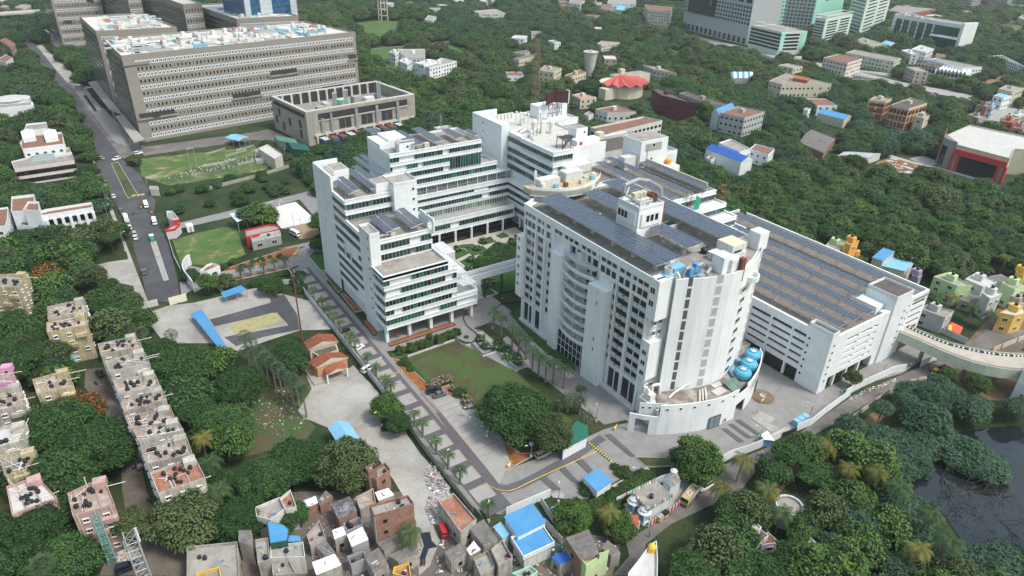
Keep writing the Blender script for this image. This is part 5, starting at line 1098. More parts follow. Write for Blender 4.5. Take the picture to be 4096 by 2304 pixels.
b0=Vc((117.6,391.5));b1=Vc((191.5,401.5));e=(b1-b0).normalized();q=Vc((-e.y,e.x));Lw=(b1-b0).length
b0=Vc((119,388));b1=b0+e*Lw;D=46
t=T('plant_building','raw concrete plant building with open machine roof and steel flues','plant building',tU(b0)+(0,));fT.append(([b0,b1,b1+q*D,b0+q*D],4))
ZT=19.6;P4=[tU(b0),tU(b1),tU(b1+q*D),tU(b0+q*D)]
t.add('wall',MB().rN(P4,0,ZT,1.2),CONC);t.add('wall_top',MB().rN(P4,ZT,ZT+.5,4.2),cL);t.add('roof',MB().pR(gW(q4(P4),-2),12,13),rC)
ob=lambda u0,u1,z0,z1,off,mat,nm,dd=.2:t.add(nm,MB().oB(b0+e*Lw*(u0+u1)/2-q*off,e,q,Lw*(u1-u0)/2,dd,z0,z1),mat)
LOU=pT('black_louvre',(.04,.037,.042),.15,1,.6)
ob(.1,.92,14.2,17.8,.1,LOU,'louvre');ob(.1,.92,13.3,14.0,.3,cL,'ledge')
for u in(.3,.355,.5,.555,.69,.745):ob(u-.024,u+.024,7.2,13,.1,LOU,'louvre')
for u in(.12,.2,.42,.61,.81):
 for k in rG(3 if u!=.2 else 2):t.add('flue',MB().tube(tU(b0+e*Lw*(u+.008*k)-q*.9)+(6,),tU(b0+e*Lw*(u+.008*k)-q*.9)+(17.4 if u>.15 else 15,),.42,n=8),sT)
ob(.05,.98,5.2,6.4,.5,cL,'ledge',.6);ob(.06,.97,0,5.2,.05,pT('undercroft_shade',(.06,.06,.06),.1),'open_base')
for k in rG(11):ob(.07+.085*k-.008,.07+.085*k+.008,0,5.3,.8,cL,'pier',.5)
for k in rG(9):c=b0+q*(4+4.6*k);t.add('side_louvre',MB().oB(c-e*.1,q,e,1.9,.2,16,18.2),LOU)
for k,z in((1,9),(1,3),(4,7),(6,2.5),(7,10),(8,5)):c=b0+q*(4+4.6*k);t.add('side_louvre',MB().oB(c-e*.1,q,e,1.1,.2,z,z+4.6),LOU)
for k in rG(11):c=b0+q*(D-2.2)+e*(6+6*k);t.add('inner_column',MB().oB(c,e,q,.6,.9,12,ZT),cL)
t.add('inner_screen',MB().oB(b0+q*(D-1.3)+e*Lw/2,e,q,Lw/2-3,.2,13,ZT-1),LOU)
for u,v,a,b_,z,m,nm in((.22,.3,2.6,2,5,gY,'cooler'),(.3,.2,3,2.2,4.4,gY,'cooler'),(.5,.55,3.4,3,4.2,pT('mint_unit',(.3,.6,.45),.1),'mint_cooler'),(.6,.45,3,2.4,6,gY,'cooler'),(.68,.35,3,2.2,5.4,AWN,'cooler'),(.45,.2,4,1.8,3.6,AWN,'tank_box'),(.86,.6,1.8,1.4,3.4,bU,'blue_unit'),(.36,.6,2,3,3,cL,'box')):
 c=b0+e*Lw*u+q*D*v;t.add(nm,MB().oB(c,e,q,a,b_,13,13+z),m)
for u,v in((.35,.35),(.47,.4),(.84,.55)):
 for k in rG(3):c=b0+e*(Lw*u+k*1.0)+q*D*v;t.add('flue_stack',MB().tube(tU(c)+(13,),tU(c)+(23.5,),.42,n=8).tube(tU(c)+(23.5,),(c.x+.6,c.y+.4,24.4),.46,n=8),sT)
t.cS()
CB=pT('container_blue',(.05,.13,.3),.12,.6,.6,rA=.3);cont=None
for k in rG(12):
 c=b0+e*Lw*(.11+.076*k)-q*4.2
 lab='blue generator container %s in the row under the concrete plant building'%('first','second','third','fourth','fifth','sixth','seventh','eighth','ninth','tenth','eleventh','last')[k]
 x=T('container',lab,'container',(c.x,c.y,0),'blue containers under the plant building')
 x.add('body',MB().oB(c,e,q,2.0,3.4,0,4.2),CB);x.add('roof',MB().oB(c,e,q,1.9,3.3,4.2,4.32),RUST if k%3 else cL)
def G3(c,r,x,y):return Vc(tp(c,r,x,y,0)[:2])
SIL=gD('silver_cladding',(.4,.44,.46),(.22,.25,.26),2.4,2.0,.18,.5,('xy','z'),.06)
MNT=pT('mint_facade',(.34,.66,.56),.06,.2,.6);PALE=pT('pale_mint_facade',(.56,.67,.63),.06,.2,.6)
GLO=gL('office_glass',(.02,.05,.055),rv=.4)
OW=uW('window',pT('frame_silver',(.5,.52,.53),.05),GLO,.08,.14,.1)
a=G3(2,0,1710,290);b=G3(2,0,2350,460);e=(b-a).normalized();q=Vc((-e.y,e.x));Lw=(b-a).length
t=T('office_building','silver grid office building with a huge dark screen on its front','office building',(a.x,a.y,0));fT.append(([a,b,b+q*40,a+q*40],6))
HS=62
t.add('wall',MB().pR([a,b,b+q*40,a+q*40],0,HS),SIL)
for f in rG(5):
 rP(t,'window',OW,a,b,20.5+f*4.0,3.0,25,off=.02,w=Lw/25*.86,skip=None)
rP(t,'window',OW,a,b,41.6,8.5,9,w=Lw/9*.86);rP(t,'window',OW,a,b,51.4,8.5,9,w=Lw/9*.86);rP(t,'window',OW,a,b,.6,7.6,14,w=Lw/14*.7)
scr=MB().oB(a+e*Lw*.28-q*1.2,e,q,Lw*.205,.9,21.5,41.2);t.add('screen',scr,pT('screen_black',(.012,.017,.022),.3,.6,.35))
lg=MB();u0=a+e*Lw*.425-q*2.2
def lp(u,z):c=u0+e*u;return(c.x,c.y,z)
lg.pH([lp(-1.8,32.2),lp(-.3,36.6),lp(.8,37.6),lp(1.5,36.4),lp(1.5,32.4)],.28,6).pH([lp(-2.4,32.3),lp(-1.0,33.4),lp(.4,33.2),lp(1.4,32.6)],.25,6)
t.add('screen_logo',lg,pT('teal_logo',(.05,.5,.46),.05));lg=MB();u0=a+e*Lw*.24-q*2.2;lg.pH([lp(-1,25),lp(0,28),lp(.9,25)],.22,6).pH([lp(-.6,26),lp(.6,26)],.18,6);t.add('screen_logo',lg,REDP);t.cS()
c=b+e*3;
t=bld('office_building','mint tower with short window bands beside the screen building','office building',[tU(G3(2,0,2400,330)),tU(G3(3,0,120,290)),tU(G3(3,0,120,290)+q*24)],52,MNT,rC,12,6.5,4.4,1.5,wD,f1=1.4);t.add('blue_roof_unit',MB().oB(G3(2,0,2480,330)+q*8,e,q,5,3,52,54),bU);t.cS()
pa=[G3(2,0,2370,480),G3(3,0,90,560)];ee=(G3(3,0,90,560)-G3(2,0,2370,480)).normalized();qq=Vc((-ee.y,ee.x))
t=bld('car_park_building','mint and white parking deck with open dark storeys beside the highway','car park',[tU(pa[0]),tU(pa[1]),tU(pa[1]+qq*33)],22,PALE,rL,0,gP=None)
for f in rG(5):
 z=5+f*3.4;bN(t,pa[0],pa[1],z,z+2.0,.12,GLB);bN(t,pa[1]+qq*5,pa[1]+qq*24,z,z+2.0,.12,GLB)
bN(t,pa[1]+qq*.0,pa[1]+qq*5,5,22.4,.3,MNT,'mint_panel');bN(t,pa[1]+qq*26,pa[1]+qq*33,5,22.4,.3,MNT,'mint_panel')
for k in rG(6):cc_=pa[0]+(pa[1]-pa[0])*(k+.5)/6+qq*8;t.add('roof_frame',MB().rN([cc_-ee*4-qq*5,cc_+ee*4-qq*5,cc_+ee*4+qq*9,cc_-ee*4+qq*9],25.4,26,.5),W2)
t.cS()
t=bld('office_building','dark gridded glass office with a broad mint end wall','office building',[tU(G3(3,0,110,300)),tU(G3(3,0,410,330)),tU(G3(3,0,700,240))],62,SIL,rC,15,4.2,3.4,3.0,OW,f1=.6,mG=4)
m0,m1=G3(3,0,410,330),G3(3,0,700,240);bN(t,m0,m1,0,62.4,.5,MNT,'mint_wall',.5)
for f in rG(7):bN(t,m0+(m1-m0)*.3,m0+(m1-m0)*.85,34+f*4,35.6+f*4,1.05,GLB,'window_strip',.1)
t.cS()
for(lab,x0,x1,x2,h,n)in(('pale mint office with many thin window slots beside the mint end wall',(420,450),(520,470),(790,400),28,8),('tall white and mint office with rooftop lattice, rightmost of the mint group',(760,330),(900,385),(1150,290),52,12)):
 A_,B_,C_=G3(3,0,*x0),G3(3,0,*x1),G3(3,0,*x2)
 t=bld('office_building',lab,'office building',[tU(A_),tU(B_),tU(C_)],h,PALE,rC,0,mG=3)
 for f in rG(n):
  z=4+f*(h-5)/n
  bN(t,A_+(B_-A_)*.05,B_-(B_-A_)*.05,z,z+1.3,.15,GLB);bN(t,B_+(C_-B_)*.1,B_+(C_-B_)*.45,z,z+1.3,.15,GLB);bN(t,B_+(C_-B_)*.55,B_+(C_-B_)*.9,z,z+1.3,.15,GLB)
 g_=(C_-B_).normalized();t.add('roof_lattice',MB().rN([A_,B_,C_,A_+C_-B_],h+2.4,h+3.4,.6),PALE);t.cS()
A_,B_,C_=G3(3,0,1205,395),G3(3,0,1880,525),G3(3,0,2000,500)
e=(B_-A_).normalized();q=Vc((-e.y,e.x));Lw=(B_-A_).length
t=bld('office_building','white framed teal glass office with slanted ribs and curved entrance porch','office building',[tU(A_),tU(B_),tU(B_+q*22)],27,pW,rL,0,mG=4)
TG=gL('teal_curtain',(.015,.085,.08),rv=.3)
for k in rG(6):t.add('glass_bay',MB().oB(A_+e*Lw*(.05+.115*k+.045),e,q,Lw*.043,.4,3,24),TG)
t.add('glass_bay',MB().oB(A_+e*Lw*.82-q*.2,e,q,Lw*.15,.5,15,24),TG);t.add('glass_bay',MB().oB(A_+e*Lw*.9-q*.2,e,q,Lw*.07,.5,2,13),TG);t.add('porch',MB().oB(A_+e*Lw*.76-q*3,e,q,Lw*.1,3,0,13),GLO);t.add('porch_roof',MB().oB(A_+e*Lw*.82-q*3,e,q,Lw*.18,4,13,14.2),Wh)
for k in rG(4):z=6+4.6*k;t.add('floor_band',MB().oB(A_+e*Lw*.36-q*.45,e,q,Lw*.33,.08,z,z+.5),GLO)
t.add('end_wall',MB().oB(B_+e*1.5+q*8,e,q,1.6,11,0,30),Wh);t.add('end_glass',MB().oB(B_+e*.2-q*.4,e,q,1.6,.4,1,27),TG)
plant(t,A_.x+6,A_.y+6,A_.x+Lw*.7,A_.y+16,27.1,math.atan2(e.y,e.x),12,.8);t.cS()
L_=[('white three-storey block with a stair tower, alone in the far trees','institute_building','building',(1,0),[(2190,115),(2245,140),(2520,140),(2420,95)],10,W2,rL,3),('small white building with plain end wall beside the meadow','institute_building','building',(1,0),[(1698,200),(1780,215),(1815,170)],8,Wh,rL,2),('white wing with fan shaped roof in the park','school_building','building',(1,0),[(1500,570),(1690,590),(1700,500),(1420,500)],9,Wh,rL,2),('white three-storey wing nearest the concrete plant building','school_building','building',(1,0),[(1600,640),(1690,660),(1860,620),(1760,600)],10,Wh,rB,3),('white wing with projecting bays at the end of the park school','school_building','building',(1,0),[(1700,670),(1745,690),(2020,620),(1880,590)],9,Wh,rL,3),('short white wing with angled walls in the park','school_building','building',(1,0),[(1440,620),(1520,650),(1570,610),(1480,590)],7,Wh,rB,2),('white stair block at the meadow side of the park school','school_building','building',(1,0),[(1338,530),(1400,550),(1440,520),(1380,510)],10,Wh,rL,3),('pale building with small roof by the far left flyover','far_house','house',(0,0),[(150,75),(230,90),(310,60)],8,cP,rL,2),('pinkish flats beyond the flyover','far_house','house',(0,0),[(0,75),(60,80),(90,60)],9,PINK,rL,3),('white flats at the top edge left of the brown tower','far_house','house',(0,0),[(230,70),(300,80),(320,55)],7,W2,rL,2),('pale pink building with brown roof under the far left trees','institute_building','building',(0,0),[(0,410),(110,480),(150,440),(60,385)],9,PINK,rR,2),('white building with two brown roof bays beside the left wood','institute_building','building',(0,0),[(-40,610),(60,630),(130,590),(60,555)],7,Wh,rR,1),('white building with brown roof lights at the top of the frame','far_office','building',(2,0),[(570,30),(690,50),(735,10),(600,-20)],14,Wh,rC,4),('low glass fronted hall between white offices at the top','far_office','building',(2,0),[(740,50),(900,55),(910,25)],5,gY,rL,1),('broad white office at the top edge with dark openings','far_office','building',(2,0),[(960,25),(1240,40),(1250,5)],12,Wh,rL,3),('white house joined to a turquoise one at the top','far_house','house',(2,0),[(900,90),(990,110),(1010,60)],10,W2,rR,3),('turquoise house between white ones near the top','far_house','house',(2,0),[(1045,95),(1130,105),(1140,60)],9,pT('turquoise_wall',(.28,.6,.55),.1),bL,2),('cream five-storey block with ribbed front near the screen building','apartment_block','apartment block',(2,0),[(1365,105),(1590,130),(1615,75),(1330,50)],18,pT('cream_grey_wall',(.55,.52,.47),.1),rR,5),('cream bungalow peeping from trees below the screen building','bungalow','house',(2,0),[(855,445),(900,460),(1085,430),(900,415)],6,cP,rL,2),('small white house with dark openings among the trees','bungalow','house',(2,0),[(365,415),(430,440),(490,430)],6,Wh,rL,2),('cream long shed with grey pitched roof behind the lattice mast','school_shed','building',(2,0),[(0,525),(130,545),(185,525),(150,500)],5,cP,aS,1),('cream hall with grey roof left of the palms by the lattice mast','school_shed','building',(2,0),[(10,585),(70,600),(285,555),(230,540)],6,cP,aS,1),('cream two-storey school range with red stripes behind palms','school_building','building',(2,0),[(270,715),(420,735),(500,690),(330,660)],8,cP,rC,2),('cream school wing with brown roof beside the cone water tank','school_building','building',(2,0),[(530,765),(580,780),(745,735),(690,705)],9,cP,rR,2),('hall with faded pink pitched roof behind the plant block','school_building','building',(2,0),[(605,960),(690,1000),(850,985),(700,940)],7,cP,pT('faded_pink_roof',(.42,.27,.2),.2),2),('long cream and red range with blue tanks among the far trees','school_building','building',(2,0),[(1320,655),(1420,700),(1660,745),(1500,690)],8,cP,rL,2),('low brown roofed building half hidden in the wood','school_shed','building',(2,0),[(1855,590),(1890,600),(1965,605)],4,cP,rC,1),('two-storey maroon block with long dark roof','school_building','building',(2,0),[(1410,905),(1500,965),(1850,1055),(1480,895)],13,pT('maroon_wall',(.13,.025,.04),.1,.5),rK,3),('long grey roofed range of ac units beside the maroon block','school_building','building',(2,0),[(1680,945),(1990,1060),(2260,1080),(1760,930)],9,gY,rK,2),('silver clad block with brown roof and white stair huts','school_building','building',(2,0),[(2095,1140),(2340,1195),(2540,1130),(2290,1075)],12,pT('silver_wall',(.4,.42,.43),.1),rR,3),('flat white roofed hall with pale blue skylight behind the plant block','school_building','building',(2,0),[(840,1105),(960,1140),(1250,1135),(1050,1065)],6,W2,rR,1),('small low roof in the trees behind the plant block','school_shed','building',(2,0),[(725,1155),(770,1180),(820,1150)],5,W2,rC,1),('cream villa row with brown arches near the white teal office','villa','house',(3,0),[(850,425),(1010,455),(1155,440),(960,380)],8,cP,rC,2),('white villa with light blue roof beside the canal wall','villa','house',(3,0),[(1130,435),(1230,450),(1280,430),(1190,405)],7,Wh,bL,2),('pale pink four-storey block on columns beside the busy road','apartment_block','apartment block',(3,0),[(560,585),(800,640),(950,595),(710,550)],14,pT('pale_pink_wall',(.66,.58,.56),.06),rR,4),('long pale green building with porch behind the lawn','institute_building','building',(3,0),[(780,535),(1270,625),(1340,590),(880,505)],10,pT('pale_green_wall',(.52,.56,.46),.1,sK=.4),rC,3),('white house with curved balconies in the middle of the villas','villa','house',(3,0),[(1340,510),(1440,550),(1515,555),(1420,500)],9,Wh,rB,3),('larger white house with stepped roof beside the canal','villa','house',(3,0),[(1440,500),(1590,530),(1670,495),(1540,455)],8,Wh,rB,2),('white hall with brown roofs behind the folded roofs','institute_building','building',(3,0),[(1595,600),(1960,690),(2155,680),(1700,590)],9,Wh,rC,2),('long white building with ribbed front at the far right edge','institute_building','building',(3,0),[(2215,570),(2400,610),(2600,680),(2360,560)],8,Wh,rL,3),('cream building with terracotta block on its dark roof','school_building','building',(3,0),[(10,820),(140,855),(640,850),(190,740)],10,cP,rC,2),('square brick red and cream building with arched top, smaller of the pair','school_building','building',(3,0),[(1015,1010),(1190,1030),(1245,1000),(1080,975)],13,cP,rC,3),('big brick red and cream building with dark roof and blue doorway','school_building','building',(3,0),[(1235,1060),(1420,1100),(1600,1045),(1440,990)],14,cP,rK,3),('cream annex with balcony beside the arched building','school_building','building',(3,0),[(1475,1175),(1570,1200),(1625,1170),(1550,1150)],9,cP,rL,2),('small white house behind the blue shed in the wood','bungalow','house',(3,0),[(355,1110),(400,1120),(430,1100)],6,Wh,rL,1),('cream hut with arcade beside the highway trees','bungalow','house',(3,0),[(245,590),(300,590),(340,570)],4,cP,rL,1),('brick red block near the unfinished towers','far_office','building',(3,0),[(1870,120),(1950,140),(2060,115),(1930,100)],9,pT('far_brick',(.3,.13,.09),.1),rC,2),('long brick and white institute with blue roofs at the top','far_office','building',(3,0),[(1210,110),(1380,150),(1690,90),(1300,55)],10,pT('far_brick',(.3,.13,.09),.1),rC,2),('white curved hall behind the teal glass office','far_office','building',(3,0),[(1580,160),(1700,185),(1790,170),(1680,145)],7,W2,rB,1),('cream villa at the upper right corner','villa','house',(3,0),[(2515,180),(2576,200),(2640,160)],7,cP,rL,2),('turquoise fronted office at the right edge in the trees','far_office','building',(3,0),[(2545,360),(2600,380),(2640,340)],12,pT('turquoise_wall',(.28,.6,.55),.1),rL,3),('white house with balconies at the right edge below the dirt track','village_house','house',(3,0),[(2270,960),(2370,985),(2455,965),(2330,935)],9,Wh,bL,2),('cream terrace house at the right edge above the white one','village_house','house',(3,0),[(2320,900),(2460,930),(2576,890),(2400,860)],9,cP,rL,2),('raw brick house with bare walls at the edge of the right wood','village_house','house',(3,0),[(2095,1065),(2200,1080),(2240,1060),(2150,1045)],9,bK,rC,2),('light blue house with yellow tank beside the raw brick house','village_house','house',(3,0),[(2200,1075),(2260,1085),(2290,1060)],8,pT('light_blue_wall',(.4,.55,.66),.1),rC,2),('bright red walled house in the right hand village','village_house','house',(3,0),[(2340,1225),(2460,1245),(2520,1210)],8,pT('bright_red_wall',(.45,.12,.09),.08),rR,2),('green fronted house behind the bright red one','village_house','house',(3,0),[(2340,1190),(2440,1220),(2510,1190),(2400,1165)],8,LIME,rL,2),('grey roofed cottage left of the bright red house','village_house','house',(3,0),[(2120,1230),(2200,1250),(2250,1215)],5,dW,aS,1),('pale house with flat roof beside the right village palms','village_house','house',(3,0),[(2010,1160),(2120,1200),(2190,1180)],5,dW,rC,1),('white flat house behind the red walled house at the right edge','village_house','house',(3,0),[(2420,1150),(2520,1180),(2600,1150)],7,W2,rB,2),('orange trimmed roof house at the right edge above the red arch building','village_house','house',(3,0),[(2460,1290),(2560,1310),(2620,1270)],7,PINK,rR,2),('yellow and lime house with rooftop rooms beside the car park roof','village_house','house',(3,1),[(570,1045),(700,1090),(790,1000),(650,940)],8,LIME,rL,2),('orange house with green balcony beside the car park roof','village_house','house',(3,1),[(775,1010),(830,1025),(915,985),(835,965)],11,pT('orange_wall',(.72,.36,.08),.08),rL,3),('low house with white roof at the foot of the orange house','village_house','house',(3,1),[(815,1130),(880,1150),(930,1125),(870,1110)],4,pT('orange_wall',(.72,.36,.08),.08),rB,1),('lime green house with grey roof and balconies beyond the car park','village_house','house',(3,1),[(1665,1345),(1900,1440),(2050,1440),(1800,1305)],8,LIME,rL,3),('white flat roofed house with people sized tanks behind the green house','village_house','house',(3,1),[(1980,1370),(2160,1449),(2300,1400),(2100,1300)],7,W2,rB,2),('house with grey fibre roofs at the right edge behind the palms','village_house','house',(3,1),[(2230,1330),(2430,1420),(2540,1410),(2350,1310)],7,W2,aS,2),('yellow house with brown awning at the right edge','village_house','house',(3,1),[(2490,1300),(2570,1330),(2620,1290)],7,YEL,rR,2),('small grey house with purple wall below the blue roofed house','village_house','house',(3,1),[(1445,1330),(1510,1360),(1550,1330),(1480,1300)],5,pT('purple_grey_wall',(.34,.3,.42),.1),rL,1),('grey concrete house with orange side beside the ramp','village_house','house',(3,2),[(1510,215),(1780,310),(1865,245),(1600,180)],6,pT('grey_wash',(.46,.47,.47),.15,sK=.4),rC,2),('white cubic house with black tank right of the car park palms','village_house','house',(3,2),[(2150,60),(2230,120),(2350,70),(2270,20)],8,W2,rB,2),('grey lean-to house behind the white cubic house','village_house','house',(3,2),[(1920,110),(2060,150),(2150,90)],4,dW,aS,1),('yellow and orange shop house with white roof at the right edge','village_house','house',(3,2),[(2330,260),(2480,290),(2600,260),(2576,210),(2440,205)],7,pT('shop_yellow',(.7,.45,.12),.08),rB,2),('grey brown house behind the yellow shop house','village_house','house',(3,2),[(2400,170),(2500,200),(2600,150),(2500,120)],8,dW,rL,2),('pale house corner at the right edge above the grey brown house','village_house','house',(3,2),[(2350,-40),(2480,30),(2600,-20)],8,LIME,rL,2),('white house with dark roof openings in the bottom right wood','forest_house','house',(2,3),[(2330,1020),(2420,1060),(2505,975),(2430,915)],5,Wh,rB,1),('rust red floored roof house joined to the white one in the wood','forest_house','house',(2,3),[(2340,1090),(2440,1150),(2576,1060),(2490,990)],3.5,W2,pT('rust_floor_roof',(.17,.085,.06),.25,.5),1),('white stepped pump house with long flat roof in the wood','forest_house','house',(3,3),[(390,1140),(590,1330),(645,1270),(430,1090)],5,Wh,rL,1),('brown roof of the pump station beside its white walls','forest_house','house',(3,3),[(370,1200),(440,1340),(540,1240),(440,1150)],4,Wh,rK,1),('red floored platform house at the edge of the bottom right wood','forest_house','house',(3,3),[(-60,1150),(110,1130),(0,1030)],2.5,W2,pT('rust_floor_roof',(.17,.085,.06),.25,.5),1),]
for lab,nm,cat,(c,r),px,h,wl,rf,fl in L_:
 far=r==0
 t=bld(nm,lab,cat,[tp(c,r,x,y,h)for x,y in px],h,wl,rf,fl,3.4,1.5,1.3,rS=.15,mG=2.5 if far else-2.5 if nm=='forest_house' else 1.0,par=.6 if rf not in(aS,bL)else 0,wm=wD if far else WIN);t.cS()
 if nm in('village_house','villa','school_building')and rf not in(aS,bL):
  P=q4([tp(c,r,x,y,h)for x,y in px]);cc_=sum(P,Vc((0,0)))/len(P)
  t.add('stair_hut',MB().oB(cc_+Vc((.8,.9)),(1,0),(0,1),1.3,1.5,h,h+2.3),wl)
  if nm=='village_house':t.add('water_tank',MB().lA((cc_.x+.6,cc_.y+.7,h+2.3),[(.55,0),(.6,.8),(.5,1.0),(.2,1.2)],10),bP)
def find(lab):
 return next(o for o in bD.objects if o.get('label')==lab)
o=find('cream building with terracotta block on its dark roof');P=[Vc(tp(3,0,x,y,12)[:2])for x,y in((245,790),(395,815),(420,790),(270,765))]
mb=MB().pR(P,10,12.5);w=wloc(o);ob_=bD.objects.new('roof_block',mb.mesh('roof_block',[pT('terracotta_wall',(.34,.1,.045),.1)],w));COL.objects.link(ob_);ob_.parent=o
for lab,n1,n2 in(('square brick red and cream building with arched top, smaller of the pair',4,2),('big brick red and cream building with dark roof and blue doorway',5,5)):
 o=find(lab);wL=[c for c in o.children if c.name.startswith('wall')][0];w=wloc(o)
 px,h=[(a[4],a[5])for a in L_ if a[0]==lab][0];P=q4([tp(3,0,x,y,h)for x,y in px])
 for i in rG(4):
  a,b=P[i],P[(i+1)%4];m=(a+b)/2;n_=Vc(((b-a).y,-(b-a).x))
  if n_.dot(-m)<=0:continue
  k=n1 if i%2 else n2;e=(b-a).normalized();no=n_.normalized();rz=math.atan2(e.y,e.x)
  for j in rG(k):
   c=a+(b-a)*(j+.5)/k+no*.05;s_=(b-a).length/k
   for z0,z1 in((.5,4.2),(5,8.6),(9.4,h-1)):
    mb=MB().oB(c,e,no,s_*.38,.1,z0,z1);q2=bD.objects.new('brick_bay',mb.mesh('brick_bay',[pT('school_brick',(.26,.07,.03),.15,1)],w));COL.objects.link(q2);q2 .parent=o
   if z1:mb=MB().oB(c+no*.1,e,no,s_*.3,.1,9.7,h-2.6);q2=bD.objects.new('gallery_opening',mb.mesh('gallery_opening',[GLB],w));COL.objects.link(q2);q2 .parent=o
def shed(name,lB,cat,A,B,C,h,rise,wL,roof,open_=False,mG=1.5,gP=None):
 """gabled sheet roof: A->B is the front eave, C is behind B; h eave height"""
 A,B,C=[Vc((p[0],p[1]))for p in(A,B,C)];D=A+C-B;m1=(A+D)/2;m2=(B+C)/2
 t=T(name,lB,cat,((A+C)/2).to_tuple()+(0,),gP);fT.append(([A,B,C,D],mG))
 P=q4([A,B,C,D])
 if open_:
  for i in rG(4):
   a,b=P[i],P[(i+1)%4];k=max(1,int((b-a).length/4))
   for j in rG(k):c=a+(b-a)*(j+.1)/k;t.b('post',sT,c.x-.1,c.y-.1,0,c.x+.1,c.y+.1,h)
 else:t.add('wall',MB().pR(gW(P,-.3),0,h-.05),wL)
 z=h+rise
 t.add('roof',MB().sH((*A,h),(*B,h),(*m2,z),(*m1,z),.1).sH((*D,h),(*m1,z),(*m2,z),(*C,h),.1),roof)
 if not open_:t.add('gable',MB().add([(*(B+(m2-B)*.05),h-.1),(*(C+(m2-C)*.05),h-.1),(*m2,z-.15)],[(0,1,2)]).add([(*(A+(m1-A)*.05),h-.1),(*(D+(m1-D)*.05),h-.1),(*m1,z-.15)],[(0,2,1)]),wL)
 n=int((B-A).length/1.1);sm=MB()
 for i in rG(1,n):
  u=i/n;a=A+(B-A)*u;m=m1+(m2-m1)*u;sm.tube((*a,h+.04),(*m,z+.04),.035,n=3);d_=D+(C-D)*u;sm.tube((*d_,h+.04),(*m,z+.04),.035,n=3)
 t.add('roof_rib',sm,roof,kind='stuff');return t
def pst(c,r,h,*L):return[tp(c,r,x,y,h)for x,y in L]
shed('blue_shed','bright blue ridged shed in the wood left of the arched buildings','shed',*pst(3,0,6,(495,1135),(770,1205),(845,1165)),6,1.8,cP,bU)
shed('blue_hall','white hall with deep blue roof at the forest edge','hall',*pst(2,1,8,(1945,50),(2310,180),(2430,150)),8,2.2,Wh,BLUED).cS()
shed('grey_shed','weathered grey shed with long ribbed roof in the clearing','shed',*pst(3,0,4,(310,1430),(560,1540),(680,1400)),4,1.6,bK,aS)
shed('grey_shed','long low white grey shed beside the building site','shed',*pst(3,1,4,(690,120),(1010,140),(1140,95)),4,1.2,W2,pT('pale_fibre_roof',(.42,.43,.44),.25,.8,.8,dA=.4))
shed('grey_shed','greenish shed roof beside the concrete plant building','shed',*pst(1,0,4,(210,1410),(420,1449),(380,1395)),4,1.2,gY,pT('green_sheet',(.1,.22,.18),.1))
shed('green_shed','dark green gabled shed behind the substation','shed',*pst(1,1,4.5,(370,50),(550,70),(470,0)),4.5,1.5,pT('green_wall',(.02,.1,.08),.1),pT('dark_green_sheet',(.02,.11,.085),.1)).cS()
shed('blue_shed','pale blue roofed shed between the brown block and the substation','shed',*pst(0,0,4,(2265,1385),(2400,1420),(2510,1380)),4,.8,gY,bL,True)
shed('grey_hut','small grey gatehouse roof beside the left service road','hut',*pst(0,0,4,(745,855),(800,865),(830,850)),4,.5,gY,gY)
def vault(name,lB,cat,A,B,C,h,rise,wL,roof,stripe=None):
 A,B,C=[Vc((p[0],p[1]))for p in(A,B,C)];D=A+C-B
 t=T(name,lB,cat,((A+C)/2).to_tuple()+(0,));fT.append(([A,B,C,D],2));t.add('wall',MB().pR(q4([A,B,C,D]),0,h),wL)
 mb=MB();n=10;rows_=[]
 for k in rG(n+1):
  u=k/n;z=h+rise*math.sin(math.pi*u);a=A+(D-A)*u;b=B+(C-B)*u;rows_.append(((*a,z),(*b,z)))
 K=8
 for k in rG(n):
  for j in rG(K):
   P=lambda q_,u:tU(Vc(rows_[q_][0]).lerp(Vc(rows_[q_][1]),u))
   mb.quad(P(k,j/K),P(k,(j+1)/K),P(k+1,(j+1)/K),P(k+1,j/K),(j%2)if stripe else 0)
 t.add('roof',mb,[roof,stripe]if stripe else roof)
 t.add('gable',MB().add([r_[1]for r_ in rows_],[tU(rG(n+1))]).add([r_[0]for r_ in rows_],[tU(rG(n,-1,-1))]),wL);return t
vault('arched_hall','blue and white striped arched roof in the far trees','hall',*pst(2,0,5,(2205,785),(2425,785),(2400,745)),5,3.4,gY,bU,Wh)
vault('arched_hall','light blue barrel roof beside the silver clad block','hall',*pst(2,0,10,(2080,1165),(2240,1100),(2170,1072)),10,3.4,W2,bU)
ctr=Vc(tp(2,0,1100,830,9)[:2]);t=T('auditorium','cream auditorium with scalloped red folded roof','auditorium',(ctr.x,ctr.y,0));fT.append(([tU(ctr+Vc((26*math.cos(a),26*math.sin(a))))for a in[k*.5 for k in rG(12)]],1))
t.add('wall',MB().pR([tU(ctr+Vc((17*math.cos(k*math.pi/8),17*math.sin(k*math.pi/8))))for k in rG(16)],0,9.5),cP)
mb=MB();n=9
for k in rG(n):
 a0,a1=-math.pi*1.05+k*math.pi*1.3/n,-math.pi*1.05+(k+1)*math.pi*1.3/n;am=(a0+a1)/2;ap=(ctr.x,ctr.y+4,14)
 P=lambda a,r,z:(ctr.x+r*math.cos(a),ctr.y+r*math.sin(a),z)
 mb.add([ap,P(a0,19.5,9),P(am,20.5,11.4),P(a1,19.5,9)],[(0,1,2),(0,2,3)])
t.add('roof',mb,pT('red_roof_paint',(.46,.09,.08),.1,.3));t.b('rear_block',cP,ctr.x+2,ctr.y+4,0,ctr.x+34,ctr.y+16,12);t.add('stair_block',MB().box(ctr.x+10,ctr.y+12,0,ctr.x+14,ctr.y+16,15.5).box(ctr.x-24,ctr.y-10,0,ctr.x-14,ctr.y-2,8),cP)
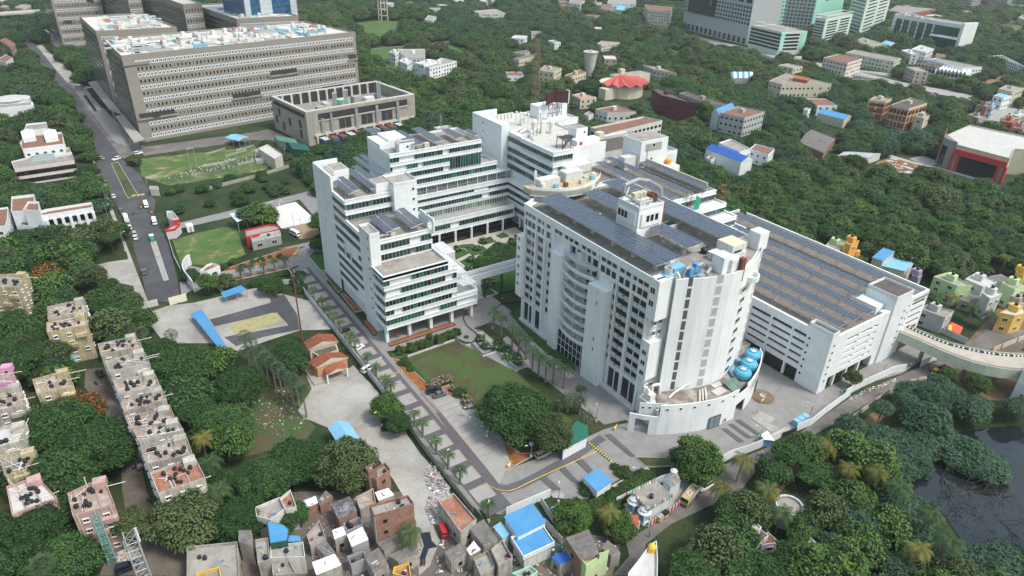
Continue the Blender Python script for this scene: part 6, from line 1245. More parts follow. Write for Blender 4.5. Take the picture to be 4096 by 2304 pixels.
t.b('rear_roof',rL,ctr.x+2.5,ctr.y+4.5,12,ctr.x+33.5,ctr.y+15.5,12.1)
c=Vc(tp(2,0,775,760)[:2]);z=21
t=T('water_tower','pale concrete water tower flaring upwards like a cup','water tower',(c.x,c.y,0));t.add('shaft',MB().lA((c.x,c.y,0),[(3.6,0),(4.1,6),(5.6,17),(6.2,19.5)],24),cL);t.add('rim',MB().lA((c.x,c.y,19.5),[(6.5,0),(6.5,.5),(5.8,.5),(5.8,.2)],24),cL);t.add('tank_lid',MB().lA((c.x,c.y,19.6),[(1.6,0),(1.5,1.6)],12),cL);fT.append(([(c.x-5,c.y-5),(c.x+5,c.y-5),(c.x+5,c.y+5),(c.x-5,c.y+5)],2))
c=Vc(tp(1,0,1282,210)[:2]);t=T('water_tower','slender water tower on an open frame at the meadow edge','water tower',(c.x,c.y,0));mb=MB()
for sx in(-4,4):
 for sy in(-4,4):mb.box(c.x+sx-.5,c.y+sy-.5,0,c.x+sx+.5,c.y+sy+.5,34)
for z in(6,13,20,27,33):mb.rN([(c.x-4.5,c.y-4.5),(c.x+4.5,c.y-4.5),(c.x+4.5,c.y+4.5),(c.x-4.5,c.y+4.5)],z,z+.9,.8)
t.add('frame',mb,cL);t.add('tank',MB().lA((c.x,c.y,33.5),[(5,0),(6,1.5),(6,6),(5.4,6.8)],16),cL);t.add('rod',MB().tube((c.x,c.y,40),(c.x,c.y,50),.3),RUST)
def lattice(name,lB,x,y,w0,w1,h,z0,mat,seg=14):
 t=T(name,lB,'mast',(x,y,z0));mb=MB();P=lambda k,i:(x+[-1,1,1,-1][i]*(w0+(w1-w0)*k/seg)/2,y+[-1,-1,1,1][i]*(w0+(w1-w0)*k/seg)/2,z0+(h-z0)*k/seg)
 for i in rG(4):mb.tube(P(0,i),P(seg,i),.13,n=4)
 t.add('leg',mb,mat);mb=MB()
 for k in rG(seg):
  for i in rG(4):
   j=(i+1)%4;mb.tube(P(k,i),P(k,j),.07,n=3);mb.tube(P(k,i),P(k+1,j),.07,n=3);mb.tube(P(k,j),P(k+1,i),.07,n=3)
 t.add('brace',mb,mat,kind='stuff');return t
c=tp(2,0,235,1085)
lattice('lattice_mast','tall rusty lattice mast behind the plant block',tp(2,0,232,1080,20)[0],tp(2,0,232,1080,20)[1],4.6,2.4,60,0,pT('rusty_lattice',(.26,.2,.15),.3,1.5,.8))
t=T('institute_building','large cream institute with red frames and curved grey entrance at the right edge','building',tp(3,1,1900,0));h=14
A_,B_,C_=[Vc(tp(3,0,x,y,h)[:2])for x,y in((1770,1320),(2040,1275),(2800,1449))]
P=[Vc(tp(3,1,*p,h)[:2])for p in((1780,-70),(1900,20),(2430,160),(2480,60),(2700,80),(2800,-20),(2030,-180))]
t.add('wall',MB().pR(P,0,h),cP);t.add('roof',MB().pR(gW(P,-.6),h,h+.1),rB);t.add('parapet',MB().rN(q4(P),h-.2,h+.9,.4),cP);fT.append((P,2))
for i in(1,):
 a,b=P[1],P[2];e=(b-a).normalized();no=Vc((e.y,-e.x));no=no if no.dot(-a)>0 else-no;Lw=(b-a).length
 t.add('red_frame',MB().oB((a+b)/2+no*.6,e,no,Lw/2,.7,9.5,12.6),REDP)
 for u in(.0,.12,.88,1.0):t.add('red_frame',MB().oB(a+(b-a)*u+no*.6,e,no,.7,.7,0,10),REDP)
 for u in(.06,.94):t.add('grey_panel',MB().oB(a+(b-a)*u+no*.5,e,no,Lw*.05,.4,0,9.5),gD('grey_stone',(.24,.25,.26),(.16,.17,.18),1,1,.08,.7,('xy','z')))
 t.add('dark_glass',MB().oB((a+b)/2+no*.2,e,no,Lw*.38,.3,0,9.5),GLD)
a,b=P[0],P[1];e=(b-a).normalized();no=Vc((e.y,-e.x));no=no if no.dot(-a)>0 else-no
cyl=[tU(a+(b-a)*u+no*(3.5*math.sin(math.pi*u)))for u in[k/8 for k in rG(9)]]
t.add('curved_front',MB().pR(cyl,0,h+2),bD.materials['grey_stone']);t.add('dark_glass',MB().rN([cyl[k]for k in(4,5,6)],1,h-2,-.35,0,False),GLD);t.add('red_fin',MB().rN(cyl[:2],4,h+5,-.6,0,False).rN(cyl[2:4],0,h+1,-.5,0,False),REDP)
e=(P[3]-P[2]).normalized();
for k in rG(14):c=P[6]+(P[5]-P[6])*(.25+.05*k);t.b('window',GLB,c.x-1,c.y-8.2,h-3.4,c.x+1,c.y-8,h-1.4)
for lab,x0,x1,y0,y1,m,n in(('zigzag white folded roof classrooms',1700,2000,700,745,Wh,8),('zigzag dark folded roof classrooms beside the white ones',1475,1690,655,690,rK,6)):
 A_=Vc(tp(3,0,x0,y0,6)[:2]);B_=Vc(tp(3,0,x1,y1,6)[:2]);e=(B_-A_)/n;q=Vc((-e.y,e.x)).normalized()*16
 t=T('classroom_hall',lab,'hall',(A_.x,A_.y,0));fT.append(([A_,B_,B_+q,A_+q],2));t.add('wall',MB().pR([A_,B_,B_+q,A_+q],0,5.6),Wh)
 for k in rG(n):
  a=A_+e*k;m_=a+e*.5;b=a+e;t.add('roof_fold',MB().sH((*(a-q*.08),5.6),(*(m_-q*.08),8),(*(m_+q),8),(*(a+q),5.6),.12).sH((*(m_-q*.08),8),(*(b-q*.08),5.6),(*(b+q),5.6),(*(m_+q),8),.12),m)
  t.add('window',MB().oB(m_-q.normalized()*.1,e.normalized(),q.normalized(),e.length*.38,.12,1.5,4.6),GLB)
for k,(x,w)in eN(((1860,150),(2180,190))):
 A_=Vc(tp(3,0,x,105)[:2]);B_=Vc(tp(3,0,x+w,125)[:2]);e=(B_-A_).normalized();q=Vc((-e.y,e.x))
 t=bld('apartment_block',('unfinished grey concrete apartment block, plain end','unfinished grey concrete apartment block with stepped bays')[k],'apartment block',[tU(A_),tU(B_),tU(B_+q*26)],48,pT('bare_grey',(.3,.3,.3),.15),rC,14,4,1.8,1.8,wD,rS=.1);t.cS()
for k,(p0,p1,z,w,lab)in eN(((tp(0,0,-200,150,8),tp(0,0,500,105,8),8,14,'elevated road on piers at the far left'),(tp(3,0,2330,40,7),tp(3,0,2700,75,7),7,16,'elevated road on piers at the far right'))):
 p0,p1=Vc(p0[:2]),Vc(p1[:2]);e=(p1-p0).normalized();q=Vc((-e.y,e.x));t=T('flyover',lab,'flyover',tU((p0+p1)/2)+(0,));fT.append(([p0-q*w,p1-q*w,p1+q*w,p0+q*w],4))
 t.add('deck',MB().oB((p0+p1)/2,e,q,(p1-p0).length/2,w/2,z-1.4,z),cL)
 for s_ in(-1,1):t.add('barrier',MB().oB((p0+p1)/2+q*s_*w/2,e,q,(p1-p0).length/2,.2,z-.8,z+1),cL)
 for i in rG(8):c=p0+(p1-p0)*(i+.5)/8;t.add('pier',MB().oB(c,e,q,.9,2.4,0,z-1.3),CONC)
def left_inst():
 t=T('institute_building','white pinkish institute with glass pyramid on its grey roof, left of the road','building',tp(0,1,400,250))
 bld('','','',pS(0,1,8,[(120,190),(150,265),(750,180),(700,45)]),8,pT('pinkish_white',(.64,.58,.54),.08),rC,0,tg=t);P=q4(pS(0,1,8,[(120,190),(150,265),(750,180),(700,45)]))
 a,b=Vc(tp(0,1,150,265,8)[:2]),Vc(tp(0,1,750,180,8)[:2]);rP(t,'window',wD,a,b,4.8,2.2,14,w=2.4);rP(t,'window',wD,a,b,1.0,2.2,14,w=2.4)
 c=Vc(tp(0,1,430,140,8.5)[:2]);mb=MB();s_=4.6;mb.add([(c.x-s_*1.3,c.y-s_,8.1),(c.x+s_*1.3,c.y-s_,8.1),(c.x+s_*1.3,c.y+s_,8.1),(c.x-s_*1.3,c.y+s_,8.1),(c.x-2.6,c.y,10.6),(c.x+2.6,c.y,10.6)],[(0,1,5,4),(1,2,5),(2,3,4,5),(3,0,4)]);t.add('skylight',mb,gD('skylight_grid',(.2,.24,.24),(.4,.42,.42),1.4,1.4,.15,.3,('x','y')))
 for k in rG(8):c=Vc(tp(0,1,560+22*k,125-4*k,8.5)[:2]);t.b('ac_unit',AWN,c.x-.5,c.y-.4,8,c.x+.5,c.y+.4,9.2)
 bld('','','',pS(0,0,13,[(200,1440),(230,1500),(640,1449),(620,1330),(260,1350)]),12,Wh,rR,3,tg=t,par=1.2)
 for x in(215,440):
  P=[tp(0,0,x,1350,13),tp(0,0,x+60,1320,13),tp(0,0,x+130,1330,13),tp(0,0,x+150,1400,13),tp(0,0,x+20,1420,13)];t.add('roof_hut',MB().pR([p[:2]for p in P],8,14.4),Wh)
 bld('','','',pS(0,0,8,[(240,1340),(470,1300),(470,1240),(270,1260)]),8,Wh,rC,1,tg=t);t.cS()
left_inst()
t=T('institute_building','white L-shaped institute with brown roofs and deep bays beside the left wood','building',tp(0,1,500,800))
bld('','','',pS(0,1,9,[(410,700),(420,745),(940,660),(925,610),(480,680)]),9,Wh,rR,0,tg=t,par=1.2)
bld('','','',pS(0,1,9.01,[(120,700),(240,700),(350,620),(350,530),(125,555)]),9.02,Wh,rR,0,tg=t,par=1.2);bld('','','',pS(0,1,12,[(240,680),(400,690),(395,600),(290,600)]),12,Wh,rR,0,tg=t,par=1);bld('','','',pS(0,1,5,[(190,830),(360,850),(370,800),(220,780)]),5,Wh,rR,1,tg=t,par=1)
a,b=Vc(tp(0,1,420,745,9)[:2]),Vc(tp(0,1,940,660,9)[:2]);rP(t,'bay_window',wD,a,b,5.2,2.6,6,w=3.0,u0=.08,u1=.98);rP(t,'bay_window',wD,a,b,1.0,2.8,6,w=3.0,u0=.08,u1=.98)
e=(b-a).normalized();no=Vc((e.y,-e.x))
for k in rG(7):c=a+(b-a)*(.08+.9*k/6);t.add('buttress',MB().oB(c+no*.6,e,no,.55,.8,0,8.2),Wh)
t.cS()
t=bld('institute_building','brown roofed white institute cut off at the left edge','building',pS(0,1,8,[(-200,860),(60,840),(80,760),(85,650),(-200,690)]),8,Wh,rR,2);t.cS()
t=T('institute_building','white building with curved grey roof among the left trees','building',tp(0,0,100,1080))
cc_=Vc(tp(0,0,105,990,7)[:2]);t.add('wall',MB().pR([tU(cc_+Vc((11*math.cos(k*math.pi/8),9*math.sin(k*math.pi/8))))for k in rG(16)],0,7),Wh);t.add('roof',MB().lA((cc_.x,cc_.y,7),[(10,0),(7,.8),(.1,1.4)],16),rB);cc2=Vc(tp(0,0,110,1060,6)[:2]);t.b('wing',Wh,cc2 .x-10,cc2 .y-5,0,cc2 .x+12,cc2 .y+4,6);t.b('wing_roof',rC,cc2 .x-9,cc2 .y-4,6,cc2 .x+11,cc2 .y+3,6.1);fT.append(([(cc2 .x-12,cc2 .y-8),(cc2 .x+14,cc2 .y-8),(cc2 .x+14,cc2 .y+22),(cc2 .x-12,cc2 .y+22)],1))
t=bld('office_building','low white range with worn reddish roof behind the laboratory wing','office building',[tp(2,0,790,1290,16),tp(2,0,975,1350,16),tp(2,0,1510,1220,16),tp(2,0,1320,1180,16)],15.4,W2,rR,4,3.5,2.2,1.6,wD,par=1.2);t.cS()
for lab,px,h in(('white flat roofed range behind the deep blue hall',[(2080,0),(2290,90),(2400,60),(2200,-40)],9),('white range with brown roof right of the deep blue hall',[(2390,60),(2576,120),(2640,60),(2450,10)],7),('small white annex joined to the deep blue hall',[(1955,150),(2000,175),(2040,150)],5)):
 t=bld('research_building',lab,'building',pS(2,1,h,px),h,Wh,rL if h>8 else rR,2,mG=1);t.cS()
t=T('gatehouse','grey gatehouse with red trimmed roof at the road junction','gatehouse',tp(0,1,1750,850));bld('','','',pS(0,1,5,[(1690,750),(1735,775),(1800,765),(1740,690),(1680,690)]),5,pT('gate_grey',(.55,.52,.52),.08),rL,0,tg=t,pq=Wh);bld('','','',pS(0,1,3.6,[(1670,885),(1760,870),(1815,815),(1730,825)]),3.6,bD.materials['gate_grey'],rL,0,tg=t,pq=REDP)
t.add('red_trim',MB().pR([tp(0,1,1735,780,5)[:2],tp(0,1,1808,768,5)[:2],tp(0,1,1808,772,5)[:2],tp(0,1,1735,786,5)[:2]],4.2,5.6),REDP)
t=T('guard_room','low red and grey building with flat roof beside the basketball court','building',tp(1,1,60,900));bld('','','',pS(1,1,4.4,[(-110,880),(-95,950),(242,870),(225,830),(130,825)]),4.4,REDP,rL,0,tg=t,pq=REDP);bld('','','',pS(1,1,4.0,[(-50,945),(-40,985),(250,920),(240,885)]),4.0,gY,rL,1,4,2,1.4,tg=t,pq=W2);t.add('water_tank',MB().lA(tp(1,1,130,930,4.1),[(.6,0),(.65,1),(.3,1.3)],12),bP);t.cS()
t=T('shade_roof','pale grey metal canopy beside the sports field','canopy',tp(0,1,2450,760));t.add('roof',MB().sH(tp(0,1,2305,700,5.4),tp(0,1,2385,785,5.0),tp(1,1,30,700,5.0),tp(0,1,2560,655,5.4),.12),pT('pale_sheet',(.5,.56,.62),.06));
for p in((2320,705),(2390,780),(2480,740),(2560,680)):q_=tp(0,1,*p,5);t.b('post',sT,q_[0]-.12,q_[1]-.12,0,q_[0]+.12,q_[1]+.12,5)
t=T('shipping_box','small white cabin beside the gatehouse wall','cabin',tp(0,1,1915,860));q_=Vc(tp(0,1,1915,870)[:2]);t.b('body',Wh,q_.x-1.3,q_.y-1.8,0,q_.x+1.3,q_.y+1.8,2.8)
t.b('door',gY,q_.x-.5,q_.y-1.84,.1,q_.x+.4,q_.y-1.8,2.3)
t=bld('substation_hall','long cream windowless hall beside the substation transformers','hall',pS(1,1,6,[(20,50),(190,160),(265,110),(120,10)]),6,pT('cream_concrete',(.5,.49,.43),.12,sK=.5),rB,0,par=.5);
t=bld('substation_hut','small pale control hut in the substation greenery','hut',pS(0,1,3,[(1510,460),(1600,465),(1590,430)]),3,cP,rL,0,par=.3)
def tiled(name,lB,cat,A,B,C,h,rise,wL,seedn):
 A,B,C=[Vc((p[0],p[1]))for p in(A,B,C)];D=A+C-B;R1=(A+B)/2;R2=(D+C)/2
 t=T(name,lB,cat,((A+C)/2).to_tuple()+(0,));fT.append(([A,B,C,D],1));P=q4([A,B,C,D]);t.add('wall',MB().pR(gW(P,-.5),0,h),wL)
 t.add('gable',MB().add([(*A,h-.1),(*B,h-.1),(*R1,h+rise-.1)],[(0,1,2)]).sH((*A,h-.35),(*B,h-.35),(*B,h),(*A,h),.05),cP)
 for(p,q_,r_,s_)in((A,R1,R2,D),(R1,B,C,R2)):
  z=lambda v:h+rise if v in(R1,R2)else h
  n,m=14,7;pa_,pb_,pc_,pd_=[Vc((*v,z(v)))for v in(p,q_,r_,s_)]
  for j in rG(m):
   for i in rG(n):
    u0,u1,v0,v1=i/n,(i+1)/n,j/m,(j+1)/m
    f_=lambda u,v:(pa_.lerp(pb_,v)).lerp(pd_.lerp(pc_,v),u)
    a_,b_,c_,d_=f_(u0,v0),f_(u1-.01,v0),f_(u1-.01,v1+.02),f_(u0,v1+.02)
    up=.06+.05*(j%2)
    t.iN('roof_tile',MB().sH(*[tU(x-a_+Vc((0,0,.02*((i+j)%3))))for x in(a_,b_,c_,d_)],t=.06).mesh('roof_tile',[TILE])if(i,j)==(0,0)else t._me,tU(a_))if(i or j)else None
    if i==0 and j==0:
     t._me=MB().sH(*[tU(x-a_)for x in(a_,b_,c_,d_)],t=.06).mesh('roof_tile',[TILE]);t.iN('roof_tile',t._me,tU(a_))
 return t
t=tiled('bungalow','bungalow with long red tiled roof and cream gable beside the palm street','bungalow',tp(1,2,525,610,5),tp(1,2,825,525,5),tp(1,2,770,450,5),4.6,1.6,cP,1)
q_=[tp(1,2,*p,3.2)[:2]for p in((560,640),(800,560),(830,620),(640,690))];t.add('flat_roof',MB().pR(q_,0,3.2),cP);t.add('roof',MB().pR(gW(q4(q_),-.4),3.2,3.3),rK)
t=tiled('bungalow','bungalow with red tiled roof, orange walls and porch facing the concrete yard','bungalow',tp(1,2,600,798,4.6),tp(1,2,930,692,4.6),tp(1,2,850,640,4.6),4.4,1.8,pT('peach_wall',(.52,.28,.15),.1),2)
A_,B_,C_=[Vc(tp(1,2,*p,3.2)[:2])for p in((715,878),(915,806),(880,740))];R1=(A_+B_)/2;D_=A_+C_-B_;R2=(C_+D_)/2
t.add('porch_roof',MB().sH((*A_,3.2),(*R1,4.3),(*R2,4.3),(*D_,3.2),.1).sH((*R1,4.3),(*B_,3.2),(*C_,3.2),(*R2,4.3),.1),TILE);t.add('porch_gable',MB().add([(*A_,3.0),(*B_,3.0),(*R1,4.2)],[(0,1,2)]),cP)
for p in(A_,B_):t.b('porch_column',Wh,p.x-.2,p.y-.2,0,p.x+.2,p.y+.2,3.1)
t.add('porch_floor',MB().pR([tp(1,2,*p)[:2]for p in((490,840),(590,990),(760,935),(900,880),(840,780))],.1,.5),G_TILEC)
def fS(name,lB,P,h,roof,wL,z=None,open_=False,wN=0,par=0,slope=.5,gP=None,cat='shed'):
 Q=q4([p[:2]for p in P]);c=sum(Q,Vc((0,0)))/len(Q);t=T(name,lB,cat,(c.x,c.y,0),gP);fT.append((Q,1))
 if open_:
  for i in rG(len(Q)):
   a,b=Q[i],Q[(i+1)%len(Q)];k=max(1,int((b-a).length/3.5))
   for j in rG(k):p=a+(b-a)*((j+.12)/k);t.b('post',sT,p.x-.08,p.y-.08,0,p.x+.08,p.y+.08,h)
 else:t.add('wall',MB().pR(gW(Q,-.35),0,h-.1),wL)
 zs=[h+(slope if i in(2,3)else 0)for i in rG(len(Q))]
 mb=MB();k=len(Q);mb.add([(p.x,p.y,z_-.1)for p,z_ in zip(Q,zs)]+[(p.x,p.y,z_)for p,z_ in zip(Q,zs)],[tU(rG(k-1,-1,-1)),tU(rG(k,2*k))]+[(i,(i+1)%k,k+(i+1)%k,k+i)for i in rG(k)])
 t.add('roof',mb,roof)
 if k==4:
  n=int((Q[1]-Q[0]).length/.9);rb=MB()
  for i in rG(1,n):u=i/n;a=Q[0].lerp(Q[1],u);b=Q[3].lerp(Q[2],u);rb.tube((*a,zs[0]+.03),(*b,zs[3]+.03),.03,n=3)
  t.add('roof_rib',rb,roof,kind='stuff')
 return t
fS('guard_shed','square bright blue roofed shed standing on the paved parking loop',[V2(1020,415,3.6),V2(1115,510,3.6),V2(1215,450,3.6),V2(1120,362,3.6)],3.4,bU,Wh)
fS('water_plant_shed','largest bright blue roofed hall in the bottom compound',[V2(510,668,6),V2(600,800,6),V2(788,715,6),V2(695,592,6)],5.8,bU,Wh)
t=fS('water_plant_shed','bright blue roofed hall with white rim, in front of the largest one',[tp(2,3,0,1075,4.5),tp(2,3,120,1260,4.5),tp(2,3,415,1125,4.5),tp(2,3,300,955,4.5)],4.2,bU,W2);Q=q4([tp(2,3,0,1075,4.5)[:2],tp(2,3,120,1260,4.5)[:2],tp(2,3,415,1125,4.5)[:2],tp(2,3,300,955,4.5)[:2]]);t.add('rim',MB().rN(gW(Q,.3),3.9,5.1,.3),Wh)
fS('blue_cabin','small light blue cabin with sloping roof behind the largest blue hall',[V2(815,610,4),V2(850,660,4),V2(900,620,4),V2(870,588,4)],3.8,bL,bL,slope=.4,cat='cabin')
fS('blue_cabin','long narrow cabin with pale blue roof left of the largest blue hall',[V2(440,735,4),V2(505,815,4),V2(550,785,4),V2(490,705,4)],3.8,bL,Wh,slope=.2,cat='cabin')
fS('parking_canopy','long bright blue canopy beside the paved depot yard',[tp(0,2,1920,255,3),tp(0,2,2240,650,3),tp(0,2,2305,630,3),tp(0,2,2030,220,3)],2.9,bU,Wh,open_=True,cat='canopy')
fS('parking_canopy','blue canopy half hidden by the trees at the entrance',[V3(670,560,3),V3(700,600,3),V3(890,545,3),V3(840,510,3)],2.9,bU,Wh,open_=True,cat='canopy')
shed('blue_shed','light blue ridged open shed at the edge of the concrete yard','shed',tp(1,2,720,1405,4),tp(1,3,830,130,4),tp(1,3,1045,65,4),4,1.3,gY,bL,True)
fS('guard_office','white guard office with green roof by the diagonal speed hump',[V2(900,150,4),V2(890,240,4),V2(1055,155,4),V2(1055,80,4),V2(980,50,4)],3.8,pT('green_roof',(.02,.14,.1),.1),Wh,slope=0)
fS('security_cabin','small blue and white cabin with white roof inside the compound gate',[V4(715,495,2.8),V4(745,535,2.8),V4(830,545,2.8),V4(770,460,2.8)],2.7,Wh,bL,slope=0,cat='cabin')
for k in rG(3):p=V4(1005+35*k,420-20*k);x=T('water_tank',('blue square tank nearest the gate beside the compound wall','middle blue square tank beside the compound wall','blue square tank farthest from the gate')[k],'tank',p,'blue square tanks');x.b('body',bL,p[0]-.8,p[1]-.8,0,p[0]+.8,p[1]+.8,1.9);x.b('lid',bL,p[0]-.85,p[1]-.85,1.9,p[0]+.85,p[1]+.85,2.0)
t=fS('village_house','cream house with bright blue upper roof beyond the car park',[tp(3,1,1050,1130,9),tp(3,1,1160,1170,9),tp(3,1,1280,1085,9),tp(3,1,1160,1045,9)],8.6,bU,cP,cat='house');
t=fS('village_house','cream house part with pale blue lower roof beyond the car park',[tp(3,1,1150,1220,6.5),tp(3,1,1385,1275,6.5),tp(3,1,1470,1205,6.5),tp(3,1,1260,1135,6.5)],6.2,bL,cP,cat='house')
g=random.Random(31)
for i in rG(95):
 x,y=(g.uniform(-20,4096),g.uniform(2,60))if i<60 else(g.uniform(3150,4096),g.uniform(60,560))if i<80 else(g.uniform(1500,3000),g.uniform(60,330))
 p=Vc(S(x,y)[:2]);a=g.uniform(0,1.5);w,d=g.uniform(5,11),g.uniform(4,8);u=Vc((math.cos(a),math.sin(a)));v=Vc((-u.y,u.x));h=g.choice((4,7,7,10))
 if blocked_(p,14)or y<60 and x<1350 and x>170:continue
 bld('distant_house','pale flat roofed house among the distant trees','house',[p-u*w-v*d,p+u*w-v*d,p+u*w+v*d],h,g.choice((Wh,W2,cP,dW,PINK)),g.choice((rL,rB,rR,rC)),h//3,4,1.6,1.3,wD,par=.5,gP='pale houses in the distance')
DW2=pT('pale_stained_wall',(.52,.5,.45),.25,.5,.9,sK=.7,dirt=(.24,.22,.18),dA=.4,fine=.15);RUSTR=pT('patched_roof',(.36,.27,.22),.35,.55,.92,dirt=(.55,.52,.48),dA=.6,fine=.3)
TANKM=MB().lA((0,0,0),[(.4,0),(.45,.12),(.45,.7),(.33,.88),(.16,.94),(.16,1.0)],12).mesh('tank',[bP])
PIPE=pT('white_pipe',(.6,.6,.57),.2,1,.6)
def tanks(t,P,h,n,sd):
 r=random.Random(sd);c=sum(P,Vc((0,0)))/len(P)
 for i in rG(n):
  u,v=r.uniform(.12,.88),r.uniform(.15,.85);p=P[0].lerp(P[1],u).lerp(P[3 if len(P)>3 else 2].lerp(P[2],u),v);s=r.uniform(.85,1.25);s*=.9;t.iN('water_tank',TANKM,(p.x,p.y,h+.1),r.uniform(0,6),(s,s,s))
def fL(lab,c,r,px,h,wL,roof,sd,n=9):
 t=bld('flat_block',lab,'flats',pS(c,r,h,px),h,wL,roof,4,3.1,1.15,1.0,WINS,par=.7,rS=.15,mG=.3)
 P=q4([tp(c,r,x,y,h)for x,y in px]);tanks(t,P,h,n,sd);rr=random.Random(sd+50)
 at=lambda u,v:(P[0].lerp(P[1],u)).lerp(P[3].lerp(P[2],u),v)
 for i in rG(7):
  a=at(rr.random(),rr.random());b=at(rr.random(),rr.random())if i%3==0 else a+Vc(((P[1]-P[0]).normalized()*rr.uniform(2,6)if i%2 else(P[2]-P[1]).normalized()*rr.uniform(2,5)))
  t.add('pipe',MB().tube((*a,h+.35),(*b,h+.4),.09,n=4),PIPE)
 for u in(.3,.68):a,b=at(u,.03),at(u,.97);t.add('roof_divider',MB().tube((*a,h+.25),(*b,h+.25),.16,n=4),wL)
 a=at(.5,.5);e=(P[1]-P[0]).normalized();t.add('stair_hut',MB().oB(at(.85,.8),e,(-e.y,e.x),1.3,1.1,h,h+1.9),wL)
 no=Vc((e.y,-e.x));
 for k in rG(3):q=P[0].lerp(P[1],.2+.3*k)+no*.5;t.add('balcony',MB().oB(q,e,no,1.5,.5,2.8+3*(k%3),3.9+3*(k%3)),wL)
 for k in rG(3):q=P[0].lerp(P[1],.1+.4*k)+no*.14;t.add('wall_pipe',MB().tube((*q,0),(*q,h+.5),.09,n=4),PIPE)
 t.cS();return t
FL_=[('flats with red roof at the top of the lane, rear unit',0,2,[(490,335),(880,255),(855,125),(485,205)],12,dW,RUSTR,8),('flats at the top of the lane with mint painted ground floor',0,2,[(480,465),(885,385),(870,290),(475,365)],11.5,DIRTYY,RUSTR,12),('first unit of the long row of flats, crowded with tanks',0,2,[(1020,690),(1430,600),(1370,500),(990,580)],11,dW,RUSTR,15),('second unit of the long row of flats, with white stepped parapet',0,2,[(1110,860),(1510,770),(1450,650),(1070,750)],11,DW2,rC,7),('third unit of the long row of flats, with whitewashed corner',0,2,[(1200,1080),(1610,990),(1560,880),(1150,950)],11,DW2,RUSTR,14),('fourth unit of the long row of flats, with narrow roof',0,2,[(1250,1260),(1680,1140),(1640,1040),(1225,1150)],11,dW,RUSTR,13),('fifth unit of the long row of flats, beside thin trees',0,2,[(1320,1440),(1780,1360),(1720,1230),(1270,1310)],11,dW,RUSTR,12),('sixth unit of the long row of flats, facing the coconut palms',0,3,[(1400,100),(1850,0),(1800,-80),(1350,0)],11,DW2,RUSTR,5),('seventh unit of the long row of flats, with pot plants and tanks',0,3,[(1480,340),(1940,240),(1880,60),(1420,170)],11,dW,RUSTR,15),('last unit of the long row of flats, with the reddest roof',0,3,[(1600,640),(2070,480),(1960,265),(1520,430)],11.5,DW2,TERRA,12),('yellowish flats with four window rows at the left edge',0,1,[(-120,1449),(190,1460),(290,1320),(-60,1330)],12,DIRTYY,rC,8),('cream flats half hidden by the orange flowers',0,2,[(380,1085),(750,1005),(680,840),(335,940)],11,DIRTYY,RUSTR,6),('pink washed flats at the left edge',0,2,[(-200,1010),(165,960),(120,800),(-200,850)],11,pT('pink_purple_wall',(.6,.3,.48),.15,.5,.85,sK=.4),RUSTR,3),('dirty pale flats with cable loop roof at the left edge',0,2,[(-200,1290),(260,1190),(210,990),(-200,1060)],11,dW,RUSTR,9),('white roofed flats with yellow tank at the left edge',0,3,[(-150,200),(190,120),(280,-60),(-150,0)],11,DW2,rB,5),('low flats with terracotta terrace at the lower left',0,3,[(60,460),(260,400),(370,200),(0,260)],10,DIRTYY,rC,6),('white roofed flats with pink walls at the lower left',0,3,[(130,850),(580,680),(370,470),(75,570)],11,PINK,rB,11),('pink flats with broken roof pipes facing the viewer',0,3,[(740,860),(1160,750),(1050,470),(690,640)],12,PINK,RUSTR,13)]
for i,(lab,c,r,px,h,w_,rf,n)in eN(FL_):fL(lab,c,r,px,h,w_,rf,100+i,n)
o=find('flats at the top of the lane with mint painted ground floor');P=q4(pS(0,2,11.5,[(480,465),(885,385),(870,290),(475,365)]));mb=MB();a,b=P[0],P[1]
for(p,q)in((P[0],P[1]),(P[1],P[2]),(P[2],P[3]),(P[3],P[0])):
 e=(q-p).normalized();no=Vc((e.y,-e.x))
 if no.dot(-p)>0 and abs(e.x)>.6:mb.oB(p.lerp(q,.25)+no*.06,e,no,(q-p).length*.25,.05,0,3)
w=wloc(o);q2=bD.objects.new('mint_wall',mb.mesh('mint_wall',[MINT],w));COL.objects.link(q2);q2 .parent=o
CLOTH=[pT('cloth_%d'%i,c,.1,2,.8)for i,c in eN(((.32,.1,.12),(.14,.2,.34),(.42,.28,.3),(.42,.38,.2),(.5,.5,.52),(.14,.25,.2)))]
B3,L3=bK,aS;TD=pT('dark_patched_sheet',(.1,.1,.1),.4,1.2,.7,dirt=(.4,.42,.45),dA=.5)
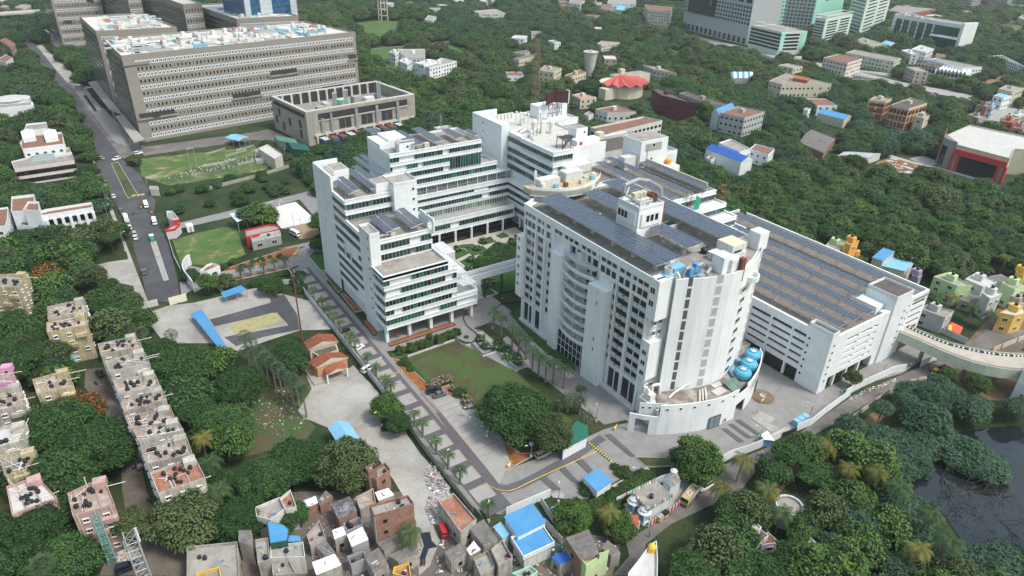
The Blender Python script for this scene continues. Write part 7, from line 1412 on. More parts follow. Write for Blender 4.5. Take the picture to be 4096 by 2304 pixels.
SL_=[('white corner house with long pale terrace beside the scrub',1,[(10,870),(150,905),(300,790),(240,680),(0,780)],6,W2,rL),('small terrace with clothes joined to the white corner house',1,[(245,690),(300,800),(410,775),(350,605)],6.4,W2,TERRA),('house with stepped bright blue sheet roof',1,[(140,1125),(315,1095),(335,980),(280,930),(112,893)],6.5,pT('dark_green_wall',(.03,.1,.06),.2),bU),('small stepped blue roof beside the larger one',1,[(290,1107),(457,1100),(440,1050),(310,1050)],5.6,pT('dark_green_wall',(.03,.1,.06),.2),bU),('grey white house with jagged wall below the blue roofs',1,[(150,1290),(495,1280),(475,1130),(150,1170)],4.6,W2,rL),('wide grey terrace house at the bottom edge with white slab',-1,[(1890,1600),(2420,1560),(2390,1130),(1890,1180)],5,dW,rL),('house with yellow parapet at the bottom edge',-1,[(1980,1560),(2230,1490),(2210,1385),(1990,1440)],6,YEL,rC),('grey ribbed roof room behind the wide terrace',-1,[(2400,1100),(2540,1160),(2530,995),(2400,995)],6,dW,L3),('house with white sheet roof at the bottom edge',1,[(570,1310),(615,1440),(860,1345),(790,1235)],4.2,dW,tW),('low flat grey roof between the slum lanes',1,[(515,1060),(545,1150),(700,1080),(640,915)],3.4,dW,rL),('grey sheet hut above the white sheet roof',1,[(605,1155),(680,1230),(790,1205),(700,1095)],3,dW,L3),('hut with pinkish white sheet roof, smaller of two',1,[(770,990),(795,1085),(912,1035),(885,950)],4.2,dW,tW),('hut with brilliant white sheet roof, larger of two',1,[(918,1035),(970,1155),(1132,1090),(1070,955)],4.6,gY,tW),('dark felt roof behind the two white sheet roofs',1,[(885,945),(918,1020),(1075,950),(1040,880)],4.3,gY,rK),('brick house with dark patched tarpaulin roof',1,[(755,720),(835,880),(1015,800),(940,655)],4.5,B3,TD),('hut with rubble strewn grey roof beside the big olive tree',1,[(1008,680),(1050,800),(1205,725),(1180,590)],4,dW,RUSTR),('brick house with grey terrace under the big olive tree',1,[(1095,455),(1215,500),(1350,400),(1300,330)],5.6,B3,rC),('whitewashed stair hut on the brick house',1,[(1100,375),(1130,412),(1215,388),(1195,335)],8,B3,rB),('tall three-storey brick house with bare concrete frame',1,[(1150,760),(1195,865),(1590,745),(1530,660)],10,B3,rL),('hut with torn white tarpaulin behind the tall brick house',1,[(1200,610),(1240,695),(1390,640),(1330,570)],4,dW,tW),('long stained house with orange brown terrace beside the boundary wall',1,[(1830,705),(2060,1030),(2215,900),(1990,640)],4.6,DW2,TERRA),('hut with ribbed fibre cement roof beside the orange terrace',1,[(2150,965),(2290,1145),(2430,1090),(2290,885)],4,dW,L3),('ragged hut roof with planks near the puddle',1,[(1900,1205),(1965,1310),(2145,1205),(2060,1120)],3.6,dW,L3),('hut under bunched white and pink tarpaulin',1,[(2120,1185),(2160,1245),(2262,1190),(2190,1105)],4.2,dW,tW),('roofless yard room with washing at the bottom',1,[(2190,1295),(2260,1460),(2405,1375),(2330,1220)],4,dW,rL),('square concrete terrace with tank at the bottom',1,[(2370,1205),(2440,1365),(2580,1290),(2480,1110)],5.4,dW,rL),('grey plank roofed hut at the bottom centre of the slum',1,[(1090,1245),(1190,1425),(1335,1340),(1230,1170)],4,dW,L3),('brown sheet roof hut beside the palm and brick house',1,[(1335,1245),(1435,1305),(1645,1230),(1600,1125)],3.6,dW,L3),('low dark sheet roof at the foot of the tall brick house',1,[(1220,1110),(1290,1195),(1500,1105),(1430,1030)],3.2,dW,L3),('house with yellow green parapet at the bottom edge of the slum',1,[(1380,1449),(1560,1490),(1540,1345),(1390,1385)],5,YEL,TERRA),('dark grid roofed shed at the bottom of the slum',1,[(920,1275),(960,1355),(1115,1290),(1080,1220)],3,gY,rK),('narrow terrace with black tanks left of the jagged wall',1,[(0,1110),(25,1345),(145,1310),(125,1090)],5,dW,rL),('low terrace with potted shrubs at the bottom',1,[(160,1330),(180,1470),(400,1440),(330,1300)],3.6,dW,rC),('roof heaped with white sacks in the slum corner',1,[(478,695),(495,775),(625,720),(600,650)],3,B3,tW),('roof with yellow cloth and boards in the slum corner',1,[(625,685),(645,740),(770,650),(700,595)],3,B3,L3),('large brick house with ribbed fibre cement roof at the bottom',2,[(545,1065),(690,1285),(880,1240),(770,990)],7.6,B3,L3),('pale green fronted rooms of the large brick house',2,[(690,1292),(745,1360),(972,1210),(882,1245)],6.8,LIME,rL),('dark flat roofed shack beside the road drain',2,[(900,1170),(1000,1245),(1092,1220),(960,1090)],4,dW,L3),('narrow white house with yellow tank at the bottom edge',2,[(1170,1440),(1290,1290),(1380,1160),(1450,1120),(1460,1300),(1455,1620),(1150,1620)],7,Wh,rB),('shack of blue and grey sheets beside the brick house',2,[(400,1255),(485,1335),(605,1290),(540,1200)],3.6,dW,BLUED),('mint edged terrace at the bottom edge',2,[(0,1445),(140,1510),(255,1425),(180,1372)],4,MINT,rL)]
for i,(lab,cc,px,h,w_,rf)in eN(SL_):
 c=0 if cc==-1 else cc;sH=rf in(aS,tW,TD,bU,BLUED)
 t=bld('slum_house',lab,'house',pS(c,3,h,px),h,w_,rf,0 if h<3.3 else 1 if h<5 else 2 if h<9 else 3,4.2,.9,1.0,wD,par=0 if sH else.8,mG=.2,rS=.4);P=q4(pS(c,3,h,px));r=random.Random(i)
 if sH and len(P)==4:
  n=max(2,int((P[1]-P[0]).length/1.05))
  for k in rG(n):
   for s_ in rG(2):
    u0,u1=k/n,(k+1)/n-.01;v0,v1=s_*.5,s_*.5+.51;f=lambda u,v:tU(P[0].lerp(P[1],u).lerp(P[3].lerp(P[2],u),v));j=r.uniform(.04,.16)
    a,b,c_,d_=f(u0,v0-.03),f(u1,v0-.03),f(u1,v1),f(u0,v1);t.add('roof_sheet',MB().sH((*a,h+j+.02*s_),(*b,h+j+.02*s_),(*c_,h+.1+j+.06*s_),(*d_,h+.1+j+.06*s_),.04),rf)
 elif r.random()<.7:tanks(t,P,h,r.choice((1,1,2)),i+500)
 for k in rG(r.choice((0,1,2,3))):
  p=P[0].lerp(P[2],r.uniform(.2,.8)).lerp(P[1],r.uniform(0,.3));a=r.uniform(0,3);t.add('cloth',MB().oB(p,(math.cos(a),math.sin(a)),(-math.sin(a),math.cos(a)),r.uniform(.2,.7),r.uniform(.08,.3),h+.15,h+.3),CLOTH[r.randrange(6)])
 if 'three-storey' in lab:
  for a,b in((P[0],P[1]),(P[3],P[0])):
   e=(b-a).normalized();no=Vc((e.y,-e.x))
   for k in rG(4):t.add('concrete_post',MB().oB(a.lerp(b,k/3)+no*.06,e,no,.18,.1,0,h),CONC)
   for z in(2.2,5.2,8.2):t.add('concrete_beam',MB().oB(a.lerp(b,.5)+no*.05,e,no,(b-a).length/2,.09,z,z+.3),CONC)
o=find('narrow white house with yellow tank at the bottom edge');p=tp(2,3,1408,1165,8);w=wloc(o);m=MB().lA((p[0],p[1],7),[(.8,0),(.85,1.5),(.5,1.9),(.2,2)],14).mesh('yellow_tank',[YEL]);q2=bD.objects.new('yellow_tank',m);q2 .location=(-w.x,-w.y,0);COL.objects.link(q2);q2 .parent=o
TP=pT('temple_white',(.62,.66,.66),.12,1,.8,sK=.3)
t=T('temple','small white temple with row of painted figures round its roof and carved tower','temple',tp(2,3,1420,700));P=q4(pS(2,3,4.6,[(1205,610),(1375,790),(1620,645),(1450,490)]));fT.append((P,.5));t.add('wall',MB().pR(gW(P,-.8),0,4.5),TP);t.add('roof',MB().pR(P,4.4,4.75),rC)
FIG=[pT('figure_%d'%i,c,.1,2)for i,c in eN(((.2,.5,.45),(.55,.2,.2),(.7,.7,.68),(.6,.45,.3)))]
for i in(0,1,3):
 a,b=P[i],P[(i+1)%4];n=int((b-a).length/.8);e=(b-a).normalized()
 for k in rG(n):c=a.lerp(b,(k+.5)/n);t.add('roof_figure',MB().lA((c.x,c.y,4.7),[(.28,0),(.3,.35),(.16,.6),(.18,.8),(.05,.95)],6),FIG[k%4])
c=Vc(tp(2,3,1590,600)[:2]);g_=MB()
for k in rG(6):s_=1.7-.22*k;g_.box(c.x-s_,c.y-s_*.7,(0 if k==0 else 3.4+.55*k),c.x+s_,c.y+s_*.7,3.95+.55*k-.06)
t.add('carved_tower',g_,TP)
for k in rG(5):
 for j in rG(5):s_=1.7-.22*k;t.add('tower_figure',MB().lA((c.x-s_+.4*s_*(j+.5),c.y-s_*.7-.1,3.6+.55*k),[(.15,0),(.14,.4),(.05,.6)],5),FIG[(j+k)%4])
t.add('tower_crest',MB().lA((c.x,c.y,6.6),[(.8,0),(.9,.4),(.3,.9)],8),TP)
t.add('water_tank',MB().lA(tp(2,3,1402,660,4.8),[(.5,0),(.55,.9),(.2,1.1)],10),bP)
for lab,x,y in(('small domed shrine nearest the temple corner',1215,790),('small domed shrine beside the temple gate',1320,890)):
 p=tp(2,3,x,y);s=T('shrine',lab,'shrine',p);s.b('base',TP,p[0]-1.3,p[1]-1.3,0,p[0]+1.3,p[1]+1.3,.5)
 for dx in(-1,1):
  for dy in(-1,1):s.b('pillar',TP,p[0]+dx-.18,p[1]+dy-.18,.5,p[0]+dx+.18,p[1]+dy+.18,2.9)
 s.b('core',bL,p[0]-.8,p[1]-.8,.5,p[0]+.8,p[1]+.8,2.9);s.add('roof',MB().lA((p[0],p[1],2.9),[(1.7,0),(1.7,.3),(1.1,.6),(1.2,1.1),(.5,1.6),(.1,1.9)],8),TP)
p=tp(2,3,1190,870,3);s=T('pavilion','small pavilion with red tiled hipped roof beside the shrines','pavilion',(p[0],p[1],0));s.add('roof',MB().lA((p[0],p[1],2.5),[(2.8,0),(.1,1.6)],4),TILE)
for dx in(-1.5,1.5):
 for dy in(-1.5,1.5):s.b('post',Wh,p[0]+dx-.12,p[1]+dy-.12,0,p[0]+dx+.12,p[1]+dy+.12,2.6)
def wL(lB,L,h,mat,t_=.25,cap=None,stripes=0,name='boundary_wall',n_=0):
 L=[(p[0],p[1])for p in L];t=T(name,lB,'wall',L[0]+(0,));t.add('panel',MB().rN(L,0,h,t_,0,False),mat)
 if cap:t.add('coping',MB().rN(L,h,h+.12,t_+.14,0,False),cap)
 if stripes:
  for a,b in zip(L,L[1:]):
   a,b=Vc(a),Vc(b);n=max(1,int((b-a).length/stripes));e=(b-a).normalized()
   for k in rG(n):c=a.lerp(b,(k+.5)/n);t.add('pillar',MB().oB(c,e,(-e.y,e.x),.13,.16,0,h+.1),REDP if stripes<5 else pT('brown_post',(.2,.08,.05),.1,1))
 return t
wL('stained white boundary wall along the palm street',[(59.2,238),(59.2,150)],2.4,W2);wL('grey mossy boundary wall beside the concrete yard and rubbish',[(59.2,147),(58.4,123),(58.4,99)],2.2,pT('mossy_wall',(.3,.3,.25),.3,.6,.9))
wL('long white compound wall from the big tree to the gate',[V4(380,735),V4(470,690),V4(600,650),V4(700,610),V4(790,565),V4(885,520)],2.8,Wh);wL('long white compound wall from the gate to the thin tree and car park',[V4(1005,470),V4(1130,420),V4(1240,330),V4(1456,170),Z10(290,790),Z10(400,730),Z10(600,640),Z10(680,625)],2.8,Wh)
wL('white wall beside the ramp piers',[Z10(780,600),Z10(915,535)],2.6,Wh);wL('cream wall with brown posts along the village road',[tp(3,2,700,1430),tp(3,2,980,1230),tp(3,2,1190,1080),tp(3,2,1400,980),tp(3,2,1580,935)],1.9,cP,stripes=6)
wL('dotted white wall with red base beyond the ramp',[Z10(760,300),Z10(900,370),Z10(1080,450)],2.2,W2);wL('cream wall with brown posts beside the village junction',[Z10(1250,500),Z10(1456,420)],2,cP,stripes=6)
wL('white retaining wall with black coping round the sunken lawn',[V1(560,72),V1(780,-5),C4(130,500),C4(300,442),C4(345,480),C4(400,500),C4(445,492),C4(560,605),C4(690,562),C4(880,750)],.9,W2,.4,bS)
for L,lab in(([C4(490,455),C4(580,545),C4(680,510)],'angular black granite edging of the upper planter'),([C4(700,470),C4(910,695),C4(950,680)],'angular black granite edging of the lower planter'),([C4(500,100),C4(390,160),C4(370,230),C4(400,300),C4(500,385),C4(505,430),C4(450,470),C4(380,460),C4(310,430)],'curved black granite edging round the driveway and lawn bed'),([C4(680,140),C4(740,95),C4(850,72),C4(1000,75)],'black kerb arc of the drop off loop'),([C4(820,200),C4(830,175),C4(860,185),C4(900,280),C4(1040,430),C4(1190,590),C4(1230,570),C4(1456,740)],'dark red hedge line along the lawn at the tower')):wL(lab,L,.45,bS if 'red' not in lab else pT('red_hedge',(.09,.02,.03),.3,2),.35,name='garden_edging')
cw_=[V3(428,330),V3(400,345),V3(378,380),V3(368,420),V3(375,455),V3(400,490),V3(430,525),V3(452,560)];wL('tall white curved entrance wall at the campus gate',cw_,4.6,Wh,.5)
wL('white zigzag wall behind the entrance gate',[V3(460,560),V3(560,500),V3(640,520),V3(700,580)],1.6,Wh);t=bld('gatehouse','white angular gatehouse inside the curved entrance wall','gatehouse',[V3(500,395,3.5),V3(560,395,3.5),V3(665,350,3.5),V3(600,330,3.5),V3(560,345,3.5)],3.5,Wh,rR,1,4,2,1.6,mG=.4);t.cS()
wL('pale yellow panel wall closing the old road',[V3(250,670),V3(395,630)],3,pT('pale_yellow_panel',(.7,.68,.52),.05,.5));wL('white wall with black lettering stains beside the closed road',[V3(10,705),V3(155,670)],2.6,W2)
wL('temple back wall with red painted panels',[tp(2,3,1045,735),tp(2,3,1240,640),tp(2,3,1500,510),tp(2,3,1740,445)],2.4,Wh,stripes=4.5);wL('temple road fence with red and white pillars',[tp(2,3,1370,960),tp(2,3,1620,790),tp(2,3,1850,600)],1.7,W2,stripes=1.1)
wL('white wall of the blue shed compound',[V2(525,668),V2(810,545)],2.6,Wh);wL('grey wall of the duckweed tank',[V2(770,730),V2(850,819),V2(880,855)],2.4,cL);wL('white wall of the tank beside the blue cabin',[V2(745,590),V2(830,720),V2(900,690)],2.4,cL);wL('white kerb wall of the sports field',[tp(0,1,1690,940),tp(0,1,1750,1150),tp(0,1,1820,1290)],2,W2);wL('low wall beside the substation and field',[tp(0,1,1990,490),tp(0,1,2576,340),tp(1,1,560,170)],1.8,CONC)
wL('low white garden wall of the courtyard gatehouse road',[V3(1000,500),V3(1320,490),V3(1340,500)],2,W2)
t=T('sliding_gate','grey barred sliding gate of the compound','gate',V4(940,500));a,b=Vc(V4(885,525)[:2]),Vc(V4(1005,480)[:2])
for k in rG(24):c=a.lerp(b,k/23);t.b('bar',sD,c.x-.05,c.y-.05,.1,c.x+.05,c.y+.05,1.9)
t.add('rail',MB().tube((*a,1.9),(*b,1.9),.06,n=4).tube((*a,.2),(*b,.2),.06,n=4),sD)
p=tp(3,3,215,740,5);t=T('water_tank','round white concrete water tank with ladder in the wood','water tank',(p[0],p[1],0));fT.append(([(p[0]-3,p[1]-3),(p[0]+3,p[1]-3),(p[0]+3,p[1]+3),(p[0]-3,p[1]+3)],-1.5));t.add('wall',MB().lA((p[0],p[1],0),[(3.0,0),(3.0,4.6),(3.2,4.6),(3.2,5.3),(2.8,5.3),(2.8,4.8)],28,cap=False),W2);t.add('roof',MB().lA((p[0],p[1],4.6),[(2.8,0),(2.7,.1)],28),rL)
l_=MB();[l_.box(p[0]-.3,p[1]-3.15,.4+.3*k,p[0]+.3,p[1]-3.05,.36+.3*k)for k in rG(15)];l_.box(p[0]-.34,p[1]-3.16,0,p[0]-.28,p[1]-3.06,5).box(p[0]+.28,p[1]-3.16,0,p[0]+.34,p[1]-3.06,5);t.add('ladder',l_,sD)
def leafmat(name,dark,light,sat=1.0,flower=None):
 m,nt,b,geo=nM(name,.62,.25)
 oi=nt.nodes.new('ShaderNodeObjectInfo')
 n=_z(nt,geo,.22,3,.6);n2=_z(nt,geo,1.7,3,.7)
 a=nt.nodes.new('ShaderNodeMath');a.operation='MULTIPLY_ADD';nt.links.new(oi.outputs['Random'],a.inputs[0]);a.inputs[1].default_value=.45;nt.links.new(n.outputs['Fac'],a.inputs[2])
 c=_r(nt,a.outputs[0],[(.3,dark),(.65,tU((x+y)/2 for x,y in zip(dark,light))),(.95,light)]).outputs[0]
 r=_r(nt,n2 .outputs['Fac'],[(.3,(.62,.62,.62)),(.7,(1.15,1.12,1.0))]).outputs[0]
 c=_x(nt,1.0,c,r,'MULTIPLY');nt.links.new(c,b.inputs['Base Color'])
 tr=nt.nodes.new('ShaderNodeBsdfTranslucent');nt.links.new(c,tr.inputs[0]);mx=nt.nodes.new('ShaderNodeMixShader');mx.inputs[0].default_value=.22
 nt.links.new(b.outputs[0],mx.inputs[1]);nt.links.new(tr.outputs[0],mx.inputs[2]);nt.links.new(mx.outputs[0],nt.nodes['Material Output'].inputs[0])
 return m
LF=leafmat('foliage_deep',(.026,.078,.026),(.08,.18,.05));LF2=leafmat('foliage_bright',(.045,.12,.022),(.13,.24,.055));LF3=leafmat('foliage_olive',(.06,.1,.035),(.13,.18,.07))
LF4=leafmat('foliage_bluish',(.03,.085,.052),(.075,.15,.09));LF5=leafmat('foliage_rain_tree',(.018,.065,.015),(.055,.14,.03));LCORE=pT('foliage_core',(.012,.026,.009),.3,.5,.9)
LFR=leafmat('flame_flowers',(.35,.07,.02),(.55,.16,.04));LFP=leafmat('palm_leaf',(.03,.075,.03),(.085,.15,.055));LFD=leafmat('date_palm_leaf',(.04,.075,.042),(.1,.15,.085));LFY=leafmat('yellow_palm_leaf',(.09,.11,.02),(.2,.2,.05))
LSH=leafmat('shrub_leaf',(.03,.075,.015),(.07,.14,.03));LFW=pT('white_blossom',(.6,.6,.5),.1,1);LPK=pT('pink_blossom',(.45,.3,.25),.1,1);DEADW=pT('dead_wood',(.1,.085,.08),.3,2,.95)
PTRUNK=pT('palm_trunk',(.22,.2,.17),.2,1.5,.9)
def npmesh(name,V,F4,mT,mi=None,smooth=False):
 me=bD.meshes.new(name);n=len(V);f=len(F4);k=F4 .sP[1]
 me.vertices.add(n);me.vertices.foreach_set('co',V.astype(np.float32).ravel())
 me.loops.add(f*k);me.loops.foreach_set('vertex_index',F4 .astype(np.int32).ravel())
 me.polygons.add(f);me.polygons.foreach_set('loop_start',np.arange(0,f*k,k,dtype=np.int32));me.polygons.foreach_set('loop_total',np.full(f,k,dtype=np.int32))
 for m in mT:me.materials.append(m)
 if mi is not None:me.polygons.foreach_set('material_index',mi.astype(np.int32))
 me.update(calc_edges=True);return me
def cM(name,seed,mat,nleaf=2400,sP=(1,1,.62),leaf=.085,nC=26,cr=(.3,.48),aspect=1.0,extra=None,xF=.0,core=.86,droop=.0,fL=.0):
 """crown of radius about 1, base at z=0: leaf faces on many overlapping clumps round dark inner masses"""
 g=np.random.default_rng(seed);C=[];R=[]
 tries=0
 while len(C)<nC and tries<4000:
  tries+=1
  th=g.uniform(0,2*np.pi);u=g.uniform(0,1);el=np.arcsin(u**1.15 if not fL else u**.8)
  rr=g.uniform(.55,.78);r=g.uniform(*cr)*(1.0 if u<.7 else 1.1)
  c=np.array([np.cos(th)*np.cos(el)*rr*sP[0],np.sin(th)*np.cos(el)*rr*sP[1],(np.sin(el)*rr*sP[2]/.62*.75+.12)])
  if all(np.linalg.norm(c-d)>.32*(r+q)for d,q in zip(C,R)):C.append(c);R.append(r)
 C.append(np.array([0,0,.35*sP[2]/.62]));R.append(.55)
 C=np.array(C);R=np.array(R);w=R**2/np.sum(R**2);idx=g.choice(len(C),nleaf,p=w)
 d=g.normal(size=(nleaf,3));d[:,2]=np.abs(d[:,2])*np.where(g.random(nleaf)<.82,1,-.5);d/=np.linalg.norm(d,axis=1)[:,None]
 sc=np.array([1,1,.72]);rad=R[idx]*g.uniform(.82,1.08,nleaf)
 P=C[idx]+d*rad[:,None]*sc
 if droop:P[:,2]-=droop*(P[:,0]**2+P[:,1]**2)
 nrm=d*.8+g.normal(size=(nleaf,3))*.42+np.array([0,0,.45]);nrm/=np.linalg.norm(nrm,axis=1)[:,None]
 a=np.cross(nrm,g.normal(size=(nleaf,3)));a/=np.linalg.norm(a,axis=1)[:,None];b=np.cross(nrm,a)
 s=leaf*g.uniform(.65,1.35,nleaf)[:,None]*.5;sa=s*aspect;sb=s/aspect**.4
 V=np.stack([P-a*sa-b*sb*.6,P+a*sa*.2-b*sb,P+a*sa+b*sb*.5,P-a*sa*.3+b*sb],1).reshape(-1,3);F4=np.arange(nleaf*4).reshape(-1,4)
 mi=np.zeros(nleaf)
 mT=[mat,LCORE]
 if extra is not None:mT.append(extra);mi[(g.random(nleaf)<xF)&(d[:,2]>.2)]=2
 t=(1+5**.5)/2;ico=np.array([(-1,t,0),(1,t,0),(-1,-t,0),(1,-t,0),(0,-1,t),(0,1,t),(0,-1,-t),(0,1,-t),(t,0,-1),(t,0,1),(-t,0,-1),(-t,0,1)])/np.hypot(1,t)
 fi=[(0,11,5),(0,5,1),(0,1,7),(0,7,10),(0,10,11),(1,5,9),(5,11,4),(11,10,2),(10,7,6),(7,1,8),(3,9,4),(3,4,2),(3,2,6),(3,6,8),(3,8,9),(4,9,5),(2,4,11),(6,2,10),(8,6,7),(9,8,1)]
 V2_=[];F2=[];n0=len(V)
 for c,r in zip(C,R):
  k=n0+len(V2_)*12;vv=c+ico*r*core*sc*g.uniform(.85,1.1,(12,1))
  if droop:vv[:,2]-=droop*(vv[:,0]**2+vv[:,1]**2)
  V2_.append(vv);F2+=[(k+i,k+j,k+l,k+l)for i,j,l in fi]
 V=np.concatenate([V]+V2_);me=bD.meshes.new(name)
 F2=np.array([(a_,b_,c_)for a_,b_,c_,_ in F2]);nf=len(F4);nt_=len(F2)
 me.vertices.add(len(V));me.vertices.foreach_set('co',V.astype(np.float32).ravel())
 li=np.concatenate([F4 .ravel(),F2 .ravel()]);me.loops.add(len(li));me.loops.foreach_set('vertex_index',li.astype(np.int32))
 ls=np.concatenate([np.arange(nf)*4,nf*4+np.arange(nt_)*3]);lt=np.concatenate([np.full(nf,4),np.full(nt_,3)])
 me.polygons.add(nf+nt_);me.polygons.foreach_set('loop_start',ls.astype(np.int32));me.polygons.foreach_set('loop_total',lt.astype(np.int32))
 for m in mT:me.materials.append(m)
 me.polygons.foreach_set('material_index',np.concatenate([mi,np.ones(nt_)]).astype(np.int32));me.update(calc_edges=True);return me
def trunk_mesh(name,seed,h=1.0,limbs=4,r=.06,mat=None):
 g=random.Random(seed);mb=MB();top=(g.uniform(-.05,.05),g.uniform(-.05,.05),h*.55);mb.tube((0,0,-.02),top,r,r*.7,7)
 for i in rG(limbs):
  a=2*math.pi*i/limbs+g.uniform(-.4,.4);q=(top[0]+.32*math.cos(a),top[1]+.32*math.sin(a),h*(.9+g.uniform(0,.15)));mb.tube(top,q,r*.62,r*.35,5);mb.tube(q,(q[0]*1.7,q[1]*1.7,h*1.25),r*.35,r*.12,4)
 return mb.mesh(name,[mat or BARK])
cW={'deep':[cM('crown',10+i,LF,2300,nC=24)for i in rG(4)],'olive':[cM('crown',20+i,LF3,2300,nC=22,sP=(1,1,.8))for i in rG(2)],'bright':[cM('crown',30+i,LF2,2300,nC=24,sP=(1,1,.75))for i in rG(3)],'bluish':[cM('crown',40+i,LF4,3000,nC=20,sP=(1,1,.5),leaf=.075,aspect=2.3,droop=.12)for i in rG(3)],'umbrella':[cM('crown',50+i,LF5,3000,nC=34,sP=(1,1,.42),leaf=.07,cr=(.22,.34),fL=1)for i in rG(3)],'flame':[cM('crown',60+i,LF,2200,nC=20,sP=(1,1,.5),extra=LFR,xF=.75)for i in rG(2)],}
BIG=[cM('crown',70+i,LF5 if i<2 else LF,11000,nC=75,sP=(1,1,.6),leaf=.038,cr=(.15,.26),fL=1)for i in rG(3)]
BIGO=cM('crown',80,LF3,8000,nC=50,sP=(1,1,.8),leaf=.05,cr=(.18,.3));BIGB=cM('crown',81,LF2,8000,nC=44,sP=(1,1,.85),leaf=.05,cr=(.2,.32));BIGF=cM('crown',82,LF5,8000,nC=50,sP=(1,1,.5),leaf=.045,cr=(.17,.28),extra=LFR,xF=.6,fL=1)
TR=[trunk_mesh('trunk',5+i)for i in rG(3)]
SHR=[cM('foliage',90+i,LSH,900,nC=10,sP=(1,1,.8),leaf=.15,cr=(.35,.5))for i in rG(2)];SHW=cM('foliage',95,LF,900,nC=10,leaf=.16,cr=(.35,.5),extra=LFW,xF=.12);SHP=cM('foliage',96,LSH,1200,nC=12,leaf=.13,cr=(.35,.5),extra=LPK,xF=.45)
TREES=[]
def put(name,lB,cat,x,y,gP,parts,rz,z=.0):
 """parts: (part name, mesh, offset z, scale)"""
 e=bD.objects.new(name,None);e.location=(x,y,z);e.rotation_euler=(0,0,rz);COL.objects.link(e);tagp(e,lB,cat,gP)
 for nm,me,dz,sc in parts:
  o=bD.objects.new(nm,me);o.location=(0,0,dz);o.scale=sc;COL.objects.link(o);o.parent=e
 return e
def tree(kind,p,R,H,lB,gP=None,me=None,zc=None):
 """crown radius R, full height H; p is the plan position"""
 ms=cW[kind]if me is None else[me];m=ms[rnd.randrange(len(ms))];sh={'umbrella':.75,'bluish':.8,'flame':.8}.get(kind,1.0)
 ch=min(H*.8,R*1.15*sh);z0=max(.2,H-ch*.95)
 if me is None or True:TREES.append((p[0],p[1],R))
 return put('tree',lB,'tree',p[0],p[1],gP,[('trunk',TR[rnd.randrange(3)],0,(R*.9,R*.9,max(1.0,H-ch*.4))),('crown',m,z0,(R,R*rnd.uniform(.92,1.08),ch))],rnd.uniform(0,6.28))
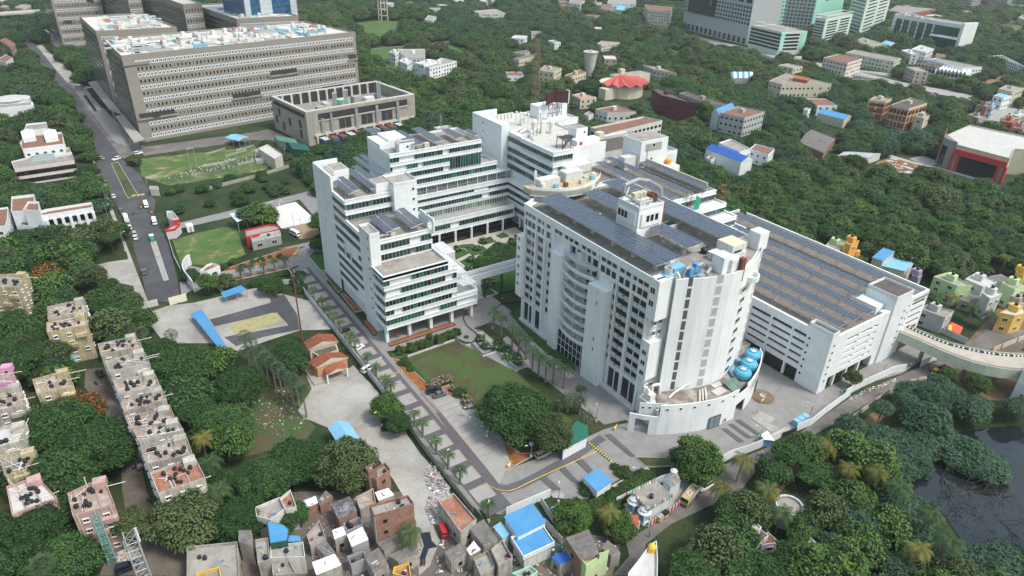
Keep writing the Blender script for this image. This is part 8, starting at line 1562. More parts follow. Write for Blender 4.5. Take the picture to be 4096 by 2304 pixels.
M_=[(BIG[0],F(1298,1022,8),12.6,14,'giant dense rain tree spreading beside the parking bays'),(BIGO,F(1388,1082,7),6.3,11,'lighter olive tree leaning over the parked grey van beside the rain tree'),(BIGB,F(974,1020,5),5.0,8,'round bright green tree rising over the compound wall by the street'),(BIG[2],F(1003,1062,4),4.2,7,'darker round tree touching the bright one at the compound wall'),(BIGO,F(868,1160,7),8.6,12,'large olive brown tree beside the slum and the light blue shed'),(BIGB,F(1752,1150,6),7.6,11,'large bright tree standing between the white compound wall and the temple'),(BIG[1],F(140,1060,8),11,14,'broad rain tree on the left covering the lane between the flats'),(BIG[0],F(240,1110,8),11,14,'broad rain tree beside the long row of flats, tallest of the left canopy'),(BIG[2],F(130,1180,8),10,13,'rain tree above the white roofed flat block at the lower left'),(BIGF,F(185,1010,9),8.5,12.5,'rain tree with a sheet of orange flowers above the left lane'),(BIG[1],F(85,1325,8),10.5,13,'large dark tree in front of the pink flat blocks'),(BIG[2],F(150,1400,7),8.5,11,'tree at the bottom left corner beside the tower crane mast'),(BIGO,F(470,1300,6),9.0,11,'wide olive tree at the end of the left lane'),(BIG[0],F(450,915,7),11.5,13,'wide rain tree beside the upper end of the long row of flats'),(BIG[1],F(600,965,6),8.5,11,'rain tree between the fan palms and the depot yard'),(BIG[2],F(560,1060,6),9,11,'dense tree in the scrub behind the row of flats'),(BIG[0],F(740,1150,6),8.5,11,'dense tree beside the open scrub above the slum'),(BIG[2],F(670,1190,6),8,10,'dense tree behind the white corner house of the slum'),(BIG[1],F(600,1290,6),7.5,9,'dense tree in front of the row of flats by the coconut palms'),(BIGB,F(1438,1300,4),5.0,8,'round clipped green tree beside the duckweed tank'),(BIGB,F(1560,1325,3),4.3,6,'bright tree beside the temple gate'),(BIG[2],F(735,1300,3),4.4,7,'bushy tree growing between slum houses by the stepped blue roof'),(BIG[1],F(720,890,5),7.0,9,'dense dark tree beside the two tiled bungalows'),(BIGB,F(2460,970,3),4.0,6.5,'round bright tree on the dirt ground beside the gate block'),(BIGB,F(2385,940,4),3.6,6,'small bright tree under the ramp beside the yellow truck'),(BIGO,F(2145,955,3),2.9,6,'thin yellowish tree beside the corner of the car park'),(BIG[1],F(680,715,4),5.4,7.5,'domed dark tree beside the entrance street of the campus'),(BIGO,F(570,712,3),3.9,6.5,'tree beside the half hidden blue canopy'),(BIG[2],F(480,690,3),3.6,5.5,'round tree inside the curved white entrance wall'),(BIG[0],F(800,610,4),4.2,6.5,'bright tree at the foot of the tall end wall'),(BIGO,F(330,1310,6),4.5,9,'sparse bare branched tree on the lane beside the pink flats'),(cW['flame'][0],F(113,675,6),5.5,8,'orange flowering tree in the wood beside the upper left flats'),(cW['flame'][1],tp(2,0,520,810,5),5.5,8,'orange flowering tree beside the cream school wing'),(cW['flame'][0],tp(2,0,2470,740,5),7,9,'orange flowering tree right of the striped arched roof'),(cW['flame'][1],tp(2,0,1880,815,5),5,8,'orange flowering tree above the grey range of ac units'),(cW['flame'][0],tp(2,0,1025,570,5),6,8,'orange flowering treetop behind the cone water tank'),(cW['flame'][1],tp(2,0,1580,735,4),7,8,'orange flowering tree beside the pale blue roof patch'),(cW['flame'][0],tp(2,0,1240,900,5),5,7,'dull orange tree below the red folded roof'),(BIGB,tp(2,0,1575,835,6),8,11,'lime green tree right of the red folded roof'),(cW['bright'][0],tp(1,0,1650,950,5),6,9,'yellow green tree right of the concrete plant building'),(BIGB,tp(2,0,1920,1090,8),9,13,'tall pale green tree in front of the maroon block'),(BIG[1],tp(2,0,770,850,8),12,13,'wide rain tree left of the red folded roof'),(BIGO,tp(3,1,2150,150,8),9,12,'spreading tree with open branches in front of the cream institute'),(BIG[0],tp(3,1,880,170,7),8.5,12,'dark dense tree beside the building site'),]
for me,p,R,H,lab in M_:tree('deep',p,R,H,lab,None,me)
def frond(mb,a,L,rise,fall,w,n=7,leaflets=7,m=0,z0=.0,r0=.1):
 c,s=math.cos(a),math.sin(a);P=[]
 for i in rG(n+1):u=i/n;P.append((c*(r0+L*u*(1-.18*u)),s*(r0+L*u*(1-.18*u)),z0+rise*math.sin(u*math.pi*.5)*(1-u*.2)-fall*u*u))
 for i in rG(n):
  a0,a1=Vc(P[i]),Vc(P[i+1]);u=(i+.5)/n;ww=w*math.sin(math.pi*min(1,.12+u*.86))
  for sd in(-1,1):
   for k in rG(2):
    q0=a0 .lerp(a1,k*.5);q1=a0 .lerp(a1,k*.5+.42);o=Vc((-s*sd,c*sd,-.45))*ww;f=Vc((c,s,-.2))*ww*.35
    mb.add([tU(q0),tU(q1),tU(q1*.35+q0*.65+o+f)],[(0,1,2)],m)
def palm_mesh(seed,nf,L,rise,fall,w,mat,zj=.25):
 g=random.Random(seed);mb=MB()
 for i in rG(nf):
  k=i/nf;frond(mb,i*2.399+g.uniform(-.2,.2),L*g.uniform(.85,1.08),rise*g.uniform(.4,1.15)*(1.2-.9*k),fall*g.uniform(.8,1.2)*(.4+1.1*k),w,m=0)
 return mb.mesh('fronds',[mat])
def fan_mesh(seed):
 g=random.Random(seed);mb=MB()
 for i in rG(30):
  a=i*2.399;el=math.asin(1-1.55*(i+.5)/30);d=Vc((math.cos(a)*math.cos(el),math.sin(a)*math.cos(el),math.sin(el)));c=d*1.15;u=d.cross(Vc((0,0,1))).normalized();v=(d*.8+Vc((0,0,-.35))).normalized()
  K=9
  for k in rG(K):
   t0=-1.25+2.5*k/K;t1=t0+2.5/K*.5;R=.8*g.uniform(.85,1.1)
   mb.add([tU(c),tU(c+(v*math.cos(t0)+u*math.sin(t0))*R),tU(c+(v*math.cos(t1)+u*math.sin(t1))*R)],[(0,1,2)])
  mb.tube((0,0,0),tU(c),.04,n=3)
 return mb.mesh('fronds',[LFD])
COCO=[palm_mesh(i,20,3.6,1.3,2.6,1.05,(LFP,LFP,LFY)[i])for i in rG(3)];ROYAL=[palm_mesh(10+i,15,2.5,1.1,1.3,.8,LFP)for i in rG(2)];DATE=[palm_mesh(20+i,40,2.5,1.7,1.6,.45,LFD)for i in rG(2)];FAN=[fan_mesh(i)for i in rG(2)]
def ptrunk(h,r,bend=.0,bulge=.0):
 mb=MB();n=6;P=[(bend*(i/n)**2*h,0,h*i/n)for i in rG(n+1)]
 for i in rG(n):mb.tube(P[i],P[i+1],r*(1.15-.35*i/n+bulge*math.sin(i/n*3)),r*(1.15-.35*(i+1)/n+bulge*math.sin((i+1)/n*3)),8)
 return mb.mesh('trunk',[PTRUNK]),P[-1]
PT={'coco':ptrunk(1,.02,.05),'royal':ptrunk(1,.035,0,.25),'date':ptrunk(1,.07),'fan':ptrunk(1,.028,.03)}
def palm(kind,p,H,lB,gP=None,sc=1.0):
 me={'coco':COCO,'royal':ROYAL,'date':DATE,'fan':FAN}[kind];tm,tip=PT[kind];ts={'coco':9,'royal':7,'date':4.5,'fan':9}[kind]
 TREES.append((p[0],p[1],1.5));e=put('palm_tree',lB,'palm tree',p[0],p[1],gP,[('trunk',tm,0,(ts,ts,H))],rnd.uniform(0,6.28))
 o=bD.objects.new('fronds',me[rnd.randrange(len(me))]);o.location=(tip[0]*ts,tip[1]*ts,H-.1);o.scale=(sc,sc,sc);COL.objects.link(o);o.parent=e;return e
ORD=('first','second','third','fourth','fifth','sixth','seventh','eighth','ninth','tenth','eleventh','twelfth','thirteenth','fourteenth','fifteenth','sixteenth','seventeenth','eighteenth','nineteenth','twentieth')
sp=[Z2(20,470,5),Z2(160,630,5),Z2(245,780,5),Z2(335,870,5),Z2(395,960,5),Z2(500,1060,5),Z2(585,1225,5),Z2(680,1300,5),V1(100,70,5),V1(190,175,5),V1(275,295,5),V1(335,350,5),V1(540,640,5),V1(625,740,5),V2(18,200,5),V2(85,300,5),V2(165,395,5),V2(340,640,4)]
for i,p in eN(sp):palm('royal',(60.5,p[1]),5.2,'%s street palm along the campus boundary wall, counted from the stepped office'%ORD[i],'palms along the boundary wall',.95)
for i,(x,y)in eN(((670,165),(745,215),(850,315),(915,370),(985,430),(1050,530),(1110,590),(1180,640),(1255,650),(1360,700))):palm('royal',C4(x,y,8),8.2,'%s tall grey trunked palm in the garden row beside the tower, counted from the driveway'%ORD[i],'garden palms beside the tower',1.15)
for i,(p,h)in eN(((tp(2,2,570,1110,5),5),(tp(2,2,690,1130,5),5),(tp(2,2,760,1290,4.5),4.5),(tp(2,2,480,1130,4),4),(tp(2,2,700,1010,4),4))):palm('date',p,h,'%s silvery date palm between the rain tree and the tower foot'%ORD[i],'date palms near the rain tree',1.0)
for i,(x,y)in eN(((830,368),(915,340),(1022,325),(1110,300),(1200,275),(640,430))):palm('date',V3(x,y,4.5),4.5,'%s date palm in the soil strip of the gate street'%ORD[i],'date palms along the gate street',1.0)
fp=[F(612,842,10),F(632,858,10),F(648,880,10),F(664,895,10),F(682,908,10),F(698,922,10),F(712,938,10),F(728,950,10),F(744,962,9),F(762,985,9),F(620,880,9),F(652,908,9)]
for i,p in eN(fp):palm('fan',p,9.5 if i<10 else 8.5,'%s fan palm in the long grey green row beside the bungalows'%ORD[i],'fan palms beside the bungalows',1.15)
for i,p in eN((tp(0,2,1300,390,9),tp(0,2,1430,430,9),tp(0,2,1740,510,7))):palm('fan',p,8.5,('fan palm left of the pair above the long row of flats','fan palm right of the pair above the long row of flats','lone fan palm beside the depot yard corner')[i],None,1.15)
palm('fan',tp(0,3,440,1330,9),9,'pale fan palm at the bottom left edge among dark trees',None,1.3)
cp=[(tp(0,3,2030,80,8),9,'upper coconut palm beside the long row of flats'),(tp(0,3,2130,310,8),9,'middle coconut palm beside the long row of flats'),(tp(0,3,2220,600,8),9,'lower yellowish coconut palm beside the long row of flats'),(tp(1,3,1540,1010,6),7,'bright coconut palm beside the tall brick house in the slum'),(tp(2,3,1000,830,5),6,'coconut palm beside the small temple shrines'),(tp(2,3,2310,290,7),8,'coconut palm standing alone at the village road by the white wall'),(tp(2,3,2120,590,6),7,'coconut palm at the road edge across from the temple'),(tp(2,3,2560,570,6),7,'coconut palm in the wood above the dirt track'),(tp(3,3,590,140,7),8,'coconut palm at the wood edge near the compound gate'),(tp(3,3,820,370,8),9,'coconut palm left of a close pair in the bottom right wood'),(tp(3,3,1090,400,8),9,'coconut palm right of a close pair in the bottom right wood'),(tp(3,3,1350,570,9),10,'coconut palm with leaning grey trunk at the pond side wood'),(tp(3,3,1640,820,9),10,'windblown coconut palm nearest the dead branches of the pond'),(tp(3,3,1520,1180,9),10,'coconut palm with pale trunk low in the bottom right wood'),(tp(3,3,1810,1100,9),10,'coconut palm with leaning trunk by the lower pond shore'),(tp(3,3,130,830,6),7,'coconut palm in front of the round white water tank'),(tp(3,3,10,590,6),7,'coconut palm above the round white water tank'),(Z10(870,150,6),8,'coconut palm beside the lime green house, nearest the car park'),(Z10(985,160,6),8,'coconut palm between the lime green and white houses'),(Z10(1130,215,6),7,'coconut palm behind the red and yellow awning'),(Z10(1240,260,6),7,'coconut palm beside the yellow shop house'),(Z10(730,95,6),8,'coconut palm at the far corner of the car park'),(tp(3,1,140,800,8),9,'coconut palm at the forest edge behind the car park roof, first'),(tp(3,1,330,860,8),9,'coconut palm at the forest edge behind the car park roof, taller middle one'),(tp(3,1,410,940,8),9,'coconut palm at the forest edge beside the lime house'),(tp(3,1,950,1170,6),7,'coconut palm between the orange and the blue roofed house'),(tp(3,1,2390,1170,7),9,'yellow green coconut palm at the right forest edge'),(tp(3,1,2540,1150,7),9,'dark coconut palm at the right edge of the forest'),(tp(3,1,1770,1270,7),8,'coconut palm behind the lime green house'),(tp(3,1,1960,1310,7),8,'coconut palm behind the white flat roofed house'),(tp(2,0,330,560,9),11,'tallest coconut palm beside the lattice mast'),(tp(2,0,400,590,8),9,'coconut palm right of the tallest one by the lattice mast'),(tp(2,0,460,600,8),9,'coconut palm between lattice mast and cone water tank'),(tp(2,0,150,650,7),9,'coconut palm left of the lattice mast'),(tp(2,0,890,690,7),9,'coconut palm right of the cone water tank, first'),(tp(2,0,985,690,7),9,'coconut palm right of the cone water tank, second'),(tp(2,0,1040,700,7),9,'coconut palm right of the cone water tank, third'),(tp(2,0,2030,370,8),10,'palm in front of the silver screen building')]
for p,h,lab in cp:palm('coco',p,h,lab,'coconut palms',1.0)
def sB(p,R,lB,gP=None,me=None,h=None):
 TREES.append((p[0],p[1],R));m=me or SHR[rnd.randrange(2)];return put('shrub',lB,'shrub',p[0],p[1],gP,[('stem',TR[0],0,(R*.6,R*.6,R*.7)),('foliage',m,R*.15,(R,R,(h or R)*1.0))],rnd.uniform(0,6))
for i,(x,y)in eN(((540,410),(590,480),(715,435),(700,505),(795,515),(885,590),(905,625),(800,590))):sB(C4(x,y,1.2),1.7,'%s white flowering shrub in the angular granite planters'%ORD[i],'white flowering shrubs in the planters',SHW,2.2)
for i,(x,y)in eN(((1450,615),(1550,590),(1640,560),(1700,545),(1750,505),(1830,515),(1890,480),(1960,470),(2010,430))):sB(tp(1,2,x,y,1.5),2.0 if i%2 else 1.7,'%s leafy bush in the hedge below the stepped office columns'%ORD[i],'bushes below the stepped office',None,2.6)
for i,(x,y,r)in eN(((800,325,1.9),(850,305,1.9),(900,285,2.0),(950,275,1.8),(1000,370,1.2),(1070,410,2.2),(1130,470,1.8),(1150,520,2.0))):sB(V1(x,y,1),r,'%s pink blossomed oleander bush round the parking bays'%ORD[i],'oleander bushes',SHP if i not in(5,)else None,2.0)
for i,(x,y)in eN(((500,120),(530,100),(560,130),(590,175))):sB(V1(x,y,.8),1.3,'%s light bush at the end of the sunken lawn'%ORD[i],'light bushes by the sunken lawn')
sB(C4(401,390,1),.8,'clipped yellow green topiary ball in the round lawn bed')
for i,(p,r)in eN(((V2(1265,375,1),1.6),(V2(1295,385,1),2.0),(V2(1230,350,.5),1.2),(V2(1055,500,1),1.9),(V2(1040,470,1),1.6),(V2(1125,540,1),1.4),(V2(1210,500,1),1.2),(V2(1275,462,1),1.0),(V2(1020,590,1),1.2))):sB(p,r,'%s bush round the small blue roofed guard shed'%ORD[i],'bushes round the guard shed')
for i in rG(16):u=i/15;p=V2(1080+u*370,645-u*240,.6);sB(p,1.7+.5*(i%3),'%s leafy bush on the planted slope beside the temple wall'%ORD[i],'bushes on the planted slope',None,1.5)
for i,(x,y,r)in eN(((380,430,2.2),(430,385,2),(770,300,2),(850,330,1.5),(700,340,1.6),(935,290,1.3),(1005,275,1.6),(1075,250,1),(1160,245,1.4),(1165,400,1.4),(1235,390,1.8),(1300,460,2.6),(1340,520,2.6),(1330,400,2.2),(1030,440,2),(950,480,2.4),(1100,470,2.4))):sB(V3(x,y,1.4),r,'%s rounded bush along the campus entrance street'%ORD[i],'bushes along the entrance street',cW['deep'][i%4],r*1.1)
for i,(x,y,r)in eN(((320,345,2.0),(565,270,2.0),(505,340,1.8),(850,270,2.0),(450,450,2.0),(420,540,1.8),(640,660,2.2),(600,690,2),(770,340,1.8))):sB(C3(x,y,1.2),r,'%s flowering shrub in the courtyard garden'%ORD[i],'shrubs in the courtyard garden',SHW,2.4)
for i,(x,y)in eN(((560,470),(640,450),(700,400),(760,380),(820,360),(880,380),(940,370),(980,420),(780,440),(700,470),(850,440),(600,510),(930,430),(650,400),(720,340),(900,330))):tree('deep',C3(x,y,3.5),3.6,5.5,'%s dark tree in the courtyard grove above the footbridge'%ORD[i],'trees in the courtyard grove')
for i,(x,y,r,h)in eN(((1300,150,8,4),(1150,80,7,4),(1420,260,6,3.5),(1850,150,8,4),(2050,250,8,4.5),(2200,330,6.5,3.5),(1000,200,7,4),(1400,760,6,4),(1350,880,6,4),(1600,1250,7,4),(1800,1250,6,3.5),(2350,1400,8,4),(2480,1300,6,3),(1500,100,7,4),(1250,330,6,4))):tree('bluish',tp(3,3,x,y,2.5),r,h+1.6,'%s feathery thorn thicket at the pond'%ORD[i],'thorn thickets at the pond')
placed=list(TREES);cell={}
for x,y,r in placed:cell.setdefault((int(x//12),int(y//12)),[]).append((x,y,r))
CL=[([tU(q)for q in P],g_,min(q[0]for q in P),max(q[0]for q in P),min(q[1]for q in P),max(q[1]for q in P))for P,g_ in CLEAR]
FT=[([tU(q)for q in P],m,min(q[0]for q in P)-m,max(q[0]for q in P)+m,min(q[1]for q in P)-m,max(q[1]for q in P)+m)for P,m in fT]
def segd(x,y,P):
 best=1e9;n=len(P)
 for i in rG(n):
  ax,ay=P[i];bx_,by_=P[(i+1)%n];dx,dy=bx_-ax,by_-ay;L2=dx*dx+dy*dy or 1;u=max(0,min(1,((x-ax)*dx+(y-ay)*dy)/L2));best=min(best,math.hypot(ax+dx*u-x,ay+dy*u-y))
 return best
def blocked(x,y,r):
 for P,g_,x0,x1,y0,y1 in CL:
  if x0-r<x<x1+r and y0-r<y<y1+r and(iP(x,y,P)or segd(x,y,P)<r*.45):return True
 for P,m,x0,x1,y0,y1 in FT:
  if x0-r<x<x1+r and y0-r<y<y1+r and(iP(x,y,P)or segd(x,y,P)<m+r*.7):return True
 dd=math.hypot(x,y)
 for s_ in(4,8)if dd<450 else(5,11,18):
  X,Y=x*(1+s_/dd),y*(1+s_/dd)
  for P,g_,x0,x1,y0,y1 in CL:
   if x0<X<x1 and y0<Y<y1 and iP(X,Y,P):return True
 if dd>280:
  for s_ in(9,17,26,35)[:2 if dd<430 else 4]:
   X,Y=x*(1+s_/dd),y*(1+s_/dd)
   for P,m,x0,x1,y0,y1 in FT:
    if x0<X<x1 and y0<Y<y1 and iP(X,Y,P):return True
 return False
pts_=[];g=random.Random(11)
SCR=[tU(tp(0,2,1950,950)[:2]),tU(tp(0,2,2250,900)[:2]),tU(tp(1,2,300,900)[:2]),tU(tp(1,2,560,1290)[:2]),tU(tp(1,3,500,100)[:2]),tU(tp(1,3,0,50)[:2]),tU(tp(0,2,2200,1200)[:2])]
NOT=[SCR,[tU(p[:2])for p in(tp(0,3,1650,1160),tp(1,3,0,600),tp(1,3,500,560),tp(1,3,1400,500),tp(1,3,2400,800),tp(2,3,560,700),tp(2,3,1100,700),tp(2,3,1100,1600),tp(0,3,1600,1700))],[tU(p[:2])for p in(Z10(720,60),Z10(1456,20),Z10(1700,300),Z10(1456,640),Z10(820,640),Z10(690,420),Z10(760,300))],[tU(p[:2])for p in(tp(3,0,2050,1130),tp(3,0,2700,1000),tp(3,0,2700,1400),tp(3,0,2150,1330))],[tU(p[:2])for p in(tp(3,2,1250,1150),tp(3,2,1350,850),tp(3,2,2400,850),tp(3,2,2400,1150),tp(3,2,1700,1180))]]
LOW=[[tU(p[:2])for p in L_z]for L_z in([tp(0,1,1420,330),tp(0,1,2576,250),tp(1,1,420,120),tp(1,1,560,330),tp(1,1,560,440),tp(0,1,1850,800),tp(0,1,1560,640)],[tp(1,0,1200,600),tp(1,0,1500,680),tp(1,0,1650,780),tp(1,0,1300,760)])]
y=20.0
while y<1500:
 x=-700.0
 while x<1500:
  dd=math.hypot(x,y);s_=6.4 if dd<260 else 7.6 if dd<480 else 9.5 if dd<800 else 13
  px_,py_=x+g.uniform(-.42,.42)*s_,y+g.uniform(-.42,.42)*s_;x+=s_
  a,b_,k=proj((px_,py_,6))
  if k<20 or not(-130<a<4226 and-60<b_<2480):continue
  r=s_*g.uniform(.5,.86)
  dens=.93;lo=1.0
  if any(iP(px_,py_,P)for P in LOW):lo=.55;r*=.55;dens=.5
  if any(iP(px_,py_,P)for P in NOT):dens=.16;r*=.6
  if g.random()>dens:continue
  ci,cj=int(px_//12),int(py_//12)
  if any(math.hypot(px_-q[0],py_-q[1])<q[2]*.8+r*.35 for i in(-1,0,1)for j in(-1,0,1)for q in cell.get((ci+i,cj+j),())):continue
  if blocked(px_,py_,r):continue
  pts_.append((k,px_,py_,r*g.choice((.8,1,1,1.15))))
 y+=s_ if(s_:=(6.6 if y<120 else 7.4 if y<400 else 9))else 7
pts_.sort()
def kind_at(x,y):
 a,b_,k=proj((x,y,5));n=math.sin(x*.021+1.3)+math.sin(y*.017)+math.sin((x+y)*.009)
 if a>3300 and b_>1500:return 'bluish' if(x-y*.2+n*14)>150 or g.random()<.3 else g.choice(('bright','bright','olive','deep'))
 q=g.random()
 if q<.03:return 'bluish'
 if q<.035:return 'flame'
 if n>.9:return g.choice(('bright','deep','olive','umbrella'))
 if n<-.8:return g.choice(('umbrella','deep','deep','bluish'))
 return g.choice(('deep','deep','deep','bright','umbrella','olive'))
ADJ={'deep':'dark green rounded tree','bright':'fresh green bushy tree','olive':'olive toned tree','bluish':'feathery blue green thorn tree','umbrella':'flat topped spreading tree','flame':'tree dotted with orange flowers'}
def zone_of(x,y):
 a,b_,k=proj((x,y,5))
 if a>3000 and b_>1560:return 'in the wood between the dirt track and the pond' if b_<1950 else 'in the wood round the white pump houses'
 if a<700 and b_>1150:return 'among the old flats on the left'
 if a<1200 and b_>1150:return 'in the scrubland behind the row of flats'
 if a<620:return 'in the left wood beside the main road'
 if a<1250 and b_>560:return 'in the greenery round the substation'
 if b_>1800:return 'between the slum houses'
 if a>2700 and b_>560:return 'in the dense forest behind the car park'
 if a>1200 and b_<560:return 'in the park woods beyond the offices'
 return 'in the gaps round the campus buildings'
n_ind=250;used=set();MARK=[]
for o in COL.objects:
 if o.get('category')and not o.parent and o['category']not in('tree','shrub','palm tree','solar array','container','street lamp')and o.type=='EMPTY':
  w_=o['label'].split(',')[0].split();w_=w_[:6]
  while w_[-1]in('the','of','with','and','in','a','its','at','on','beside','behind','by','under','two','for','to','red','dark','long','lower','white'):w_.pop()
  MARK.append(((o.location.x,o.location.y),' '.join(w_)))
for i,(k,x,y,r)in eN(pts_[:n_ind]):
 kd=kind_at(x,y);h=r*1.25+g.uniform(1.6,4.8)
 lab='%s %s'%(ADJ[kd],zone_of(x,y));near=sorted((math.hypot(q[0]-x,q[1]-y),w)for q,w in MARK)[:2]
 if near[0][0]<30:
  lab='%s near the %s'%(ADJ[kd],near[0][1])
  if lab in used:lab='%s %s near the %s'%('tall' if h>r*1.25+3.2 else 'lower' if r<4.3 else 'broad',ADJ[kd],near[0][1])
  if lab in used:lab='%s between the %s and the %s'%(ADJ[kd],' '.join(near[0][1].split()[:4]),' '.join(near[1][1].split()[:4]))
 used.add(lab);tree(kd,(x,y),r*1.12,h,lab,'trees '+zone_of(x,y))
rest=pts_[n_ind:]
pc=bD.collections.new('tree_kinds');ks=[]
for kd in('deep','bright','olive','umbrella','bluish'):
 for me in cW[kd][:3]:o=bD.objects.new('tree_kind_%s'%kd,me);pc.objects.link(o);ks.append(o)
me=bD.meshes.new('woodland');me.from_pydata([(x,y,.4+r*.22)for k,x,y,r in rest],[],[])
for nm,vals in(('rad',[r*1.12 for k,x,y,r in rest]),('hgt',[r*g.uniform(.8,1.35)for k,x,y,r in rest]),('rot',[g.uniform(0,6.28)for _ in rest])):
 at_=me.attributes.new(nm,'FLOAT','POINT');at_.data.foreach_set('value',vals)
at_=me.attributes.new('pick','INT','POINT');names=sorted(o.name for o in ks);kk=[]
for k,x,y,r in rest:
 kd=kind_at(x,y);kd='deep' if kd=='flame' else kd;c_=[i for i,n_ in eN(names)if n_.startswith('tree_kind_'+kd)];kk.append(g.choice(c_))
at_.data.foreach_set('value',kk)
wo=bD.objects.new('woodland',me);COL.objects.link(wo);wo['kind']='stuff';wo['label']='dense wood of mixed green trees round the campus and out to the skyline'
ng=bD.node_groups.new('woodland','GeometryNodeTree');ng.interface.new_socket('Geometry',in_out='INPUT',socket_type='NodeSocketGeometry');ng.interface.new_socket('Geometry',in_out='OUTPUT',socket_type='NodeSocketGeometry')
gi=ng.nodes.new('NodeGroupInput');go=ng.nodes.new('NodeGroupOutput');ip=ng.nodes.new('GeometryNodeInstanceOnPoints');ci=ng.nodes.new('GeometryNodeCollectionInfo');ci.inputs[0].default_value=pc
for nm_,v in(('Separate Children',True),('Reset Children',True)):ci.inputs[nm_].default_value=v
def attr(n,ty):
 a=ng.nodes.new('GeometryNodeInputNamedAttribute');a.data_type=ty;a.inputs['Name'].default_value=n;return next(s for s in a.outputs if s.enabled)
cx=ng.nodes.new('ShaderNodeCombineXYZ');r_=attr('rad','FLOAT');ng.links.new(r_,cx.inputs[0]);ng.links.new(r_,cx.inputs[1]);ng.links.new(attr('hgt','FLOAT'),cx.inputs[2])
cr_=ng.nodes.new('ShaderNodeCombineXYZ');ng.links.new(attr('rot','FLOAT'),cr_.inputs[2])
ip.inputs['Pick Instance'].default_value=True
ng.links.new(gi.outputs[0],ip.inputs['Points']);ng.links.new(ci.outputs[0],ip.inputs['Instance']);ng.links.new(attr('pick','INT'),ip.inputs['Instance Index']);ng.links.new(cr_.outputs[0],ip.inputs['Rotation']);ng.links.new(cx.outputs[0],ip.inputs['Scale']);ng.links.new(ip.outputs[0],go.inputs[0])
wo.modifiers.new('woodland','NODES').node_group=ng
print('woods',len(pts_))
RUB=pT('rubber',(.02,.02,.02),.1,2,.9);RIM=pT('wheel_rim',(.4,.41,.42),.05,1,.3,metal=.6);LAMPW=pT('headlamp',(.7,.7,.65),.02,1,.2);LAMPR=pT('tail_lamp',(.4,.02,.02),.02,1,.2)
def wheel(r,w):return MB().tube((0,-w/2,0),(0,w/2,0),r,n=14).mesh('wheel',[RUB])
RIMM=MB().tube((0,-.122,0),(0,.122,0),.19,n=10).mesh('rim',[RIM])
WM={k:wheel(r,w)for k,(r,w)in{'car':(.33,.22),'big':(.48,.3),'bike':(.3,.09)}.items()}
def loft(sec,m=0):
 """sections along x: (x, half width, z bottom, z top, half width at top)"""
 mb=MB();k=0;V=[]
 for x,w,z0,z1,wt in sec:V+=[(x,-w,z0),(x,w,z0),(x,w*1.02,(z0+z1)/2),(x,wt,z1),(x,-wt,z1),(x,-w*1.02,(z0+z1)/2)]
 Fc=[]
 for i in rG(len(sec)-1):
  for j in rG(6):Fc.append((i*6+j,i*6+(j+1)%6,(i+1)*6+(j+1)%6,(i+1)*6+j))
 Fc.append(tU(rG(5,-1,-1)));Fc.append(tU((len(sec)-1)*6+j for j in rG(6)));return mb.add(V,Fc,m)
KIND={'sedan':(4.3,.86,[(-2.15,.7,.35,.7,.6),(-2.05,.84,.25,.85,.76),(-1.2,.86,.22,.92,.8),(.7,.86,.22,.9,.8),(1.9,.84,.22,.75,.74),(2.15,.68,.35,.62,.56)],[(-1.7,.72,.88,.9,.6),(-1.0,.74,.88,1.4,.58),(.2,.74,.88,1.42,.58),(1.0,.74,.86,.9,.6)]),'suv':(4.6,.92,[(-2.3,.8,.4,1.0,.74),(-2.25,.9,.32,1.08,.82),(.8,.92,.3,1.08,.84),(2.1,.9,.32,1.0,.8),(2.3,.78,.4,.85,.7)],[(-2.2,.8,1.06,1.1,.7),(-2.0,.8,1.06,1.74,.68),(.3,.8,1.06,1.76,.68),(1.1,.8,1.06,1.1,.7)]),'van':(4.0,.8,[(-2.0,.76,.35,1.1,.7),(-1.9,.8,.28,1.15,.76),(1.6,.8,.28,1.1,.76),(2.0,.72,.35,.95,.66)],[(-1.95,.76,1.12,1.75,.66),(.9,.76,1.12,1.78,.66),(1.6,.76,1.08,1.12,.68)])}
CB_={}
def lib(kind,col):
 if(kind,col)in CB_:return CB_[(kind,col)]
 L,w,body,cab=KIND[kind];pm=pT('car_paint_%s'%col,{'white':(.75,.76,.76),'black':(.02,.021,.025),'grey':(.13,.125,.125),'silver':(.42,.43,.44),'red':(.5,.02,.03),'navy':(.02,.03,.06),'beige':(.4,.36,.28)}[col],.03,.5,.22,spec=.6)
 b=loft(body).mesh('body',[pm]);g_=loft([(x,w_*.99,z0,z1-.05,wt*1.0)for x,w_,z0,z1,wt in cab]).mesh('cabin_glass',[GLB]);z=max(c[3]for c in cab)-.06;xs=[c[0]for c in cab if c[3]>z-.15];r=loft([(min(xs)-.05,.6*w/.86,z,z+.05,.54),(max(xs)+.1,.6*w/.86,z,z+.05,.54)]).mesh('roof',[pm])
 pil=MB();[pil.box(x-.05,s*.74*w/.86-.04,.9,x+.05,s*.6*w/.86+.05,z)for x in(min(xs),(min(xs)+max(xs))/2,max(xs))for s in(-1,1)]
 CB_[(kind,col)]=(b,g_,r,pil.mesh('pillar',[pm]),L,w);return CB_[(kind,col)]
LMH=MB().box(-.06,-.16,-.08,.06,.16,.08).mesh('headlight',[LAMPW]);LMT=MB().box(-.05,-.13,-.1,.05,.13,.1).mesh('tail_light',[LAMPR])
